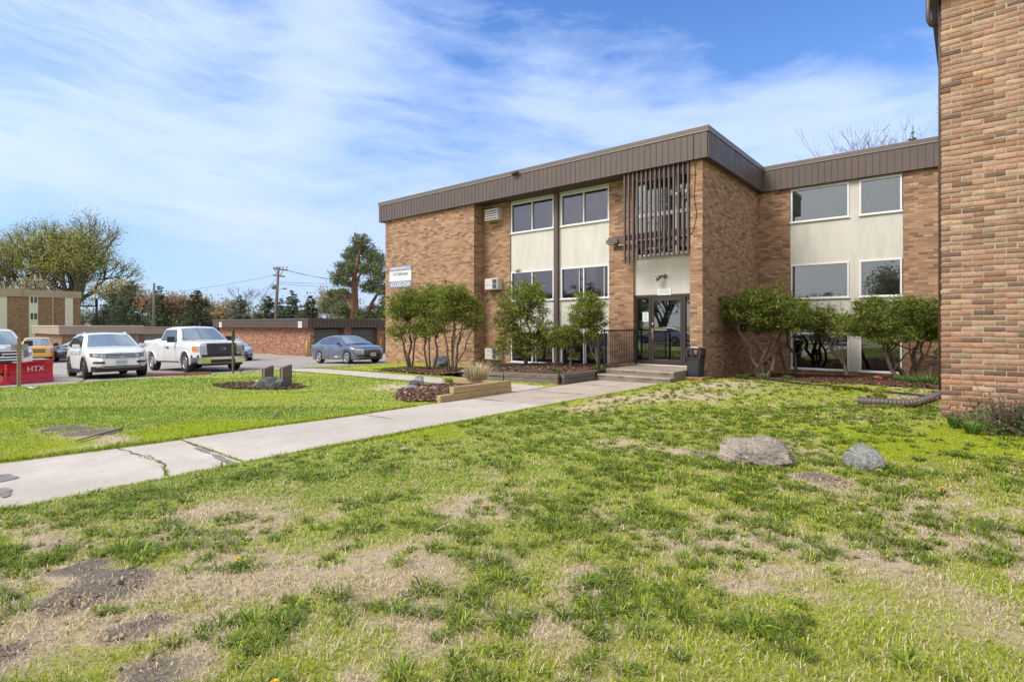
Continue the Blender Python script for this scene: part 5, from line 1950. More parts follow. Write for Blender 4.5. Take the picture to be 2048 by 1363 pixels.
p_ = Pz(955, 763, 14.2)
tuft('ornamental_grass', 'clump of dry straw coloured grass in the yellow timber planter', 'plant', (p_[0], p_[1], .12), 520, .52, STRAW + [(.2, .27, .06)], [.34, .26, .2, .08, .12], (.15, .85), .012, .28, 4)
p_ = Pz(898, 764, 14.0)
tuft('weed', 'small bright green tuft on the mulch of the timber planter', 'weed', (p_[0], p_[1], .06), 90, .2, GREEN, [.3, .4, .2, .1], (.2, .8), .012, .1, 5)
for i, (px, py, dd, hg, lab) in enumerate(((1200, 728, 17.3, .32, 'leafy green weeds at the foot of the handrail'), (1112, 727, 17.0, .14, 'low green weeds in the middle of the raised bed'), (1083, 735, 16.4, .12, 'short grass tuft at the front of the raised bed'), (990, 738, 16.9, .2, 'grass tuft near the left end of the raised bed'),
                                           (1800, 762, 14.8, .2, 'weed clump under the largest sprawling shrub'), (1850, 772, 13.4, .25, 'broad weed patch beside the drain hose'), (1525, 757, 16.2, .16, 'weed at the trunk of the flat topped shrub'), (1485, 752, 16.6, .14, 'weeds at the foot of the shaded side wall'), (1576, 755, 16.5, .14, 'single weed on the mulch before the rear wing'))):
    p_ = Pz(px, py, dd)
    zz = max(hz(p_[0], p_[1]), p_[2] - .25) if px < 1250 else hz(p_[0], p_[1]) + .02
    tuft('weed', lab, 'weed', (p_[0], p_[1], zz), 130 if i != 5 else 260, hg, [(.09, .19, .03), (.14, .26, .045), (.2, .3, .07)], [.4, .4, .2], (.3, .9), .022, .16 if i != 5 else .45, 30 + i, 'weeds in the beds')
for px, py, hg, sd, lab in ((1912, 855, .22, 41, 'broad leaved weed on the bare soil near the brick corner'), (1945, 868, .22, 42, 'broad leaved weed left of the tangled bush')):
    p_ = gp(px, py)
    tuft('weed', lab, 'weed', p_, 60, hg, [(.09, .19, .03), (.14, .26, .045), (.2, .3, .07)], [.3, .4, .3], (.35, .9), .03, .06, sd, 'weeds by the nearest wing')

m_petal = M('dandelion_yellow', (.72, .47, .012), .6)
m_stemg = M('stem_green', (.12, .2, .03), .6)


def make_dandelion(label, loc, sc=1.0, rz=0.0):
    t = thing('dandelion', label, 'flower', loc, rz, 'dandelions on the lawn')
    q = np.random.RandomState(1)
    mb = MB()
    mb.tube([(0, 0, 0), (.004, .002, .03), (.0, 0, .065)], .0022, 5)
    mb.build('stem', m_stemg, t)
    f = MB()
    for ring_, (r_, zz, nn) in enumerate(((.021, .066, 16), (.016, .071, 13), (.009, .075, 9))):
        for k in range(nn):
            a = 2 * math.pi * (k + ring_ * .4) / nn
            ca, sa = math.cos(a), math.sin(a)
            w_2 = .0042
            f.add([(-sa * w_2 * .5, ca * w_2 * .5, .064), (sa * w_2 * .5, -ca * w_2 * .5, .064), (ca * r_ + sa * w_2, sa * r_ - ca * w_2, zz), (ca * r_ * 1.12, sa * r_ * 1.12, zz + .001), (ca * r_ - sa * w_2, sa * r_ + ca * w_2, zz)], [(0, 1, 2, 3, 4)], 0)
    f.build('bloom', m_petal, t)
    n = 9
    az = np.linspace(0, 2 * np.pi, n, endpoint=False) + .2
    V, F, C = blades(np.zeros((n, 3)), az, q.uniform(.07, .12, n), np.full(n, .018), q.uniform(.8, .96, n), pick(n, DARKG, [.3, .4, .3], rs=q))
    np_mesh('leaf_rosette', V, F, m_grass, C, t)
    t.scale = (sc, sc, sc)
    return t


dd_list = [(1884, 993, 1.1, 'dandelion right of the small grey boulder, nearest the right edge'), (1758, 953, 1.0, 'dandelion just in front of the small grey boulder'), (1482, 1001, 1.0, 'dandelion below the large pinkish boulder'), (1726, 1023, .9, 'dandelion below the small grey boulder in the green strip'),
           (1521, 961, .8, 'dandelion at the front foot of the large pinkish boulder'), (1013, 973, .9, 'dandelion in the middle of the patchy lawn'), (972, 1022, .7, 'half closed dandelion just below the one in mid lawn'), (476, 1137, .9, 'dandelion in grass right of the bare soil patches'), (549, 1392, .85, 'dandelion at the very bottom edge, nearest the viewer'), (1604, 977, .6, 'small dandelion left of the scuffed bare patch'),
           (1494, 823, 1.0, 'dandelion behind the large pinkish boulder towards the bed'), (1343, 787, .9, 'dandelion on the bare straw patch before the steps'), (1541, 789, .8, 'dandelion in a dark tuft before the flat topped shrub'), (1568, 801, .9, 'dandelion in the lawn left of the drain hose tip'), (1580, 789, .8, 'dandelion alone on short turf before the mulch edge'),
           (1566, 770, .8, 'dandelion touching the black bed edging')]
for px, py, s_, lab in dd_list:
    p_ = gp(px, py)
    make_dandelion(lab, p_, s_, rnd.uniform(0, 6))
same1 = [(1668, 780), (1676, 781), (1690, 780), (1697, 779), (1720, 781), (1728, 782), (1734, 780), (1738, 797), (1748, 793), (1755, 796), (1762, 794), (1769, 798)]
for px, py in same1:
    p_ = gp(px, py)
    make_dandelion('one of the dandelions crowded behind the drain hose along the mulch', p_, 1.7, rnd.uniform(0, 6))['group'] = 'dandelions crowded behind the drain hose'

# ---- black plastic bed edging
ed = [gp(px, py) for px, py in ((1462, 757), (1500, 758), (1545, 762), (1600, 769), (1680, 775), (1740, 784), (1800, 789), (1870, 797))]
ed = spline([Vector((p.x, p.y, hz(p.x, p.y) + .035)) for p in ed], 8)
t = MB().tube(ed, .022, 7).build('bed_edging', m_black)
tag(t, 'black plastic edging strip between the lawn and the mulch', 'edging')

# ---- twiggy cut bush at the right edge
_b = gp(2012, 866)
bc = Vector((_b.x, _b.y, _b.z))
tb_ = thing('twiggy_bush', 'tangled cut back bush against the nearest brick wing', 'shrub', bc)
q = random.Random(9)
mb = MB()
for k in range(150):
    a = q.uniform(0, 6.28)
    L = q.uniform(.2, .62)
    e = q.uniform(-.1, 1.1)
    p0 = bc + Vector((q.uniform(-.15, .2), q.uniform(-.12, .12), q.uniform(0, .25)))
    d0 = Vector((math.cos(a) * math.cos(e), math.sin(a) * math.cos(e), math.sin(e)))
    p1 = p0 + d0 * L * .5 + Vector((q.uniform(-.05, .05),) * 3)
    p2 = p1 + (d0 + Vector((q.uniform(-.6, .6), q.uniform(-.6, .6), q.uniform(-.6, .3)))) * L * .4
    mb.tube([p0, p1, p2], [.007, .005, .002], 5, cap=False)
sb = MB()
for k in range(6):
    a = q.uniform(0, 6.28)
    L = q.uniform(.10, .2)
    sb.tube(spline([bc + Vector((0, 0, -.1)), bc + Vector((math.cos(a) * .07, math.sin(a) * .06, .12)), bc + Vector((math.cos(a + .5) * L, math.sin(a + .5) * L * .8, .26)), bc + Vector((math.cos(a + .2) * L * 1.3, math.sin(a + .2) * L, .40))], 4), list(np.linspace(.055, .018, 13)), 8)
sb.build('stump', m_bark, tb_, True)
mb.tube([bc + Vector((-.1, .1, .05)), (.15, 10.5, .45), (.03, 10.62, .75), (.02, 10.64, .95)], [.006, .005, .004, .002], 5)
mb.build('branches', m_twig, tb_, True)
n = 900
C = np.array(bc) + nr.normal(0, 1, (n, 3)) * np.array([.28, .2, .16]) + np.array([-.05, -.05, .14])
V, F, K = leaf_quads(C, .05, .6, pick(n, [(.06, .11, .025), (.10, .16, .04), (.22, .17, .09)], [.4, .35, .25]), .3)
np_mesh('leaves', V - np.array(bc), F, m_leaf, K, tb_)

# ---- litter
m_dry = M('grey_dry_wood', (.34, .28, .21), .9, vary=.4, vscale=20)
def stick(label, px, py, L, r_, az, mat=None, name='stick', cat='stick'):
    p_ = gp(px, py)
    a = Vector((math.cos(az), math.sin(az), 0)) * L / 2
    t = MB().tube([-a + Vector((0, 0, .0)), Vector((0, 0, .012)), a], [r_, r_ * 1.05, r_ * .7], 7).build(name, mat or m_dry)
    t.location = p_ + Vector((0, 0, r_ + .008))
    return tag(t, label, cat)
stick('short broken piece of grey wood on the lawn right of the path', 811, 903, .12, .022, R(35))
stick('thin dry stick on straw in the middle of the patchy lawn', 890, 1060, .16, .008, R(75))
stick('short twig on the green strip below the path slab', 755, 925, .22, .005, R(10), m_bark)
stick('pale flat stick on the left lawn near the path', 730, 801, .3, .012, R(-35))
stick('long pale stick on the left lawn near the mulch heap', 550, 834, .5, .014, R(-40))
stick('bleached branch on bare soil at the left edge lawn', 200, 872, .9, .02, R(-50), m_dry)
m_lit = M('white_litter', (.75, .75, .73), .6)
def scrap(label, px, py, s_, mat, seed):
    p_ = gp(px, py)
    q = random.Random(seed)
    rows = [[((i - 1.5) * s_ * .5 + q.uniform(-.2, .2) * s_, (k - 1) * s_ * .4, .02 + q.uniform(0, .35) * s_) for i in range(4)] for k in range(3)]
    t = MB().grid(rows).build('litter_scrap', mat)
    t.location = p_
    t.rotation_euler = (0, 0, seed)
    return tag(t, label, 'litter')
scrap('white scrap of litter on the left lawn beyond the wooden post', 68, 778, .16, m_lit, 1)
scrap('white scrap caught at the left end of the dark sign boulder', 508, 766, .16, m_lit, 2)
scrap('tiny white scrap under the small grey boulder', 1718, 941, .05, m_lit, 3)
scrap('white paper scrap below the tangled bush', 1977, 870, .08, m_lit, 4)
scrap('crumpled white paper lying on the mulch under the right windows', 1752, 757, .2, m_lit, 5)
p_ = gp(1760, 761)
t = MB().tube([(-.07, 0, .045), (.07, 0, .045)], .033, 12).build('drink_can', M('red_drink_can', (.45, .02, .02), .35, metal=.3), None, bevel=.004)
t.location = p_ + Vector((0, 0, .03))
t.rotation_euler = (0, 0, R(-20))
tag(t, 'crushed red drink can on the mulch', 'can')
# ================================================================== VEHICLES
def paint(name, col, metal=0.0, rough=0.28):
    m, nt, b_ = new_mat(name)
    b_.inputs['Base Color'].default_value = (*col, 1)
    b_.inputs['Metallic'].default_value = metal
    b_.inputs['Roughness'].default_value = rough
    b_.inputs['Coat Weight'].default_value = .8
    b_.inputs['Coat Roughness'].default_value = .05
    n1 = noise(nt, ocoord(nt), 2.5, 5)
    # road dust low on the body
    sp = nt.nodes.new('ShaderNodeSeparateXYZ')
    nt.links.new(ocoord(nt), sp.inputs[0])
    dust = mth(nt, 'MULTIPLY', ramp(nt, sp.outputs[2], [(.25, .5), (.75, 0.0)]), n1)
    nt.links.new(mixc(nt, dust, col, (.22, .19, .16)), b_.inputs['Base Color'])
    return m


m_pwhite = paint('white_car_paint', (.74, .74, .75))
m_pwhite2 = paint('white_truck_paint', (.70, .71, .71))
m_pblue = paint('steel_blue_car_paint', (.10, .135, .19), .35)
m_pyel = paint('yellow_truck_paint', (.72, .38, .015))
m_pgreen = paint('dark_green_car_paint', (.03, .036, .03), .3)
m_pdark = paint('dark_grey_car_paint', (.06, .065, .075), .3)
m_plblue = paint('pale_blue_car_paint', (.40, .46, .55), .3)
m_cglass = glass_mat('car_glass', (.4, .45, .42), 0.0, (.24, .27, .235), f0=.05, refl=(.95, .94, .80))
m_sglass = glass_mat('car_side_glass', (.35, .38, .38), 0.0, (.022, .025, .026), f0=.022)
m_tyre = M('tyre_rubber', (.018, .018, .019), .85)
m_rim = M('alloy_rim', (.45, .45, .45), .35, metal=.7)
m_rimd = M('dark_alloy_rim', (.09, .09, .095), .35, metal=.6)
m_chrome = M('chrome', (.62, .62, .61), .12, metal=1.0)
m_plast = M('black_car_plastic', (.022, .022, .024), .6)
m_grille = M('charcoal_grille', (.035, .036, .04), .45)
m_hlamp = M('headlamp_lens', (.34, .36, .38), .12, metal=.3, coat=1)
m_hdark = M('smoked_headlamp', (.08, .085, .09), .1, coat=1)
m_amber = M('amber_lens', (.65, .20, .04), .2, coat=1)
m_plate = M('licence_plate', (.50, .58, .62), .4)
m_ptext = M('plate_characters', (.05, .07, .14), .5)
m_seam = M('panel_gap', (.03, .03, .03), .9)
m_rust = M('rust_patch', (.22, .10, .04), .95, vary=.4, vscale=12)


def ip(x, pts):
    return float(np.interp(x, [p[0] for p in pts], [p[1] for p in pts]))


class Car:
    def __init__(s, name, label, cat, spec, loc, rz, group='cars in the parking lot'):
        s.S = spec
        s.root = thing(name, label, cat, loc, rz, group)
        s.xf, s.xr = spec['xf'], spec['xr']

    def w(s, x):
        return ip(x, s.S['plan'])

    def top(s, x):
        return ip(x, s.S['top'])

    def bot(s, x):
        z = ip(x, s.S['bot'])
        for xw in s.S['wheels']:
            dx = x - xw
            Ra = s.S['Ra']
            if abs(dx) < Ra:
                z = max(z, s.S['zc'] + math.sqrt(max(Ra * Ra - dx * dx, 0)))
        return z

    def warp(s, x, y, z):
        """lean of the nose and tail"""
        k = max(0.0, min(1.0, (x - (s.xf - .7)) / .7))
        x2 = x + ip(z, s.S['nose']) * k * k
        k = max(0.0, min(1.0, ((s.xr + .6) - x) / .6))
        x2 -= ip(z, s.S.get('tail', [(0, 0), (2, 0)])) * k * k
        return (x2, y, z)

    def shell(s, mat, name='body'):
        S = s.S
        xs = set(np.linspace(s.xr, s.xf, 74).tolist())
        for xw in S['wheels']:
            for k in range(25):
                xs.add(xw + S['Ra'] * math.cos(math.pi * k / 24))
        for p_ in S['top']:
            xs.add(p_[0])
        xs = sorted(x for x in xs if s.xr <= x <= s.xf)
        bed = S.get('bed')
        rows = []
        for x in xs:
            w_, zt, zb = s.w(x), s.top(x), s.bot(x)
            hgt = max(zt - zb, .08)
            in_bed = bed and bed[0] < x < bed[1]
            sh = S.get('shoulder', .10)
            cr = S.get('crown', .035)
            half = [(w_ * .965, zb), (w_ * .995, zb + .30 * hgt), (w_ * 1.0, zb + .62 * hgt), (w_ * .985, zt - min(sh, hgt * .5))]
            if in_bed:
                half += [(w_ * .975, zt - .015), (w_ * .95, zt), (w_ * .90, zt), (w_ * .895, zt - .42), (0, zt - .42)]
            else:
                half += [(w_ * .945, zt - .03), (w_ * .86, zt - .004), (w_ * .6, zt + cr * .6), (w_ * .3, zt + cr * .9), (0, zt + cr)]
            row = [s.warp(x, -y, z) for y, z in half] + [s.warp(x, y, z) for y, z in half[-2::-1]]
            rows.append(row)
        mb = MB()
        n = len(rows[0])
        mb.grid(rows, 0, True)
        o = 0
        mb.f.append(list(range(n)))
        mb.mi.append(0)
        mb.sm.append(False)
        e = (len(rows) - 1) * n
        mb.f.append([e + k for k in range(n)][::-1])
        mb.mi.append(0)
        mb.sm.append(False)
        body = mb.build(name, mat, s.root)
        s.body = body
        u = MB()
        u.box(s.xr + .15, s.xf - .15, -s.S['W'] * .74, s.S['W'] * .74, s.S['ub'], s.S['ub'] + .45)
        u.build('underbody', m_plast, s.root)
        return body

    # greenhouse
    def zr(s, x):
        return ip(x, s.S['gh'])

    def gw(s, z):
        S = s.S
        t = (z - S['belt']) / (S['roof'] - S['belt'])
        return S['wb'] + (S['wr'] - S['wb']) * t

    def cabin(s, mat):
        S = s.S
        gx_ = [p_[0] for p_ in S['gh']]
        xs = sorted(set(gx_ + np.linspace(gx_[0], gx_[-1], 40).tolist()))
        rows = []
        for x in xs:
            z = s.zr(x)
            zb = min(s.top(x) - .03, z - .005)
            a = s.gw(zb)
            b_ = s.gw(z)
            half = [(a, zb), (s.gw(z - .05) if z - .05 > zb else b_, max(z - .05, zb)), (b_ - .03, z - .008), (b_ - .12, z + .012), (0, z + .035)]
            rows.append([(x, -y, q) for y, q in half] + [(x, y, q) for y, q in half[-2::-1]])
        mb = MB()
        mb.grid(rows, 0, True)
        n = len(rows[0])
        e = (len(rows) - 1) * n
        for r_ in (list(range(n)), [e + k for k in range(n)][::-1]):
            mb.f.append(r_)
            mb.mi.append(0)
            mb.sm.append(False)
        mb.build('cabin', mat, s.root)

    def side_glass(s, polys, mat=None, frame=True):
        for side in (-1, 1):
            for poly in polys:
                o = MB()
                if frame:
                    cx_ = sum(p[0] for p in poly) / len(poly)
                    cz_ = sum(p[1] for p in poly) / len(poly)
                    big = [(cx_ + (x - cx_) * 1.06, cz_ + (z - cz_) * 1.10) for x, z in poly]
                    v_ = [(x, side * (s.gw(z) + .006), z) for x, z in big]
                    o.add(v_, [tuple(range(len(v_)))[::side]], 1)
                v_ = [(x, side * (s.gw(z) + .013), z) for x, z in poly]
                o.add(v_, [tuple(range(len(v_)))[::side]], 0)
                o.build('side_window', [mat or m_sglass, m_plast], s.root)

    def screen(s, x0, x1, inset=.10, name='windshield'):
        rows = []
        for k in range(9):
            x = x0 + (x1 - x0) * k / 8
            z = s.zr(x)
            w_ = s.gw(z) - inset
            rows.append([(x, y * w_, z + .016 + .030 * (1 - abs(y) ** 1.6)) for y in np.linspace(-1, 1, 9)])
        m_ = MB()
        m_.grid(rows if x1 > x0 else rows[::-1], 0, True)
        m_.build(name, m_cglass, s.root)

    def xfront(s, y):
        """x of the nose outline at half-width |y|"""
        pl_ = [p_ for p_ in s.S['plan'] if p_[0] > 0][::-1]
        ys = [p_[1] for p_ in pl_]
        xs = [p_[0] for p_ in pl_]
        return float(np.interp(abs(y), ys, xs))

    def fp(s, mb, y0, y1, z0, z1, off=.012, m=0, n=10, z0b=None, z1b=None, th=.03):
        """a raised slab wrapped on the nose; z0b, z1b: heights at the y1 end"""
        rows, back = [], []
        for k in range(n + 1):
            t = k / n
            y = y0 + (y1 - y0) * t
            za = z0 + ((z0b if z0b is not None else z0) - z0) * t
            zb = z1 + ((z1b if z1b is not None else z1) - z1) * t
            x = s.xfront(y)
            rows.append([s.warp(x + off, y, za), s.warp(x + off, y, (za + zb) / 2), s.warp(x + off, y, zb)])
            back.append([s.warp(x + off - th, y, za), s.warp(x + off - th, y, zb)])
        mb.grid(rows, m, False)
        mb.grid([[r_[2], b_[1]] for r_, b_ in zip(rows, back)], m, False)
        mb.grid([[b_[0], r_[0]] for r_, b_ in zip(rows, back)], m, False)
        mb.add([rows[0][0], rows[0][2], back[0][1], back[0][0]], [(0, 1, 2, 3)], m)
        mb.add([rows[-1][0], rows[-1][2], back[-1][1], back[-1][0]], [(3, 2, 1, 0)], m)
        return mb

    def part(s, name, mats, fn, label=None):
        mb = MB()
        fn(mb)
        return mb.build(name, mats, s.root, label=label)

    def wheels(s, r_, wd, track, rim=None, spokes=5, twin=False, hub=.62, steel=False):
        rim = rim or m_rim
        tyre = MB()
        tyre.lathe([(r_ * hub, -wd * .5 + .01), (r_ * .80, -wd * .5), (r_ * .95, -wd * .46), (r_, -wd * .34), (r_, wd * .34), (r_ * .95, wd * .46), (r_ * .80, wd * .5), (r_ * hub, wd * .5 - .01), (r_ * hub, -wd * .5 + .01)], 28, 0, (0, 0, 0), 'y')
        tm_ = None
        for xw in s.S['wheels']:
            for side in (-1, 1):
                wt = bpy.data.objects.new('wheel', tm_) if tm_ else tyre.build('wheel', m_tyre, s.root)
                if tm_ is None:
                    tm_ = wt.data
                else:
                    COL.objects.link(wt)
                    wt.parent = s.root
                wt.location = (xw, side * track, r_)
                g = MB()
                Rr = r_ * hub
                f_ = wd * .5 - .03
                g.lathe([(Rr * 1.02, f_ + .02), (Rr * .95, f_ + .02), (Rr * .9, f_ - .04), (.0, f_ - .05)] if not steel else [(Rr * 1.02, f_ + .02), (Rr * .9, f_ + .015), (Rr * .78, f_ - .02), (Rr * .5, f_ + .015), (Rr * .3, f_ + .02), (0, f_ + .03)], 24, 1 if not steel else 0, (0, 0, 0), 'y')
                g.lathe([(Rr * 1.03, f_ - .0), (Rr * 1.03, f_ + .025), (Rr * .90, f_ + .025), (Rr * .88, f_ - .0)], 24, 0, (0, 0, 0), 'y')
                g.lathe([(Rr * .2, f_ - .04), (Rr * .2, f_ + .02), (0, f_ + .03)], 14, 0, (0, 0, 0), 'y')
                for k in range(spokes):
                    for dt in ((-.13, .13) if twin else (0,)):
                        a = 2 * math.pi * k / spokes + .3
                        p0 = Vector((math.cos(a) * Rr * .15, f_ + .012, math.sin(a) * Rr * .15))
                        p1 = Vector((math.cos(a + dt) * Rr * .93, f_ + .005, math.sin(a + dt) * Rr * .93))
                        g.beam(p0, p1, Rr * (.13 if twin else .20), .02, 0, (0, 1, 0))
                if steel:
                    for k in range(8):
                        a = 2 * math.pi * k / 8
                        g.lathe([(.035, f_ + .012), (.03, f_ + .016), (0, f_ + .016)], 8, 1, (math.cos(a) * Rr * .66, 0.003, math.sin(a) * Rr * .66), 'y')
                if side < 0:
                    g.warp(lambda x, y, z: (x, -y, z))
                    g.f = [f2[::-1] for f2 in g.f]
                g.build('rim', [rim, m_plast], wt)

    def arches(s, mat, width=.06, proud=.012):
        mb = MB()
        for xw in s.S['wheels']:
            for side in (-1, 1):
                rows = []
                for k in range(25):
                    a = math.pi * (k / 24) * 1.1 - math.pi * .05
                    ca, sa = math.cos(a), math.sin(a)
                    Ra = s.S['Ra']
                    row = []
                    for rr, pr in ((Ra - .015, -.04), (Ra - .012, proud), (Ra + width, proud), (Ra + width + .01, -.02)):
                        x = xw + ca * rr
                        row.append(s.warp(x, side * (s.w(x) + pr), s.S['zc'] + sa * rr))
                    rows.append(row)
                mb.grid(rows if side > 0 else [r_[::-1] for r_ in rows], 0, True)
        mb.build('arch_trim', mat, s.root)

    def seams(s, xs, handles=(), hz_=.9, mat=None, z_lo=None, hcol=None):
        mb = MB()
        for side in (-1, 1):
            for x in xs:
                zt = s.top(x) - .03
                zb = (z_lo or ip(x, s.S['bot'])) + .04
                n = 6
                rows = []
                for k in range(n + 1):
                    z = zb + (zt - zb) * k / n
                    t = (z - zb) / (zt - zb)
                    y = s.w(x) * (1.003 if t < .85 else .992)
                    rows.append([(x - .006, side * y, z), (x + .006, side * y, z)])
                mb.grid(rows if side < 0 else [r_[::-1] for r_ in rows], 0, False)
        mb.build('door_seam', m_seam, s.root)
        for side in (-1, 1):
            for x in handles:
                MB().obox((x, side * (s.w(x) + .018), hz_), (.17, .035, .035)).build('door_handle', hcol or mat or m_plast, s.root, bevel=.01)

    def mirrors(s, x, z, y, size, mat, stalk=None):
        for side in (-1, 1):
            o = MB().obox((x, side * (y + size[1] / 2), z), size, (0, 0, side * R(8)))
            o.beam((x + .02, side * (y - .06), z - size[2] * .35), (x, side * (y + .03), z - size[2] * .35), .06, .05)
            o.build('mirror', mat, s.root, bevel=min(size) * .25)

    def plate(s, y, z, txt, back=m_plate):
        x = s.xfront(y)
        c_ = s.warp(x + .045, y, z)
        pl_ = MB().box(c_[0] - .005, c_[0] + .004, y - .155, y + .155, z - .08, z + .08).build('licence_plate', back, s.root)
        text(txt, .10, (c_[0] + .006, y, z - .005), (R(90), 0, R(90)), m_ptext, pl_, world=False, squash=.8)


def ellipse(mb, s, y, z, ry, rz, off, m=0, n=20, ring_=None):
    """badge disc standing on the nose"""
    x = s.xfront(y)
    c_ = s.warp(x + off, y, z)
    if ring_ is None:
        v_ = [(c_[0], y + ry * math.cos(2 * math.pi * k / n), z + rz * math.sin(2 * math.pi * k / n)) for k in range(n)]
        mb.add(v_, [tuple(range(n))], m)
    else:
        rows = []
        for k in range(n + 1):
            t = 2 * math.pi * k / n
            rows.append([(c_[0], y + (ry - ring_) * math.cos(t), z + (rz - ring_) * math.sin(t)), (c_[0] + .006, y + ry * math.cos(t), z + rz * math.sin(t))])
        mb.grid(rows, m, False)


# ---------------------------------------------------------------- white compact SUV
def build_suv(name, label, loc, rz, pmat, main=True):
    S = dict(xf=2.35, xr=-2.35, W=.92, Ra=.40, zc=.34, wheels=(1.42, -1.37), ub=.24,
             plan=[(-2.35, .72), (-2.25, .80), (-2.0, .88), (-1.4, .915), (0, .92), (1.3, .915), (1.75, .89), (2.05, .82), (2.25, .70), (2.35, .52)],
             top=[(-2.35, 1.0), (-2.2, 1.10), (-1.2, 1.10), (0.9, 1.08), (1.15, 1.10), (1.7, 1.06), (2.1, .99), (2.35, .89)],
             bot=[(-2.35, .42), (-2.0, .30), (-1, .24), (1.0, .24), (1.9, .26), (2.35, .30)],
             nose=[(.2, -.05), (.45, .02), (.7, .0), (.95, -.12), (1.2, -.2)], tail=[(.2, 0), (.8, 0), (1.1, -.05)],
             gh=[(-2.22, 1.10), (-1.95, 1.44), (-1.75, 1.57), (-1.1, 1.64), (-.4, 1.655), (.05, 1.635), (.30, 1.58), (1.16, 1.10)],
             belt=1.08, roof=1.64, wb=.855, wr=.66, crown=.03)
    c = Car(name, label, 'SUV', S, loc, rz)
    c.shell(pmat)
    c.cabin(pmat)
    c.side_glass([[(-1.28, 1.15), (-.38, 1.13), (-.40, 1.55), (-1.15, 1.52)], [(-.26, 1.13), (.78, 1.12), (.24, 1.51), (-.28, 1.55)], [(-1.98, 1.21), (-1.40, 1.16), (-1.27, 1.50), (-1.72, 1.46)]])
    c.screen(.34, 1.12)
    c.screen(-1.97, -2.18, name='rear_window')
    c.wheels(.355, .235, .80, m_rimd if main else m_rim, 5, True)
    c.arches(m_plast, .055, .010)
    sk = MB()
    for side in (-1, 1):
        rows = [[(x, side * (c.w(x) + .012), .20), (x, side * (c.w(x) + .012), .335)] for x in np.linspace(-.95, 1.0, 12)]
        sk.grid(rows if side < 0 else [r_[::-1] for r_ in rows], 0, False)
    sk.build('sill_trim', m_plast, c.root)
    c.seams([-1.02, -.33, .92], (-.75, .22), .93, pmat)
    c.mirrors(.74, 1.16, .90, (.16, .20, .15), pmat)
    for side in (-1, 1):
        MB().tube([(-1.65, side * .62, 1.60), (-1.5, side * .62, 1.66), (-.2, side * .62, 1.685), (.02, side * .62, 1.64)], .018, 6).build('roof_rail', m_chrome if main else m_plast, c.root)
    for side in (-1, 1):
        o = MB()
        c.fp(o, side * .38, side * .82, .73, .88, .010, 0, z0b=.78, z1b=.91)
        hl = o.build('headlight', m_hdark, c.root)
        o = MB()
        c.fp(o, side * .42, side * .57, .76, .85, .018, 0)
        c.fp(o, side * .61, side * .77, .79, .87, .018, 0)
        o.build('reflector', m_hlamp, hl)
        o = MB()
        c.fp(o, side * .46, side * .76, .53, .61, .010, 0, z0b=.55, z1b=.61)
        o.build('air_intake', m_plast, c.root)
        o = MB()
        c.fp(o, side * .52, side * .72, .405, .445, .03, 0)
        o.build('fog_light', m_chrome, c.root)
    g = MB()
    c.fp(g, -.38, .38, .73, .885, .010, 0)
    gr_ = g.build('grille', m_plast, c.root)
    g = MB()
    for z in (.745, .795, .85):
        c.fp(g, -.38, .38, z, z + .014, .022, 0)
    g.build('grille_bar', m_chrome, gr_)
    o = MB()
    c.fp(o, -.80, .80, .27, .44, .016, 0, 16)
    o.build('lower_bumper', m_plast, c.root)
    o = MB()
    c.fp(o, -.55, .55, .385, .40, .028, 0, 12)
    o.build('bumper_strip', m_chrome, c.root)
    if main:
        o = MB()
        ellipse(o, c, 0, .81, .082, .082, .045, 1)
        ellipse(o, c, 0, .81, .085, .085, .047, 0, ring_=.012)
        x = c.warp(c.xfront(0) + .052, 0, .81)[0]
        for pts in ([(-.036, .062), (0, -.002), (.036, .062)], [(-.062, .028), (-.032, -.062), (0, .008), (.032, -.062), (.062, .028)]):
            for a, b_ in zip(pts[:-1], pts[1:]):
                o.beam((x, a[0], .81 + a[1]), (x, b_[0], .81 + b_[1]), .015, .006, 0, (1, 0, 0))
        o.build('badge', [m_chrome, m_plast], c.root)
        c.plate(0, .58, 'CM 0173')
        for y in (-.28, .25):
            MB().tube([(1.06, y, 1.085), (.98, y - .3, 1.15)], .012, 5).build('wiper', m_plast, c.root)
    return c


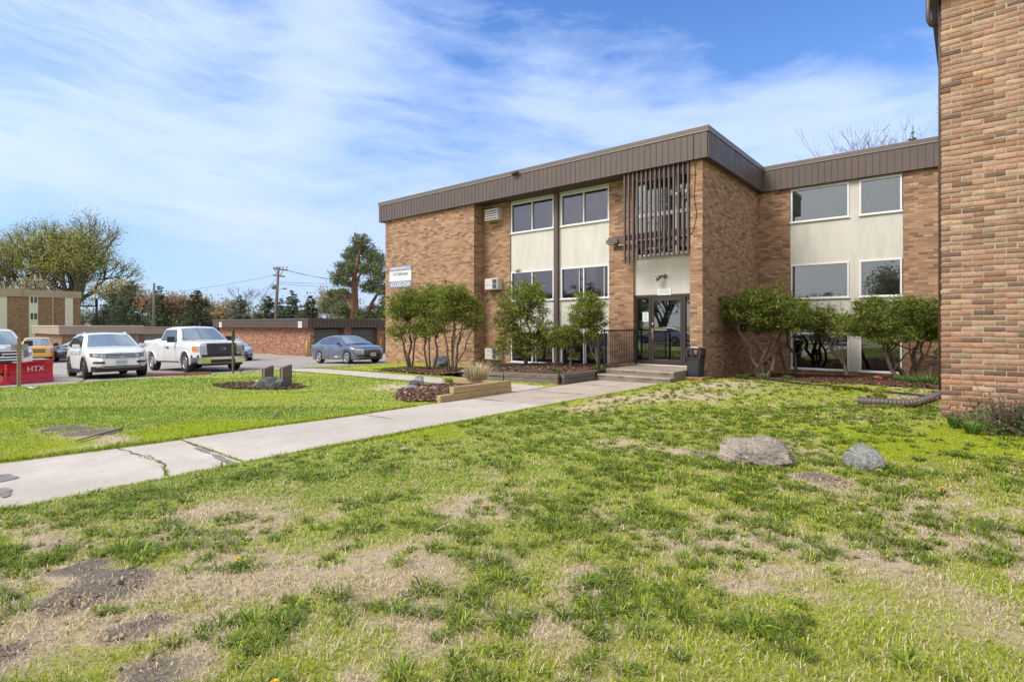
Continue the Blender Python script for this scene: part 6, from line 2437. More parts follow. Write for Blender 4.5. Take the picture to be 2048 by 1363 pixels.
# ---------------------------------------------------------------- pickups
def build_pickup(name, label, loc, rz, pmat, kind, group='cars in the parking lot', L=3.0, roof=1.90):
    """kind: work (black grille, chrome bumper), plow (bars of chrome), small (compact)"""
    bedx = (-2.95, -.98)
    S = dict(xf=2.98, xr=-3.05, W=1.0, Ra=.47, zc=.40, wheels=(2.0, -1.82), ub=.38,
             plan=[(-3.05, .92), (-2.95, .97), (-2.0, 1.0), (0, 1.0), (2.0, 1.0), (2.5, .985), (2.80, .93), (2.98, .80)],
             top=[(-3.05, 1.38), (-.96, 1.38), (-.94, 1.30), (1.05, 1.27), (1.35, 1.27), (2.2, 1.26), (2.75, 1.22), (2.98, 1.17)],
             bot=[(-3.05, .58), (-2.4, .52), (-1, .44), (1.2, .44), (2.5, .46), (2.98, .48)],
             nose=[(.3, .02), (.6, .04), (.9, .0), (1.2, -.06)],
             gh=[(-.96, 1.30), (-.90, 1.80), (-.82, 1.875), (-.2, 1.915), (.35, 1.90), (.60, 1.84), (1.36, 1.275)],
             belt=1.28, roof=1.90, wb=.93, wr=.70, bed=bedx, crown=.03, shoulder=.14)
    c = Car(name, label, 'pickup truck', S, loc, rz, group)
    c.shell(pmat)
    c.cabin(pmat)
    c.side_glass([[(-.84, 1.36), (-.22, 1.35), (-.24, 1.78), (-.76, 1.78)], [(-.14, 1.35), (.98, 1.33), (.50, 1.76), (-.16, 1.78)]])
    c.screen(.64, 1.32)
    c.wheels(.40, .27, .86, m_rim, 5, False, .58, steel=(kind == 'work'))
    c.arches(pmat, .045, .010)
    c.seams([-.94, -.18, 1.12], (.05,), 1.05, m_plast)
    c.mirrors(.92, 1.36, .98, (.14, .26, .24) if kind != 'plow' else (.14, .24, .2), m_plast)
    MB().box(-.97, 1.2, -.985, .985, .40, .455).build('sill_trim', m_plast, c.root)
    if kind == 'work':
        g = MB()
        c.fp(g, -.54, .54, .70, 1.15, .03, 0)
        gr_ = g.build('grille', m_grille, c.root)
        g = MB()
        for z in (.76, .87, .98, 1.07):
            c.fp(g, -.41, .41, z, z + .05, .05, 0)
        for y in (-.52, .41):
            c.fp(g, y, y + .11, .73, 1.13, .055, 0, 3)
        g.build('grille_bar', m_grille, gr_)
        o = MB()
        ellipse(o, c, 0, .94, .125, .052, .075, 1)
        ellipse(o, c, 0, .94, .13, .057, .077, 0, ring_=.012)
        o.build('badge', [m_chrome, M('dark_blue_badge', (.02, .04, .12), .3)], c.root)
        for side in (-1, 1):
            o = MB()
            c.fp(o, side * .56, side * .86, .80, 1.06, .012, 0, z0b=.84, z1b=1.05)
            c.fp(o, side * .60, side * .80, .70, .81, .012, 0, z0b=.73)
            hl = o.build('headlight', m_hlamp, c.root)
            o = MB()
            c.fp(o, side * .86, side * .955, .84, 1.05, .018, 0, 4)
            o.build('turn_lamp', m_amber, hl)
        o = MB()
        c.fp(o, -.97, .97, .60, .71, .012, 0, 16)
        o.build('bumper_cover', m_plast, c.root)
        o = MB()
        c.fp(o, -.98, .98, .36, .61, .10, 0, 20, th=.12)
        bp_ = o.build('front_bumper', m_chrome, c.root)
        o = MB()
        c.fp(o, -.45, .45, .37, .51, .105, 0, 8)
        o.build('bumper_opening', m_plast, bp_)
        o = MB()
        c.fp(o, -.75, .75, .26, .37, .04, 0, 12)
        o.build('air_dam', m_plast, c.root)
        o = MB()
        for xw in (-1.82,):
            rows = []
            for k in range(9):
                a = math.pi * (.58 + .30 * k / 8)
                rows.append([(xw + math.cos(a) * rr, -(c.w(xw) + .028), .40 + math.sin(a) * rr) for rr in (.475, .53)])
            o.grid(rows, 0, False)
        o.build('rust_patch', m_rust, c.root)
        text('4x4', .13, (-2.6, -1.005, 1.2), (R(90), 0, 0), m_seam, c.root, world=False)
        o = MB().lathe([(0, .002), (.065, .002)], 18, 0, (.25, -1.006, 1.02), 'y')
        o.v = [(x, -1.007, z) for x, y, z in o.v]
        o.build('door_decal', m_seam, c.root)
        MB().tube([(1.42, -.80, 1.24), (1.42, -.82, 1.75)], .006, 5).build('antenna', m_plast, c.root)
        for y in (-.42, .28):
            MB().tube([(1.33, y, 1.31), (1.22, y - .42, 1.40)], .013, 5).build('wiper', m_plast, c.root)
    elif kind == 'plow':
        g = MB()
        c.fp(g, -.62, .62, .74, 1.13, .02, 0)
        gr_ = g.build('grille', m_plast, c.root)
        g = MB()
        for z in (.78, .87, .98, 1.08):
            c.fp(g, -.62, .62, z, z + .035, .045, 0)
        g.build('grille_bar', m_chrome, gr_)
        o = MB()
        ellipse(o, c, 0, .955, .14, .057, .085, 1)
        ellipse(o, c, 0, .955, .145, .062, .087, 0, ring_=.012)
        o.build('badge', [m_chrome, M('black_badge', (.02, .02, .025), .3)], c.root)
        for side in (-1, 1):
            o = MB()
            c.fp(o, side * .66, side * .94, .86, 1.12, .012, 0, z0b=.92, z1b=1.10)
            o.build('headlight', m_hdark, c.root)
        o = MB()
        c.fp(o, -.96, .96, .50, .72, .05, 0, 16)
        o.build('front_bumper', pmat, c.root)
        MB().box(2.55, 2.62, -.62, .62, 1.22, 1.245).build('hood_guard', m_plast, c.root)
        o = MB().obox((2.80, .42, 1.19), (.12, .40, .09), (0, 0, R(4)))
        o.build('plow_lamp', m_plast, c.root, bevel=.01)
    else:
        g = MB()
        c.fp(g, -.5, .5, .84, 1.06, .02, 0)
        g.build('grille', m_plast, c.root)
        o = MB()
        c.fp(o, -.5, .5, .93, .97, .03, 0)
        o.build('grille_bar', pmat, c.root)
        for side in (-1, 1):
            o = MB()
            c.fp(o, side * .55, side * .9, .86, 1.06, .012, 0)
            o.build('headlight', m_hlamp, c.root)
        o = MB()
        c.fp(o, -.96, .96, .48, .72, .06, 0, 16)
        o.build('front_bumper', pmat, c.root)
        o = MB()
        c.fp(o, -.7, .7, .40, .50, .03, 0, 16)
        o.build('air_dam', m_plast, c.root)
    return c


# ---------------------------------------------------------------- sedan
def build_sedan(name, label, loc, rz, pmat, main=True):
    S = dict(xf=2.42, xr=-2.42, W=.915, Ra=.365, zc=.33, wheels=(1.46, -1.27), ub=.2,
             plan=[(-2.42, .66), (-2.3, .78), (-2.0, .87), (-1.3, .91), (0, .915), (1.3, .91), (1.8, .88), (2.1, .81), (2.3, .68), (2.42, .50)],
             top=[(-2.42, .90), (-2.3, 1.0), (-1.75, 1.03), (-1.0, 1.0), (.9, .955), (1.1, .96), (1.7, .90), (2.15, .80), (2.42, .68)],
             bot=[(-2.42, .40), (-2.0, .28), (-1, .22), (1.0, .22), (1.9, .24), (2.42, .28)],
             nose=[(.2, -.04), (.42, .03), (.6, .0), (.9, -.12)], tail=[(.2, 0), (.9, .0), (1.05, -.06)],
             gh=[(-1.85, 1.04), (-1.25, 1.32), (-.85, 1.41), (-.3, 1.445), (.15, 1.42), (.38, 1.36), (1.28, .955)],
             belt=.97, roof=1.44, wb=.845, wr=.60, crown=.03)
    c = Car(name, label, 'car', S, loc, rz)
    c.shell(pmat)
    c.cabin(pmat)
    c.side_glass([[(-1.15, 1.05), (-.28, 1.02), (-.30, 1.36), (-.85, 1.33)], [(-.17, 1.02), (.85, 1.0), (.28, 1.32), (-.18, 1.365)], [(-1.40, 1.10), (-1.22, 1.06), (-.98, 1.29)]])
    c.screen(.42, 1.22)
    c.screen(-1.22, -1.78, name='rear_window')
    c.wheels(.335, .225, .79, m_rim, 7, True, .68)
    c.seams([-1.02, -.22, .98], (-.85, -.02), .84, pmat, hcol=pmat)
    c.mirrors(.78, 1.03, .88, (.15, .19, .12), pmat)
    for side in (-1, 1):
        o = MB()
        c.fp(o, side * .44, side * .82, .62, .74, .012, 0, z0b=.68, z1b=.78)
        hl = o.build('headlight', m_hlamp, c.root)
        o = MB()
        c.fp(o, side * .74, side * .81, .69, .75, .018, 0, 4)
        o.build('turn_lamp', m_amber, hl)
        o = MB()
        c.fp(o, side * .50, side * .76, .35, .46, .010, 0)
        o.build('air_intake', m_plast, c.root)
        o = MB()
        x0 = c.xfront(.84)
        o.obox((2.0, side * .853, .46), (.12, .01, .05), (0, 0, side * R(-20)))
        o.build('side_marker', m_amber, c.root)
    g = MB()
    c.fp(g, -.42, .42, .53, .70, .012, 0)
    gr_ = g.build('grille', m_plast, c.root)
    g = MB()
    for z in (.575, .625, .675):
        c.fp(g, -.42, .42, z, z + .022, .028, 0)
    g.build('grille_bar', m_chrome, gr_)
    o = MB()
    c.fp(o, -.46, .46, .30, .47, .012, 0, 12)
    o.build('lower_intake', m_plast, c.root)
    if main:
        c.plate(0, .46, 'XFK 285', m_whitep)
        for side in (-1, 1):
            MB().tube([(-.95, side * (.917), .36), (1.0, side * (.917), .36)], .012, 5).build('sill_strip', m_chrome, c.root)
        for y in (-.25, .28):
            MB().tube([(1.2, y, 1.0), (1.05, y - .3, 1.07)], .011, 5).build('wiper', m_plast, c.root)
    return c


def lot_slope(X, half):
    return math.atan2(lotz(X + half, 10) - lotz(X - half, 10), 2 * half)


def park(c, X, Y, rz=0.0):
    c.root.location = (X, Y, lotz(X, Y))
    c.root.rotation_euler = (0, -lot_slope(X, 1.4) if abs(rz) < 1 else lot_slope(X, 1.4), rz)


c = build_suv('parked_car', 'white compact SUV with roof rails between the plow truck and the pickup', (0, 0, 0), 0, m_pwhite)
park(c, -26.2, 6.22, R(-3))
c.root.scale = (1.05, 1.06, 1.03)
c = build_pickup('pickup_truck', 'white pickup with black grille, chrome bumper and rusty rear wheel arch', (0, 0, 0), 0, m_pwhite2, 'work')
park(c, -27.3, 9.75, R(-1))
c.root.scale = (1.12, 1.07, 1.03)
c = build_sedan('parked_car', 'steel blue sedan parked before the garage doors by the building corner', (0, 0, 0), 0, m_pblue)
park(c, -25.35, 16.55, R(-2))
c = build_pickup('pickup_truck', 'white truck carrying a red snow plow, cut by the left edge', (0, 0, 0), 0, m_pwhite, 'plow')
park(c, -28.15, 2.95, R(0))
c = build_pickup('pickup_truck', 'yellow pickup behind the snow plow truck', (0, 0, 0), 0, m_pyel, 'small')
park(c, -47.2, 7.45, R(-10))
c.root.scale = (.86, .86, .82)
c = build_sedan('parked_car', 'dark green sedan behind the white SUV, nose to the left', (0, 0, 0), 0, m_pgreen, False)
park(c, -46.5, 9.9, R(-60))
c = build_sedan('parked_car', 'white sedan half hidden behind the white SUV', (0, 0, 0), 0, m_pwhite, False)
park(c, -41.5, 13.2, R(-8))
c = build_suv('parked_car', 'dark grey SUV whose roof shows over the pickup bed', (0, 0, 0), 0, m_pdark, False)
park(c, -45.5, 16.9, R(-15))
c = build_sedan('parked_car', 'pale blue car with dark bumper beyond the pickup, by the garage wall', (0, 0, 0), 0, m_plblue, False)
park(c, -37.6, 15.7, R(-8))

# ---------------------------------------------------------------- snow plow
m_pred = M('red_plow_paint', (.66, .012, .03), .3, vary=.25, vscale=2.5, coat=.6, spec=.5)
m_pworn = M('worn_pink_steel_edge', (.42, .13, .14), .5, vary=.4, vscale=8)
PXc, PYc = -24.15, 3.02
pz = lotz(-24.2, 3.0)
pw = thing('snow_plow', 'red V shaped snow plow standing before the white truck', 'snow plow', (PXc, PYc, pz), 0)
for side, ang in ((-1, R(20)), (1, R(20))):
    rows, rb = [], []
    n = 14
    for k in range(n + 1):
        t = k / n
        y = side * (.05 + 1.25 * t)
        x0 = -math.tan(ang) * abs(y)
        Hh = .70 + .10 * t
        prof = [(.10, .02), (.0, .12), (-.09, .28), (-.10, .45), (-.02, .62), (.10, .72), (.20, .76)]
        rows.append([(x0 + px_, y, pz_ / .76 * Hh) for px_, pz_ in prof])
        rb.append([(x0 + px_ - .03, y, pz_ / .76 * Hh) for px_, pz_ in prof])
    mb = MB()
    mb.grid(rows if side > 0 else rows[::-1], 0, True)
    mb.grid(rb[::-1] if side > 0 else rb, 0, True)
    for i in (0, len(rows[0]) - 1):
        e_ = [[a[i], b_[i]] for a, b_ in zip(rows, rb)]
        mb.grid(e_, 0, False)
    for i in (0, -1):
        mb.grid([rows[i], rb[i]], 0, False)
    wing = mb.build('blade', m_pred, pw)
    mb = MB()
    rows2 = [[(-math.tan(ang) * abs(side * (.05 + 1.25 * k / n)) + .075, side * (.05 + 1.25 * k / n), .0), (-math.tan(ang) * abs(side * (.05 + 1.25 * k / n)) + .03, side * (.05 + 1.25 * k / n), .10)] for k in range(n + 1)]
    mb.grid(rows2 if side > 0 else rows2[::-1], 0, False)
    mb.build('cutting_edge', m_pworn, wing)
    if side > 0:
        text('HTX', .25, (-math.tan(ang) * .80 - .045, .80, .47), (R(86), 0, R(90) + ang), m_sgt, wing, world=False, ext=.012)
    MB().tube([(-math.tan(ang) * 1.26 + .1, side * 1.27, .75), (-math.tan(ang) * 1.26 + .1, side * 1.27, 1.25)], .012, 6).build('marker_rod', m_pred, pw)
mb = MB()
mb.tube([(.05, 0, .0), (.05, 0, .68)], .045, 10)
mb.obox((.03, 0, .06), (.16, .22, .10))
mb.build('hinge', m_pred, pw, bevel=.004)
mb = MB()
mb.beam((-.05, 0, .62), (-.9, 0, .55), .25, .10)
mb.beam((-.3, -.45, .66), (-.3, .45, .66), .10, .08)
for sy2 in (-1, 1):
    mb.beam((-.1, .06 * sy2, .35), (-1.0, .35 * sy2, .40), .08, .08)
mb.obox((-.12, 0, .74), (.22, .34, .10), (0, R(-8), 0))
mb.build('lift_frame', m_plast, pw)
# ================================================================== GARAGES, FAR APARTMENTS, POLES, TREES
m_tan = M('tan_fascia', (.34, .265, .20), .7, vary=.12, vscale=.5, wpos=True)
m_tanlt = M('pale_roof_edge', (.55, .52, .48), .5)
m_gfascia = M('dark_brown_ribbed_fascia', (.085, .056, .046), .55, vary=.12, vscale=1.0, wpos=True)
m_gdoor = M('grey_garage_door', (.125, .115, .105), .55, vary=.1, vscale=2)
m_yel = M('yellow_bollard_paint', (.50, .34, .06), .5, vary=.2, vscale=6)
m_brk_pier = m_brick_red

# brown fascia garage: end wall faces us, doors face the block
gx, gy0, gy1 = -37.95, 21.66, 52.0
gl = thing('garage', 'low red brick garage with brown ribbed fascia and grey overhead doors', 'garage', (gx, 22, -.8))
gz0, gzf, gzt = -1.4, 1.36, 2.08
b = MB()
b.box(-54.2, gx, gy0, gy0 + .3, gz0, gzf + .1)
doors, y = [], gy0 + .3
y = gy0 + .32
while y < gy1 - 3:
    doors.append((y, y + 2.55))
    MB().box(gx - .4, gx, y + 2.55, y + 3.2, gz0, gzf + .1).build('brick_pier', m_brick_red, gl, True)
    y += 3.2
b.box(-54.2, -53.9, gy0 + .29, gy1, gz0, gzf + .099)
b.build('brick_wall', m_brick_red, gl, True)
for (a, c_) in doors[:6]:
    m_ = MB()
    for k in range(4):
        m_.box(gx - .36, gx - .32, a, c_, -1.05 + k * .58, -1.05 + k * .58 + .565)
    m_.build('garage_door', m_gdoor, gl, True, bevel=.01)
MB().box(-53.8, gx - .42, gy0 + .32, gy1, gz0, gzf + .08).build('inner_wall', m_dark, gl, True)
fa = MB()
o_ = .38
def ribs(mb, p0, p1, out, z0, z1, step, dep):
    p0, p1, out = Vector(p0), Vector(p1), Vector(out)
    L = (p1 - p0).length
    d_ = (p1 - p0) / L
    n = int(L / step)
    for k in range(n):
        a = p0 + d_ * (L * k / n + .02)
        c_ = p0 + d_ * (L * (k + 1) / n - .02)
        q = [a, c_, c_ + out * dep, a + out * dep]
        mb.add([(v.x, v.y, z0) for v in q] + [(v.x, v.y, z1) for v in q], [(0, 3, 2, 1), (4, 5, 6, 7), (0, 1, 5, 4), (1, 2, 6, 5), (2, 3, 7, 6), (3, 0, 4, 7)], 0)
ribs(fa, (-54.6, gy0 - o_, 0), (gx + o_, gy0 - o_, 0), (0, -1, 0), gzf, gzt - .12, .30, .035)
ribs(fa, (gx + o_, gy0 - o_, 0), (gx + o_, gy1, 0), (1, 0, 0), gzf, gzt - .12, .30, .035)
fa.box(-54.6, gx + o_ - .001, gy0 - o_ + .001, gy0 - .01, gzf + .01, gzt - .13)
fa.box(gx + .01, gx + o_ - .002, gy0 - .01, gy1, gzf + .012, gzt - .132)
fa.build('fascia', m_gfascia, gl, True)
MB().box(-54.66, gx + o_ + .06, gy0 - o_ - .06, gy1, gzt - .12, gzt).build('roof', m_slat, gl, True)
for px, z_ in ((441, 0), (600, 0)):
    X_ = onY(px, gy0 - o_ - .06)
    nm_ = 'small faded notice at the far left end of the brown garage fascia' if px == 441 else 'small white notice on the brown garage fascia near its corner'
    t = thing('notice_plate', nm_, 'sign', (X_, gy0 - o_ - .05, 1.6), 0)
    MB().box(-.28, .28, -.02, .0, -.22, .24).build('plate', m_whitep, t)
    q = MB()
    for k in range(3):
        q.box(-.2, .2 - .06 * k, -.024, -.0205, .10 - k * .1, .135 - k * .1)
    q.build('notice_print', m_ink, t)
for px, Yb, lab in ((619, 21.2, 'yellow bollard at the corner of the red brick garage'), (766, 28.3, 'yellow bollard between garage doors, beside the building corner')):
    X_ = gx + .35
    yy = Yb if px == 619 else 27.75
    t = MB().tube([(0, 0, -.2), (0, 0, 1.12), (0, 0, 1.18)], [.10, .10, .06], 14).build('bollard', m_yel)
    t.location = (X_ if px != 619 else gx - .05, yy if px != 619 else gy0 - .22, lotz(X_, yy))
    tag(t, lab, 'bollard', 'yellow bollards')


def tan_garage(lab, X, Y0, Y1, depth, zt, fh, piers, lip=True):
    g_ = thing('garage', lab, 'garage', (X, Y0, -.9))
    b_ = MB()
    b_.box(X - depth, X, Y0, Y0 + .3, -1.6, zt - fh + .05)
    y_ = Y0 + .3
    dl = []
    while y_ < Y1 - .4:
        if y_ > Y0 + .4:
            MB().box(X - .3, X, y_, y_ + .45, -1.6, zt - fh + .05).build('brick_pier', m_brick_far, g_, True)
        else:
            b_.box(X - .3, X, y_ - .01, y_ + .45, -1.6, zt - fh + .049)
        dl.append((y_ + .45, min(y_ + 2.9, Y1)))
        y_ += 2.9
    b_.build('brick_wall', m_brick_far, g_, True)
    for a, c_ in dl:
        MB().box(X - .28, X - .22, a, c_, -1.4, zt - fh).build('garage_door', M('beige_garage_door', (.27, .24, .20), .6) if a == dl[0][0] else bpy.data.materials['beige_garage_door'], g_, True)
    MB().box(X - depth, X + .3, Y0 - .3, Y1 + .3, zt - fh, zt - .10).build('fascia', m_tan, g_, True)
    MB().box(X - depth, X + .36, Y0 - .36, Y1 + .36, zt - .10, zt).build('roof', m_tanlt if lip else m_tan, g_, True)


tan_garage('nearer tan garage with a pale roof edge behind the white SUV', -73.6, 13.6, 20.6, 14, 1.55, .95, 3)
tan_garage('farther tan garage with dark doors behind the pickup', -87, 24.2, 34.0, 12, 1.35, 1.0, 4, False)

# far three storey block
fb = thing('apartment_building', 'distant three storey brick apartment block under the big spreading tree', 'building', (-117, 18, -1))
FXp = -117.0
def yx(px):
    r = (px - 1024) / FPX
    d = FXp / (r * cY - sY)
    return (r * sY + cY) * d
b = MB()
b.box(FXp - 14, FXp - .02, -24, yx(161), -2, 6.2)
b.build('brick_wall', m_brick_far, fb, True)
for p0, p1 in ((-60, 14), (58, 76), (130, 146)):
    MB().box(FXp - .3, FXp + .04, yx(p0), yx(p1), -2, 6.2).build('stucco_panel', m_stucco, fb, True)
MB().box(FXp - 14, FXp + .3, -24, yx(43), 6.2, 7.5).build('fascia', m_tan, fb, True)
MB().box(FXp - 14, FXp + .1, yx(43), yx(163), 6.2, 7.35).build('fascia', m_tan, fb, True)
MB().box(FXp - 14, FXp + .03, yx(14), yx(43), -2, 6.2).build('brick_bay', m_brick_far, fb, True)
for py0, py1 in ((592, 606), (625, 639)):
    yc0, yc1 = yx(59.5), yx(75)
    z1_, z0_ = zat(FXp, (yc0 + yc1) / 2, py0), zat(FXp, (yc0 + yc1) / 2, py1)
    f_ = MB().box(FXp + .04, FXp + .12, yc0, yc1, z0_, z1_).build('window', m_white, fb, True)
    for ya, yb in ((yc0 + .06, (yc0 + yc1) / 2 - .05), ((yc0 + yc1) / 2 + .05, yc1 - .06)):
        MB().box(FXp + .121, FXp + .14, ya, yb, z0_ + .06, z1_ - .06).build('pane', m_acdark, f_, True)
MB().tube([(FXp + .15, yx(105.5), -2), (FXp + .15, yx(105.5), 6.8)], .11, 8).build('downspout', m_tan, fb, True)
bl = MB()
yb0, yb1 = yx(162), yx(182)
for z_ in (2.0, 4.9):
    bl.box(FXp - 5, FXp - 1, yb0, yb1 + 1.2, z_, z_ + .18)
    for k in range(14):
        yy = yb0 + (yb1 + 1.2 - yb0) * k / 13
        bl.box(FXp - 1.05, FXp - 1.0, yy - .03, yy + .03, z_ + .18, z_ + 1.2)
    bl.box(FXp - 1.06, FXp - .99, yb0, yb1 + 1.2, z_ + 1.18, z_ + 1.24)
bl.box(FXp - 1.3, FXp - 1.0, yb1 + .9, yb1 + 1.2, -2, 6.3)
bl.build('balcony', m_bronze, fb, True)
# small house roofs among the trees
t = thing('house', 'small grey roofed house glimpsed behind the pickup', 'house', Pz(425, 668, 120))
MB().box(-5, 5, -4, 4, -3, 1.2).build('wall', M('pale_siding', (.42, .40, .37), .8), t)
MB().prism([(-5.6, 1.1), (5.6, 1.1), (0, 3.2)], -4.5, 4.5, 'y').build('roof', m_roof, t)
t.rotation_euler = (0, 0, R(20))
t.location.z = 0.2

# utility pole
UD = 72.0
u0 = Pz(549, 700, UD)
utop = EYE + (651 - 534) * UD / FPX
up_ = thing('utility_pole', 'grey wooden utility pole with two crossarms and a transformer behind the garage', 'utility pole', (u0[0], u0[1], -1.0))
m_pole = M('grey_pole_wood', (.16, .135, .115), .9, vary=.3, vscale=2, stretch=(3, 3, .3))
right = Vector((cY, sY, 0))
def U(dx, z):
    p = Vector((u0[0], u0[1], 0)) + right * dx
    return (p.x, p.y, z)
k_ = UD / FPX
MB().tube([U(0, -1.2), U(8 * k_ * .5, utop * .5), U(8 * k_, utop)], [.24, .20, .15], 10).build('pole', m_pole, up_, True)
zA, zB = EYE + (651 - 538) * k_, EYE + (651 - 551) * k_
m_ = MB()
m_.beam(U(-2 * k_, zA + .05), U(26 * k_, zA - .12), .14, .2)
m_.build('crossarm', m_pole, up_, True)
MB().beam(U(-3 * k_, zB + .08), U(20 * k_, zB - .12), .14, .2).build('crossarm', m_pole, up_, True)
m_ = MB()
for a, c_ in ((1, 6.5), (18, 9)):
    m_.beam(U(a * k_, zA - .1), U(c_ * k_, zA - 1.0), .08, .06)
m_.build('brace', m_pole, up_, True)
m_ = MB()
for a in (-1.5, 4, 11, 17, 24.5):
    m_.lathe([(.0, 0), (.09, .02), (.09, .2), (.05, .28), (0, .3)], 8, 0, U(a * k_, zA + .1))
m_.build('insulator', M('grey_ceramic', (.3, .3, .3), .3), up_, True)
MB().tube([U(-1 * k_, EYE + (651 - 578) * k_), U(-1 * k_, EYE + (651 - 569) * k_)], .30, 12).build('transformer', M('grey_tank', (.16, .20, .21), .5), up_, True)
MB().beam(U(5 * k_, EYE + 71 * k_), U(20 * k_, EYE + 74 * k_), .08, .08).obox(U(20 * k_, EYE + 74 * k_), (.7, .3, .16)).build('street_lamp_arm', m_steel, up_, True)
p2 = thing('utility_pole', 'bare dark pole among the trees left of the pickup', 'utility pole', (*Pz(308, 660, 85)[:2], -1))
MB().tube([(0, 0, -.2), (0, 0, 1 + EYE + (651 - 566) * 85 / FPX)], [.24, .16], 10).build('pole', m_pole, p2)
m_wire = M('black_wire', (.03, .03, .03), .7)
def wire(lab, a, b_, sag, r_=.02):
    a, b_ = Vector(a), Vector(b_)
    pts = [a.lerp(b_, k / 16) - Vector((0, 0, sag * 4 * (k / 16) * (1 - k / 16))) for k in range(17)]
    o = MB().tube(pts, r_, 5).build('overhead_wire', m_wire)
    tag(o, lab, 'wire', 'overhead wires')
wire('top overhead wire from the crossarm to the tall pine', U(26 * k_, zA - .1), Pz(720, 563, 78), .35)
wire('second overhead wire just under the top one towards the tall pine', U(18 * k_, zA - .1), Pz(740, 562, 80), .4)
wire('upper of the middle wires right of the pole', U(6 * k_, EYE + 88 * k_), Pz(760, 562, 80), .3)
wire('lower of the middle wires right of the pole', U(6 * k_, EYE + 84 * k_), Pz(760, 570, 80), .3)
wire('long thin wire from the pole far to the left', U(-3 * k_, zB), Pz(60, 600, 110), 1.2)
wire('upper slanting service wire left of the pole', U(0, EYE + 84 * k_), Pz(360, 625, 60), .5)
wire('lower slanting service wire left of the pole', U(0, EYE + 80 * k_), Pz(375, 628, 62), .5)
wire('guy wire running down from the pole to the left', U(2 * k_, zB - .4), Pz(522, 600, UD), .0, .025)


# ---------------------------------------------------------------- trees
def grow(q, p, d_, L, r_, depth, segs, tips, spread, upw, minr):
    p1 = p + d_ * L
    segs.append((p, p1, r_, r_ * .72))
    if depth == 0 or r_ < minr:
        tips.append((p1, d_))
        return
    n = 2 if q.random() < .6 else 3
    for k in range(n):
        ax = Vector((q.gauss(0, 1), q.gauss(0, 1), q.gauss(0, .6)))
        nd = (d_ + ax * spread + Vector((0, 0, upw))).normalized()
        grow(q, p1, nd, L * q.uniform(.68, .92), r_ * (.74 if k == 0 else .58), depth - 1, segs, tips, spread, upw, minr)
    if q.random() < .5:
        tips.append((p1, d_))


def seg_mesh(name, segs, base, mat, parent, n=5):
    P0 = np.array([s_[0][:] for s_ in segs])
    P1 = np.array([s_[1][:] for s_ in segs])
    r0 = np.array([s_[2] for s_ in segs])
    r1 = np.array([s_[3] for s_ in segs])
    d_ = P1 - P0
    d_ /= np.linalg.norm(d_, axis=1)[:, None] + 1e-9
    ref = np.where(np.abs(d_[:, 2:3]) > .9, np.array([[1., 0, 0]]), np.array([[0, 0, 1.]]))
    x = np.cross(d_, ref)
    x /= np.linalg.norm(x, axis=1)[:, None]
    y_ = np.cross(d_, x)
    V = []
    for P, r_ in ((P0, r0), (P1, r1)):
        for k in range(n):
            a = 2 * math.pi * k / n
            V.append(P + (x * math.cos(a) + y_ * math.sin(a)) * r_[:, None])
    V = np.stack(V, 1)          # (m, 2n, 3)
    m_2 = len(segs)
    F = np.array([[k, (k + 1) % n, n + (k + 1) % n, n + k] for k in range(n)])
    F = (np.arange(m_2)[:, None, None] * 2 * n + F[None]).reshape(-1, 4)
    return np_mesh(name, V.reshape(-1, 3) - np.array(base), F, mat, None, parent, True)


def broadleaf(lab, px, d_, top, stems, spread, depth, leafn, leaf, cols, p, seed, cat='tree', group='trees beyond the parking lot', base_py=None, r0=.3, bark=None, L0=None, upw=.12, name='tree', csz=.6, sidew=1.0):
    q = random.Random(seed)
    qs = np.random.RandomState(seed)
    b0 = Vector(Pz(px, 700, d_))
    b0.z = -1.0
    Ht = EYE + (651 - top) * d_ / FPX + 1.0
    segs, tips = [], []
    for (lean, rr, frac) in stems:
        dd_ = (Vector((0, 0, 1)) + right * lean + Vector((q.gauss(0, .08), q.gauss(0, .08), 0))).normalized()
        L = (L0 or Ht * .30) * frac * (1.3 if r0 > .8 else 1)
        grow(q, b0 + right * lean * .5, dd_, L, r0 * rr, depth, segs, tips, spread, upw, .012)
    zmax = max(t_[0].z for t_ in tips)
    k = (Ht) / (zmax + 1.0)
    f3 = lambda v: Vector(((v.x - b0.x) * k * sidew + b0.x, (v.y - b0.y) * k * sidew + b0.y, (v.z + 1) * k - 1))
    segs = [(f3(a), f3(c_), r_, r2) for a, c_, r_, r2 in segs]
    T = np.array([f3(t_[0])[:] for t_ in tips])
    t = thing(name, lab, cat, b0, 0, group)
    seg_mesh('trunk', segs, b0, bark or m_bark_d, t, 5 if d_ < 100 else 4)
    if leafn:
        i = qs.randint(0, len(T), leafn)
        i = np.where(T[i][:, 2] < Ht * (.46 if r0 > .8 else .32), qs.randint(0, len(T), leafn), i)
        C = T[i] + qs.normal(0, csz, (leafn, 3))
        col = pick(leafn, cols, p, rs=qs) * (.75 + .5 * qs.rand(len(T)))[i][:, None]
        V, F, K = leaf_quads(C, leaf, .7, col, .1, None, qs)
        np_mesh('crown', V - np.array(b0), F, m_leaf2, K, t)
    return t


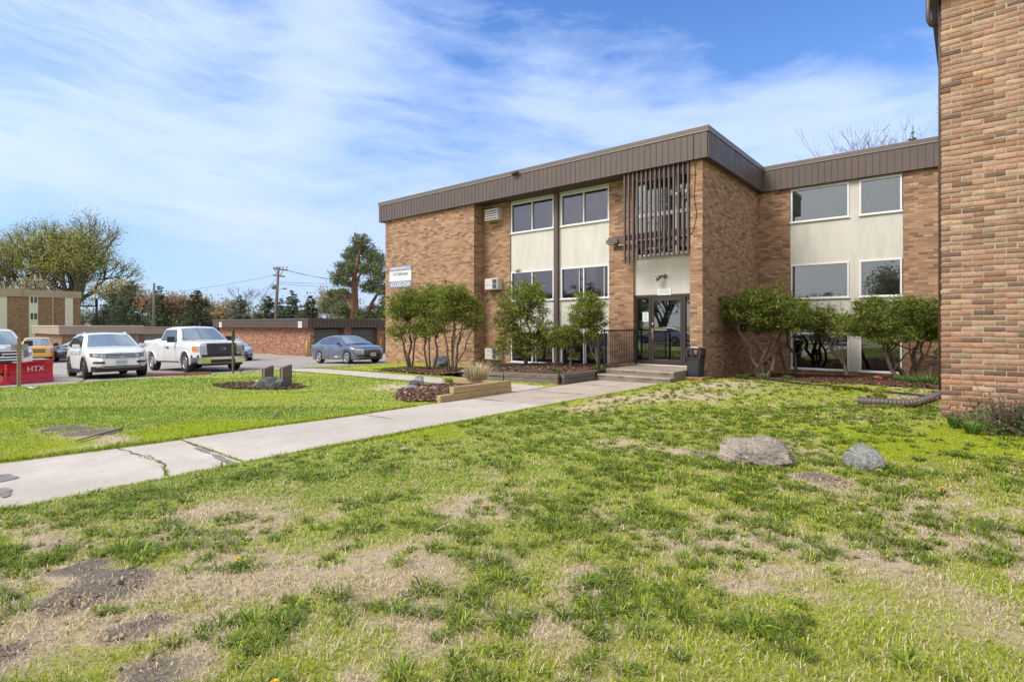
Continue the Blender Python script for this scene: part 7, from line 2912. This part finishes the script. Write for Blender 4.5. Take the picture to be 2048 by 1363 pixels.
m_bigbark = M('brown_grey_bark', (.125, .10, .08), .95, vary=.3, vscale=.8)
SPR = [(.32, .345, .075), (.40, .40, .11), (.25, .28, .055), (.44, .40, .17)]
TANL = [(.42, .33, .21), (.35, .28, .16), (.50, .41, .27), (.30, .30, .12)]
broadleaf('huge spreading tree with fresh yellow green leaves behind the distant block', 128, 132, 418, [(-.35, .8, .95), (-.12, .9, 1.05), (.05, 1.0, 1.1), (.22, .9, 1.05), (.42, .8, 1.0), (.62, .6, .9), (-.62, .55, .8)], .46, 7, 27000, .30, SPR, [.35, .3, .25, .1], 5, r0=.92, csz=.85, upw=.10, sidew=.86, bark=m_bigbark)
broadleaf('leaning old tree with fresh leaves at the left edge', 62, 128, 430, [(-.40, 1.0, 1.2), (-.15, .7, 1.0), (-.75, .7, 1.0)], .46, 7, 14000, .27, SPR, [.35, .3, .25, .1], 8, r0=.82, csz=.85, upw=.10, sidew=.85, bark=m_bigbark)
broadleaf('half bare budding tree just right of the distant block', 236, 112, 560, [(-.2, .8, 1), (.15, 1, 1), (.4, .7, .9)], .42, 6, 3200, .4, TANL + SPR[:1], [.25, .2, .2, .15, .2], 21, r0=.35, csz=.6)
broadleaf('rusty budding bushy tree behind the pickup cab', 335, 96, 588, [(-.3, .8, 1), (.05, 1, 1), (.35, .8, 1), (.6, .5, .9)], .46, 6, 4200, .34, [(.34, .20, .12), (.40, .26, .16), (.28, .20, .12)], [.4, .35, .25], 22, r0=.24, csz=.5)
broadleaf('pale budding tree between the pickup and the bare tree', 440, 110, 600, [(-.2, .8, 1), (.15, 1, 1), (.4, .7, .9)], .45, 6, 2600, .36, TANL, [.3, .25, .25, .2], 23, r0=.26, csz=.5)
broadleaf('slender bare grey tree left of the utility pole', 503, 88, 571, [(-.05, 1, 1), (.1, .7, 1), (-.16, .6, .95)], .34, 7, 0, .3, None, None, 24, r0=.17, bark=M('grey_twig_bark', (.20, .17, .15), .95), upw=.16)
broadleaf('pale budding tree left of the tall pine', 655, 98, 575, [(-.25, .8, 1), (.1, 1, 1), (.35, .8, 1)], .42, 6, 2000, .3, TANL, [.3, .25, .3, .15], 25, r0=.22, csz=.5, bark=M('pale_bark', (.26, .22, .19), .95))
broadleaf('greyish budding tree under the branches of the big tree', 30, 105, 552, [(-.25, .8, 1), (.1, 1, 1), (.3, .8, 1)], .42, 6, 2500, .36, TANL, [.3, .25, .25, .2], 26, r0=.25, csz=.6)
broadleaf('low budding tree behind the brown garage roof, left end', 395, 120, 590, [(-.3, .8, 1), (.1, 1, 1), (.4, .8, 1)], .45, 6, 2600, .4, TANL, [.2, .3, .2, .3], 27, r0=.28, csz=.6)
broadleaf('small budding tree right of the dark spruces', 690, 120, 585, [(-.3, .8, 1), (.1, 1, 1), (.4, .8, 1)], .45, 6, 2000, .4, TANL, [.3, .3, .2, .2], 28, r0=.28, csz=.6, bark=M('pale_bark_two', (.24, .2, .17), .95))
# bare trees and a yellowish spire showing above the rear wing
for px, d_, top, sd, lab in ((1772, 46, 213, 31, 'bare twiggy tree top above the rear wing roof'), (1866, 44, 205, 32, 'bare tree top beside the edge of the nearest wing')):
    broadleaf(lab, px, d_, top, [(-.15, 1, 1), (.1, .9, 1), (.3, .7, .9), (-.35, .6, .9)], .34, 7, 500, .10, TANL, [.3, .3, .2, .2], sd, group='trees behind the rear wing', r0=.16, bark=m_twig, csz=.25, upw=.12)


def conifer(lab, px, d_, top, wid, seed, cols, p, lean=0, dens=1.0, droop=-.15, leaf=.34, name='spruce_tree', group='evergreens beyond the garages', bare=.08, bark=None, zb=-1.0):
    q = np.random.RandomState(seed)
    b0 = Vector(Pz(px, 700, d_))
    b0.z = zb
    Ht = EYE + (651 - top) * d_ / FPX - zb
    Wd = wid * d_ / FPX
    segs = [(b0 + Vector((0, 0, Ht * k / 10)), b0 + Vector((0, 0, Ht * (k + 1) / 10)), .02 * Ht * (1 - k / 10.5), .02 * Ht * (1 - (k + 1) / 10.5)) for k in range(10)]
    t = thing(name, lab, 'tree', b0, 0, group)
    C, OUT = [], []
    z = Ht * bare
    while z < Ht * .985:
        f = 1 - (z / Ht)
        rad_ = Wd * 1.2 * (f ** .75) * q.uniform(.65, 1.15) + .15
        nb = int(5 + 5 * f)
        a0_ = q.uniform(0, 6.28)
        for k in range(nb):
            a = a0_ + 2 * math.pi * k / nb + q.normal(0, .2)
            if q.rand() < .22:
                continue
            L = rad_ * q.uniform(.45, 1.3)
            dr = droop * (1 + f) + q.normal(0, .08)
            tip = b0 + Vector((math.cos(a) * L, math.sin(a) * L, z + L * dr + .25 * L * (1 - f)))
            s0 = b0 + Vector((0, 0, z))
            segs.append((s0, tip, .012 * L + .015, .008))
            n = int(max(8, 40 * L * dens))
            tt = q.uniform(.15, 1.0, n) ** .7
            pts = np.array(s0[:])[None] + (np.array(tip[:]) - np.array(s0[:]))[None] * tt[:, None]
            pts += q.normal(0, 1, (n, 3)) * np.array([.12, .12, .11]) * L * .9
            C.append(pts)
            OUT.append(np.tile(np.array([math.cos(a), math.sin(a), dr]), (n, 1)))
        z += Ht * q.uniform(.026, .046)
    seg_mesh('trunk', segs, b0, bark or m_bark_d, t, 4)
    C, OUT = np.concatenate(C), np.concatenate(OUT)
    V, F, K = leaf_quads(C, leaf, .35, pick(len(C), cols, p, .7, 1.3, q), -.1, OUT * 1.4, q)
    np_mesh('crown', V - np.array(b0), F, m_leaf, K, t)
    return t


DKG = [(.08, .105, .055), (.11, .14, .068), (.145, .175, .085), (.065, .085, .047)]
BLG = [(.11, .145, .09), (.145, .18, .11), (.18, .215, .13), (.09, .115, .075)]
conifer('dark pointed spruce left of the second pole', 262, 100, 560, 46, 41, DKG, [.3, .3, .2, .2])
conifer('dark open spruce right of the half bare tree', 226, 104, 585, 44, 42, DKG, [.3, .3, .2, .2])
conifer('thin dark spruce beside the second pole', 318, 92, 568, 30, 43, DKG, [.3, .3, .2, .2], dens=.7)
conifer('broad dark olive evergreen above the pickup roof', 395, 90, 578, 40, 44, [(.06, .07, .03), (.08, .09, .035), (.05, .06, .03)], [.4, .3, .3])
conifer('grey green spruce left of the bare tree', 480, 84, 588, 32, 45, BLG, [.3, .3, .2, .2])
conifer('small dark spruce just left of the utility pole', 537, 78, 590, 28, 46, DKG, [.25, .35, .25, .15])
conifer('small spruce just right of the utility pole', 562, 84, 596, 26, 47, BLG, [.3, .3, .2, .2])
conifer('layered pale green spruce right of the utility pole', 584, 80, 580, 36, 48, [(.09, .13, .07), (.12, .16, .08), (.07, .10, .05)], [.4, .3, .3], dens=.8)
conifer('dense dark spruce between the layered spruce and the tall pine', 621, 76, 591, 32, 49, DKG, [.3, .3, .2, .2], dens=1.3)
conifer('small yellow green spire above the rear wing roof', 1826, 40, 250, 22, 50, [(.16, .18, .03), (.22, .22, .05), (.12, .14, .03)], [.4, .3, .3], group='trees behind the rear wing', leaf=.2, dens=1.4)

# the tall pine: orange limbs, rounded needle masses
pd_ = 70
pb = Vector(Pz(712, 700, pd_))
pb.z = -1.0
pt = thing('pine_tree', 'tall irregular pine with orange limbs beside the building corner', 'tree', pb, 0)
kq = pd_ / FPX
segs = []
def limb(pts, r0_, r1_):
    n = len(pts) - 1
    for i in range(n):
        a, c_ = Vector(Pz(*pts[i][:2], pts[i][2] if len(pts[i]) > 2 else pd_)), Vector(Pz(*pts[i + 1][:2], pts[i + 1][2] if len(pts[i + 1]) > 2 else pd_))
        segs.append((a, c_, r0_ + (r1_ - r0_) * i / n, r0_ + (r1_ - r0_) * (i + 1) / n))
limb([(706, 690), (707, 620), (708, 560), (716, 520), (722, 490), (724, 470)], .42, .08)
limb([(712, 690), (714, 620), (712, 570), (702, 540), (697, 520)], .30, .08)
limb([(724, 690), (730, 640), (744, 605), (760, 580), (772, 572)], .34, .10)
limb([(712, 560), (735, 530), (755, 515)], .16, .05)
limb([(708, 580), (690, 560), (678, 556)], .14, .04)
limb([(706, 610), (685, 590), (668, 590)], .12, .04)
limb([(714, 620), (700, 600), (698, 585)], .10, .04)
limb([(740, 612), (760, 615), (770, 620)], .12, .05)
seg_mesh('trunk', segs, pb, m_bark_o, pt, 7)
LB = [(722, 482, 18, 16), (712, 500, 20, 14), (736, 505, 22, 18), (702, 515, 18, 14), (752, 520, 22, 20), (690, 538, 20, 18), (716, 535, 20, 16), (740, 540, 24, 16), (765, 545, 20, 20), (678, 556, 20, 16), (700, 562, 22, 16), (668, 592, 18, 16), (688, 590, 22, 16), (655, 612, 16, 16), (680, 618, 18, 16), (755, 568, 22, 18), (770, 590, 16, 24), (700, 628, 18, 14), (725, 632, 16, 16), (750, 625, 18, 18), (770, 625, 14, 20), (735, 575, 16, 12)]
q = np.random.RandomState(77)
C = []
for px, py, rx, rz_ in LB:
    c0 = np.array(Pz(px, py, pd_ + q.normal(0, 1.6)))
    n = int(17 + rx * rz_ * .11)
    d3 = q.normal(0, 1, (n, 3))
    d3 /= np.linalg.norm(d3, axis=1)[:, None]
    cl3 = c0 + d3 * np.array([rx, rx, rz_]) * kq * q.uniform(.45, 1.0, (n, 1))
    C.append(np.repeat(cl3, 24, 0) + q.normal(0, .25, (n * 24, 3)) * np.array([1, 1, .6]))
C = np.concatenate(C)
V, F, K = leaf_quads(C, .34, .28, pick(len(C), [(.11, .145, .06), (.15, .19, .08), (.20, .23, .10), (.23, .23, .105)], [.35, .35, .2, .1], .7, 1.3, q), .4, None, q)
np_mesh('crown', V - np.array(pb), F, m_leaf, K, pt)

# the hazy wood that closes the view
q = np.random.RandomState(5)
segs, C, K = [], [], []
for i in range(150):
    px = q.uniform(-60, 800)
    d_ = q.uniform(150, 230)
    b0 = np.array(Pz(px, 690, d_))
    b0[2] = -1
    Ht = q.uniform(5.5, 10.5)
    segs.append((Vector(b0), Vector(b0 + np.array([q.normal(0, .4), q.normal(0, .4), Ht * .7])), .2, .06))
    for k in range(9):
        a = Vector(b0 + np.array([0, 0, Ht * q.uniform(.25, .6)]))
        segs.append((a, a + Vector((q.normal(0, 1.6), q.normal(0, 1.6), q.uniform(.8, 3.2))), .07, .02))
    n = 110
    c_ = b0 + np.array([0, 0, Ht * .55]) + q.normal(0, 1, (n, 3)) * np.array([1.8, 1.8, Ht * .22])
    C.append(c_)
    base = np.array([[.30, .25, .18], [.20, .22, .13], [.36, .31, .22], [.15, .17, .11]][q.randint(4)])
    K.append(base[None] * q.uniform(.7, 1.3, (n, 1)))
C, K = np.concatenate(C), np.concatenate(K)
V, F, KK = leaf_quads(C, .8, .6, K, .1, None, q)
o = np_mesh('distant_wood', V, F, m_leaf2, KK)
tag(o, kind='stuff')
o = seg_mesh('distant_trunks', segs, (0, 0, 0), m_bark_d, None, 4)
tag(o, kind='stuff')

# ---------------------------------------------------------------- the street behind the viewer, mirrored in the low windows and the door
MB().grid([[(x, y, -.06 - .004 * abs(y + 14)) for x in (30, 10, -8, -21.5)] for y in (-19.5, -14, -9.5)]).build('street', bpy.data.materials['worn_asphalt'])['kind'] = 'structure'
c = build_sedan('parked_car', 'pale silver sedan on the street, seen mirrored in the low wing window', (0, 0, 0), 0, paint('silver_car_paint', (.62, .63, .64), .2), False)
c.root.location = (-10.4, -11.0, -.07)
c.root.rotation_euler = (0, 0, R(178))
r2 = dup(c.root, (-20.6, -11.2, -.07), R(176), 'pale silver sedan on the street, seen mirrored in the entrance door')
conifer('dark spruce across the street, mirrored in the entrance door', 0, 10, 0, 20, 91, DKG, [.3, .3, .2, .2], group='trees across the street', leaf=.3)
t_ = bpy.data.objects[[o.name for o in bpy.data.objects if o.get('label', '').startswith('dark spruce across')][0]]
k_ = 11.0 / 8.0
t_.location = (-20.0, -22.0, -.3)
t_.scale = (2.2, 2.2, 1.2)
for i, (x_, y_) in enumerate(((-34, -40), (-44, -44), (-8, -58), (30, -120), (44, -110), (-18, -62))):
    src = [o for o in bpy.data.objects if o.get('label', '').startswith(('half bare budding', 'pale budding tree between'))][i % 2]
    dup(src, (x_, y_, -1.5), i * 1.3, ('budding tree across the street, %s' % ('left of the spruce in the door glass', 'far left in the door glass', 'low in the wing windows', 'right part of the wing windows', 'at the edge of the wing windows', 'behind the mirrored spruce')[i]), 'trees across the street')
# ================================================================== CAMERA, SUN, SKY
cam_d = bpy.data.cameras.new('camera')
cam = bpy.data.objects.new('camera', cam_d)
COL.objects.link(cam)
cam.location = (0, 0, EYE)
cam.rotation_euler = (R(90), 0, YAW)
cam_d.sensor_width = 36
cam_d.lens = FPX / 2048 * 36
cam_d.shift_y = -30.5 / 2048
cam_d.clip_start = 0.05
cam_d.clip_end = 6000
SC.camera = cam

SUN_EL = R(48)
sun_dir = Vector((-0.45, -0.89, 0)).normalized()      # horizontal direction towards the sun
sd = bpy.data.lights.new('sun', 'SUN')
sd.energy = 2.1
sd.angle = R(24)
sd.color = (1.0, 0.93, 0.84)
so = bpy.data.objects.new('sun', sd)
COL.objects.link(so)
v = Vector((sun_dir.x * math.cos(SUN_EL), sun_dir.y * math.cos(SUN_EL), math.sin(SUN_EL)))
so.rotation_euler = v.to_track_quat('Z', 'Y').to_euler()
so.location = (0, -20, 40)

W = bpy.data.worlds.new('World')
SC.world = W
W.use_nodes = True
nt = W.node_tree
bg = nt.nodes['Background']
sky = nt.nodes.new('ShaderNodeTexSky')
sky.sky_type = 'NISHITA'
sky.sun_disc = False
sky.sun_elevation = SUN_EL
sky.sun_rotation = math.atan2(sun_dir.x, sun_dir.y)
sky.air_density = 1.0
sky.dust_density = 0.6
sky.ozone_density = 2.5
tc = nt.nodes.new('ShaderNodeTexCoord')
dirv = tc.outputs['Generated']


def dot(vec):
    n = nt.nodes.new('ShaderNodeVectorMath')
    n.operation = 'DOT_PRODUCT'
    nt.links.new(dirv, n.inputs[0])
    n.inputs[1].default_value = vec
    return n.outputs['Value']


def D(px, py):
    """unit world direction of a photo position"""
    a, bb, c = (px - 1024) / FPX, 1.0, (651 - py) / FPX
    w = Vector((a * cY - bb * sY, a * sY + bb * cY, c))
    return w.normalized()


a_ = dot((cY, sY, 0))
f_ = dot((-sY, cY, 0))
z_ = mth(nt, 'MAXIMUM', dot((0, 0, 1)), 0.0)
den = mth(nt, 'ADD', z_, 0.10)
u = mth(nt, 'DIVIDE', a_, den)
w_ = mth(nt, 'DIVIDE', f_, den)


def comb(x, y, z=0.0):
    n = nt.nodes.new('ShaderNodeCombineXYZ')
    for i, k in enumerate((x, y, z)):
        if isinstance(k, (int, float)):
            n.inputs[i].default_value = k
        else:
            nt.links.new(k, n.inputs[i])
    return n.outputs[0]


# cirrus: long level fibres, broad veils and a few puffs, laid out by compass bearing and height
az = mth(nt, 'ARCTAN2', a_, f_)
el = mth(nt, 'ARCSINE', dot((0, 0, 1)))
el2 = mth(nt, 'ADD', el, mth(nt, 'MULTIPLY', az, 0.05))
n_w = noise(nt, comb(mth(nt, 'MULTIPLY', az, 1.6), mth(nt, 'MULTIPLY', el2, 3.0), 5.1), 1.6, 4, .5)
el3 = mth(nt, 'ADD', el2, mth(nt, 'MULTIPLY', mth(nt, 'SUBTRACT', n_w, .5), .11))
n_a = noise(nt, comb(mth(nt, 'MULTIPLY', az, 1.5), mth(nt, 'MULTIPLY', el3, 5.2), 3.7), 1.5, 7, 0.56, 0.2)
n_b = noise(nt, comb(mth(nt, 'MULTIPLY', az, 3.4), mth(nt, 'MULTIPLY', el3, 22.0), 1.3), 1.5, 7, 0.62, 0.22)
n_c = noise(nt, comb(mth(nt, 'MULTIPLY', az, 5.5), mth(nt, 'MULTIPLY', el3, 11.0), 8.3), 1.3, 8, 0.64, 0.3)
cl_ = mth(nt, 'ADD', mth(nt, 'MULTIPLY', n_a, 0.62), mth(nt, 'ADD', mth(nt, 'MULTIPLY', n_b, 0.23), mth(nt, 'MULTIPLY', n_c, 0.26)))
bias = 0.0


def lobe(px, py, width, amt, prev):
    d = dot(tuple(D(px, py)))
    g = mth(nt, 'POWER', mth(nt, 'MAXIMUM', d, 0.0), 2.0 / (width * width))
    return mth(nt, 'ADD', prev, mth(nt, 'MULTIPLY', g, amt))


bias = mth(nt, 'SUBTRACT', mth(nt, 'MULTIPLY', mth(nt, 'SUBTRACT', 0.45, z_), 0.14), 0.085)
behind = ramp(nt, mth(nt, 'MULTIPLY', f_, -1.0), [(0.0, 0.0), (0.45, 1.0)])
bias = mth(nt, 'ADD', bias, mth(nt, 'MULTIPLY', behind, 0.30))  # extra cloud added in the unseen half, for fill and paler reflections
for px, py, wd, am in ((1150, 20, .17, -.16), (1000, 60, .10, -.08), (1400, 30, .12, -.12), (1620, 40, .15, -.15), (1500, 90, .07, -.08), (1680, 90, .08, -.09), (1830, 125, .06, -.08), (60, 130, .10, -.10), (180, 560, .12, -.12), (330, 480, .10, -.09), (60, 400, .06, -.08),
                       (200, 50, .09, .10), (420, 62, .09, .12), (640, 85, .08, .12), (60, 250, .10, .09), (250, 285, .14, .07), (420, 330, .1, .10), (60, 330, .08, .07), (1080, 160, .08, .07), (1230, 185, .09, .10), (1400, 200, .10, .12), (1570, 215, .10, .12), (1750, 235, .12, .13), (1500, 260, .15, .05), (950, 230, .15, .04), (580, 250, .05, .08), (600, 400, .2, .09), (1250, 260, .1, .03), (420, 195, .11, -.08), (200, 100, .08, -.08), (760, 270, .12, -.05), (480, 130, .07, -.08), (90, 500, .1, -.06), (820, 110, .09, -.06), (700, 330, .1, -.05)):
    bias = lobe(px, py, wd, am, bias)
cl_ = mth(nt, 'ADD', cl_, bias)
mask = ramp(nt, cl_, [(0.36, 0.0), (0.46, 0.32), (0.56, 0.68), (0.74, 0.95)])
mask = mth(nt, 'MULTIPLY', mask, 1.0)
SKYK = 0.115
sk = mixc(nt, 1.0, sky.outputs[0], (0.60, 0.84, 1.18), 'MULTIPLY')
sk = mixc(nt, ramp(nt, z_, [(0.0, 0.75), (0.10, 0.6), (0.30, 0.12), (0.5, 0.0)]), sk, (2.7, 3.5, 4.9))
lowcol = ramp(nt, z_, [(0.0, (3.0, 3.5, 4.4)), (0.12, (3.7, 4.25, 5.5)), (0.25, (4.1, 4.75, 6.2)), (0.6, (3.8, 4.6, 6.5))])
grey = mixc(nt, ramp(nt, n_c, [(0.35, 0.0), (0.65, 0.5)]), lowcol, (2.8, 3.7, 5.7))
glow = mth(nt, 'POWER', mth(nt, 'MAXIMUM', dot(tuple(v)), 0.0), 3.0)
grey = mixc(nt, mth(nt, 'MULTIPLY', behind, 0.8), grey, (5.6, 5.5, 5.3))  # unseen clouds behind the viewer made brighter, as added fill light
grey = mixc(nt, mth(nt, 'MULTIPLY', glow, 0.9), grey, (11.5, 11.0, 10.2))  # added brightness round the sun's bearing, to fill walls and ground
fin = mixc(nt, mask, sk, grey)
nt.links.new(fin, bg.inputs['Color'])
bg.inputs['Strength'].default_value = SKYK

SC.view_settings.view_transform = 'Standard'
SC.view_settings.look = 'None'
SC.view_settings.exposure = 0.82
SC.view_settings.gamma = 1.0
SC.render.film_transparent = False
SC.cycles.max_bounces = 8
SC.cycles.diffuse_bounces = 3
SC.cycles.glossy_bounces = 4
SC.cycles.transparent_max_bounces = 16
SC.cycles.use_denoising = True
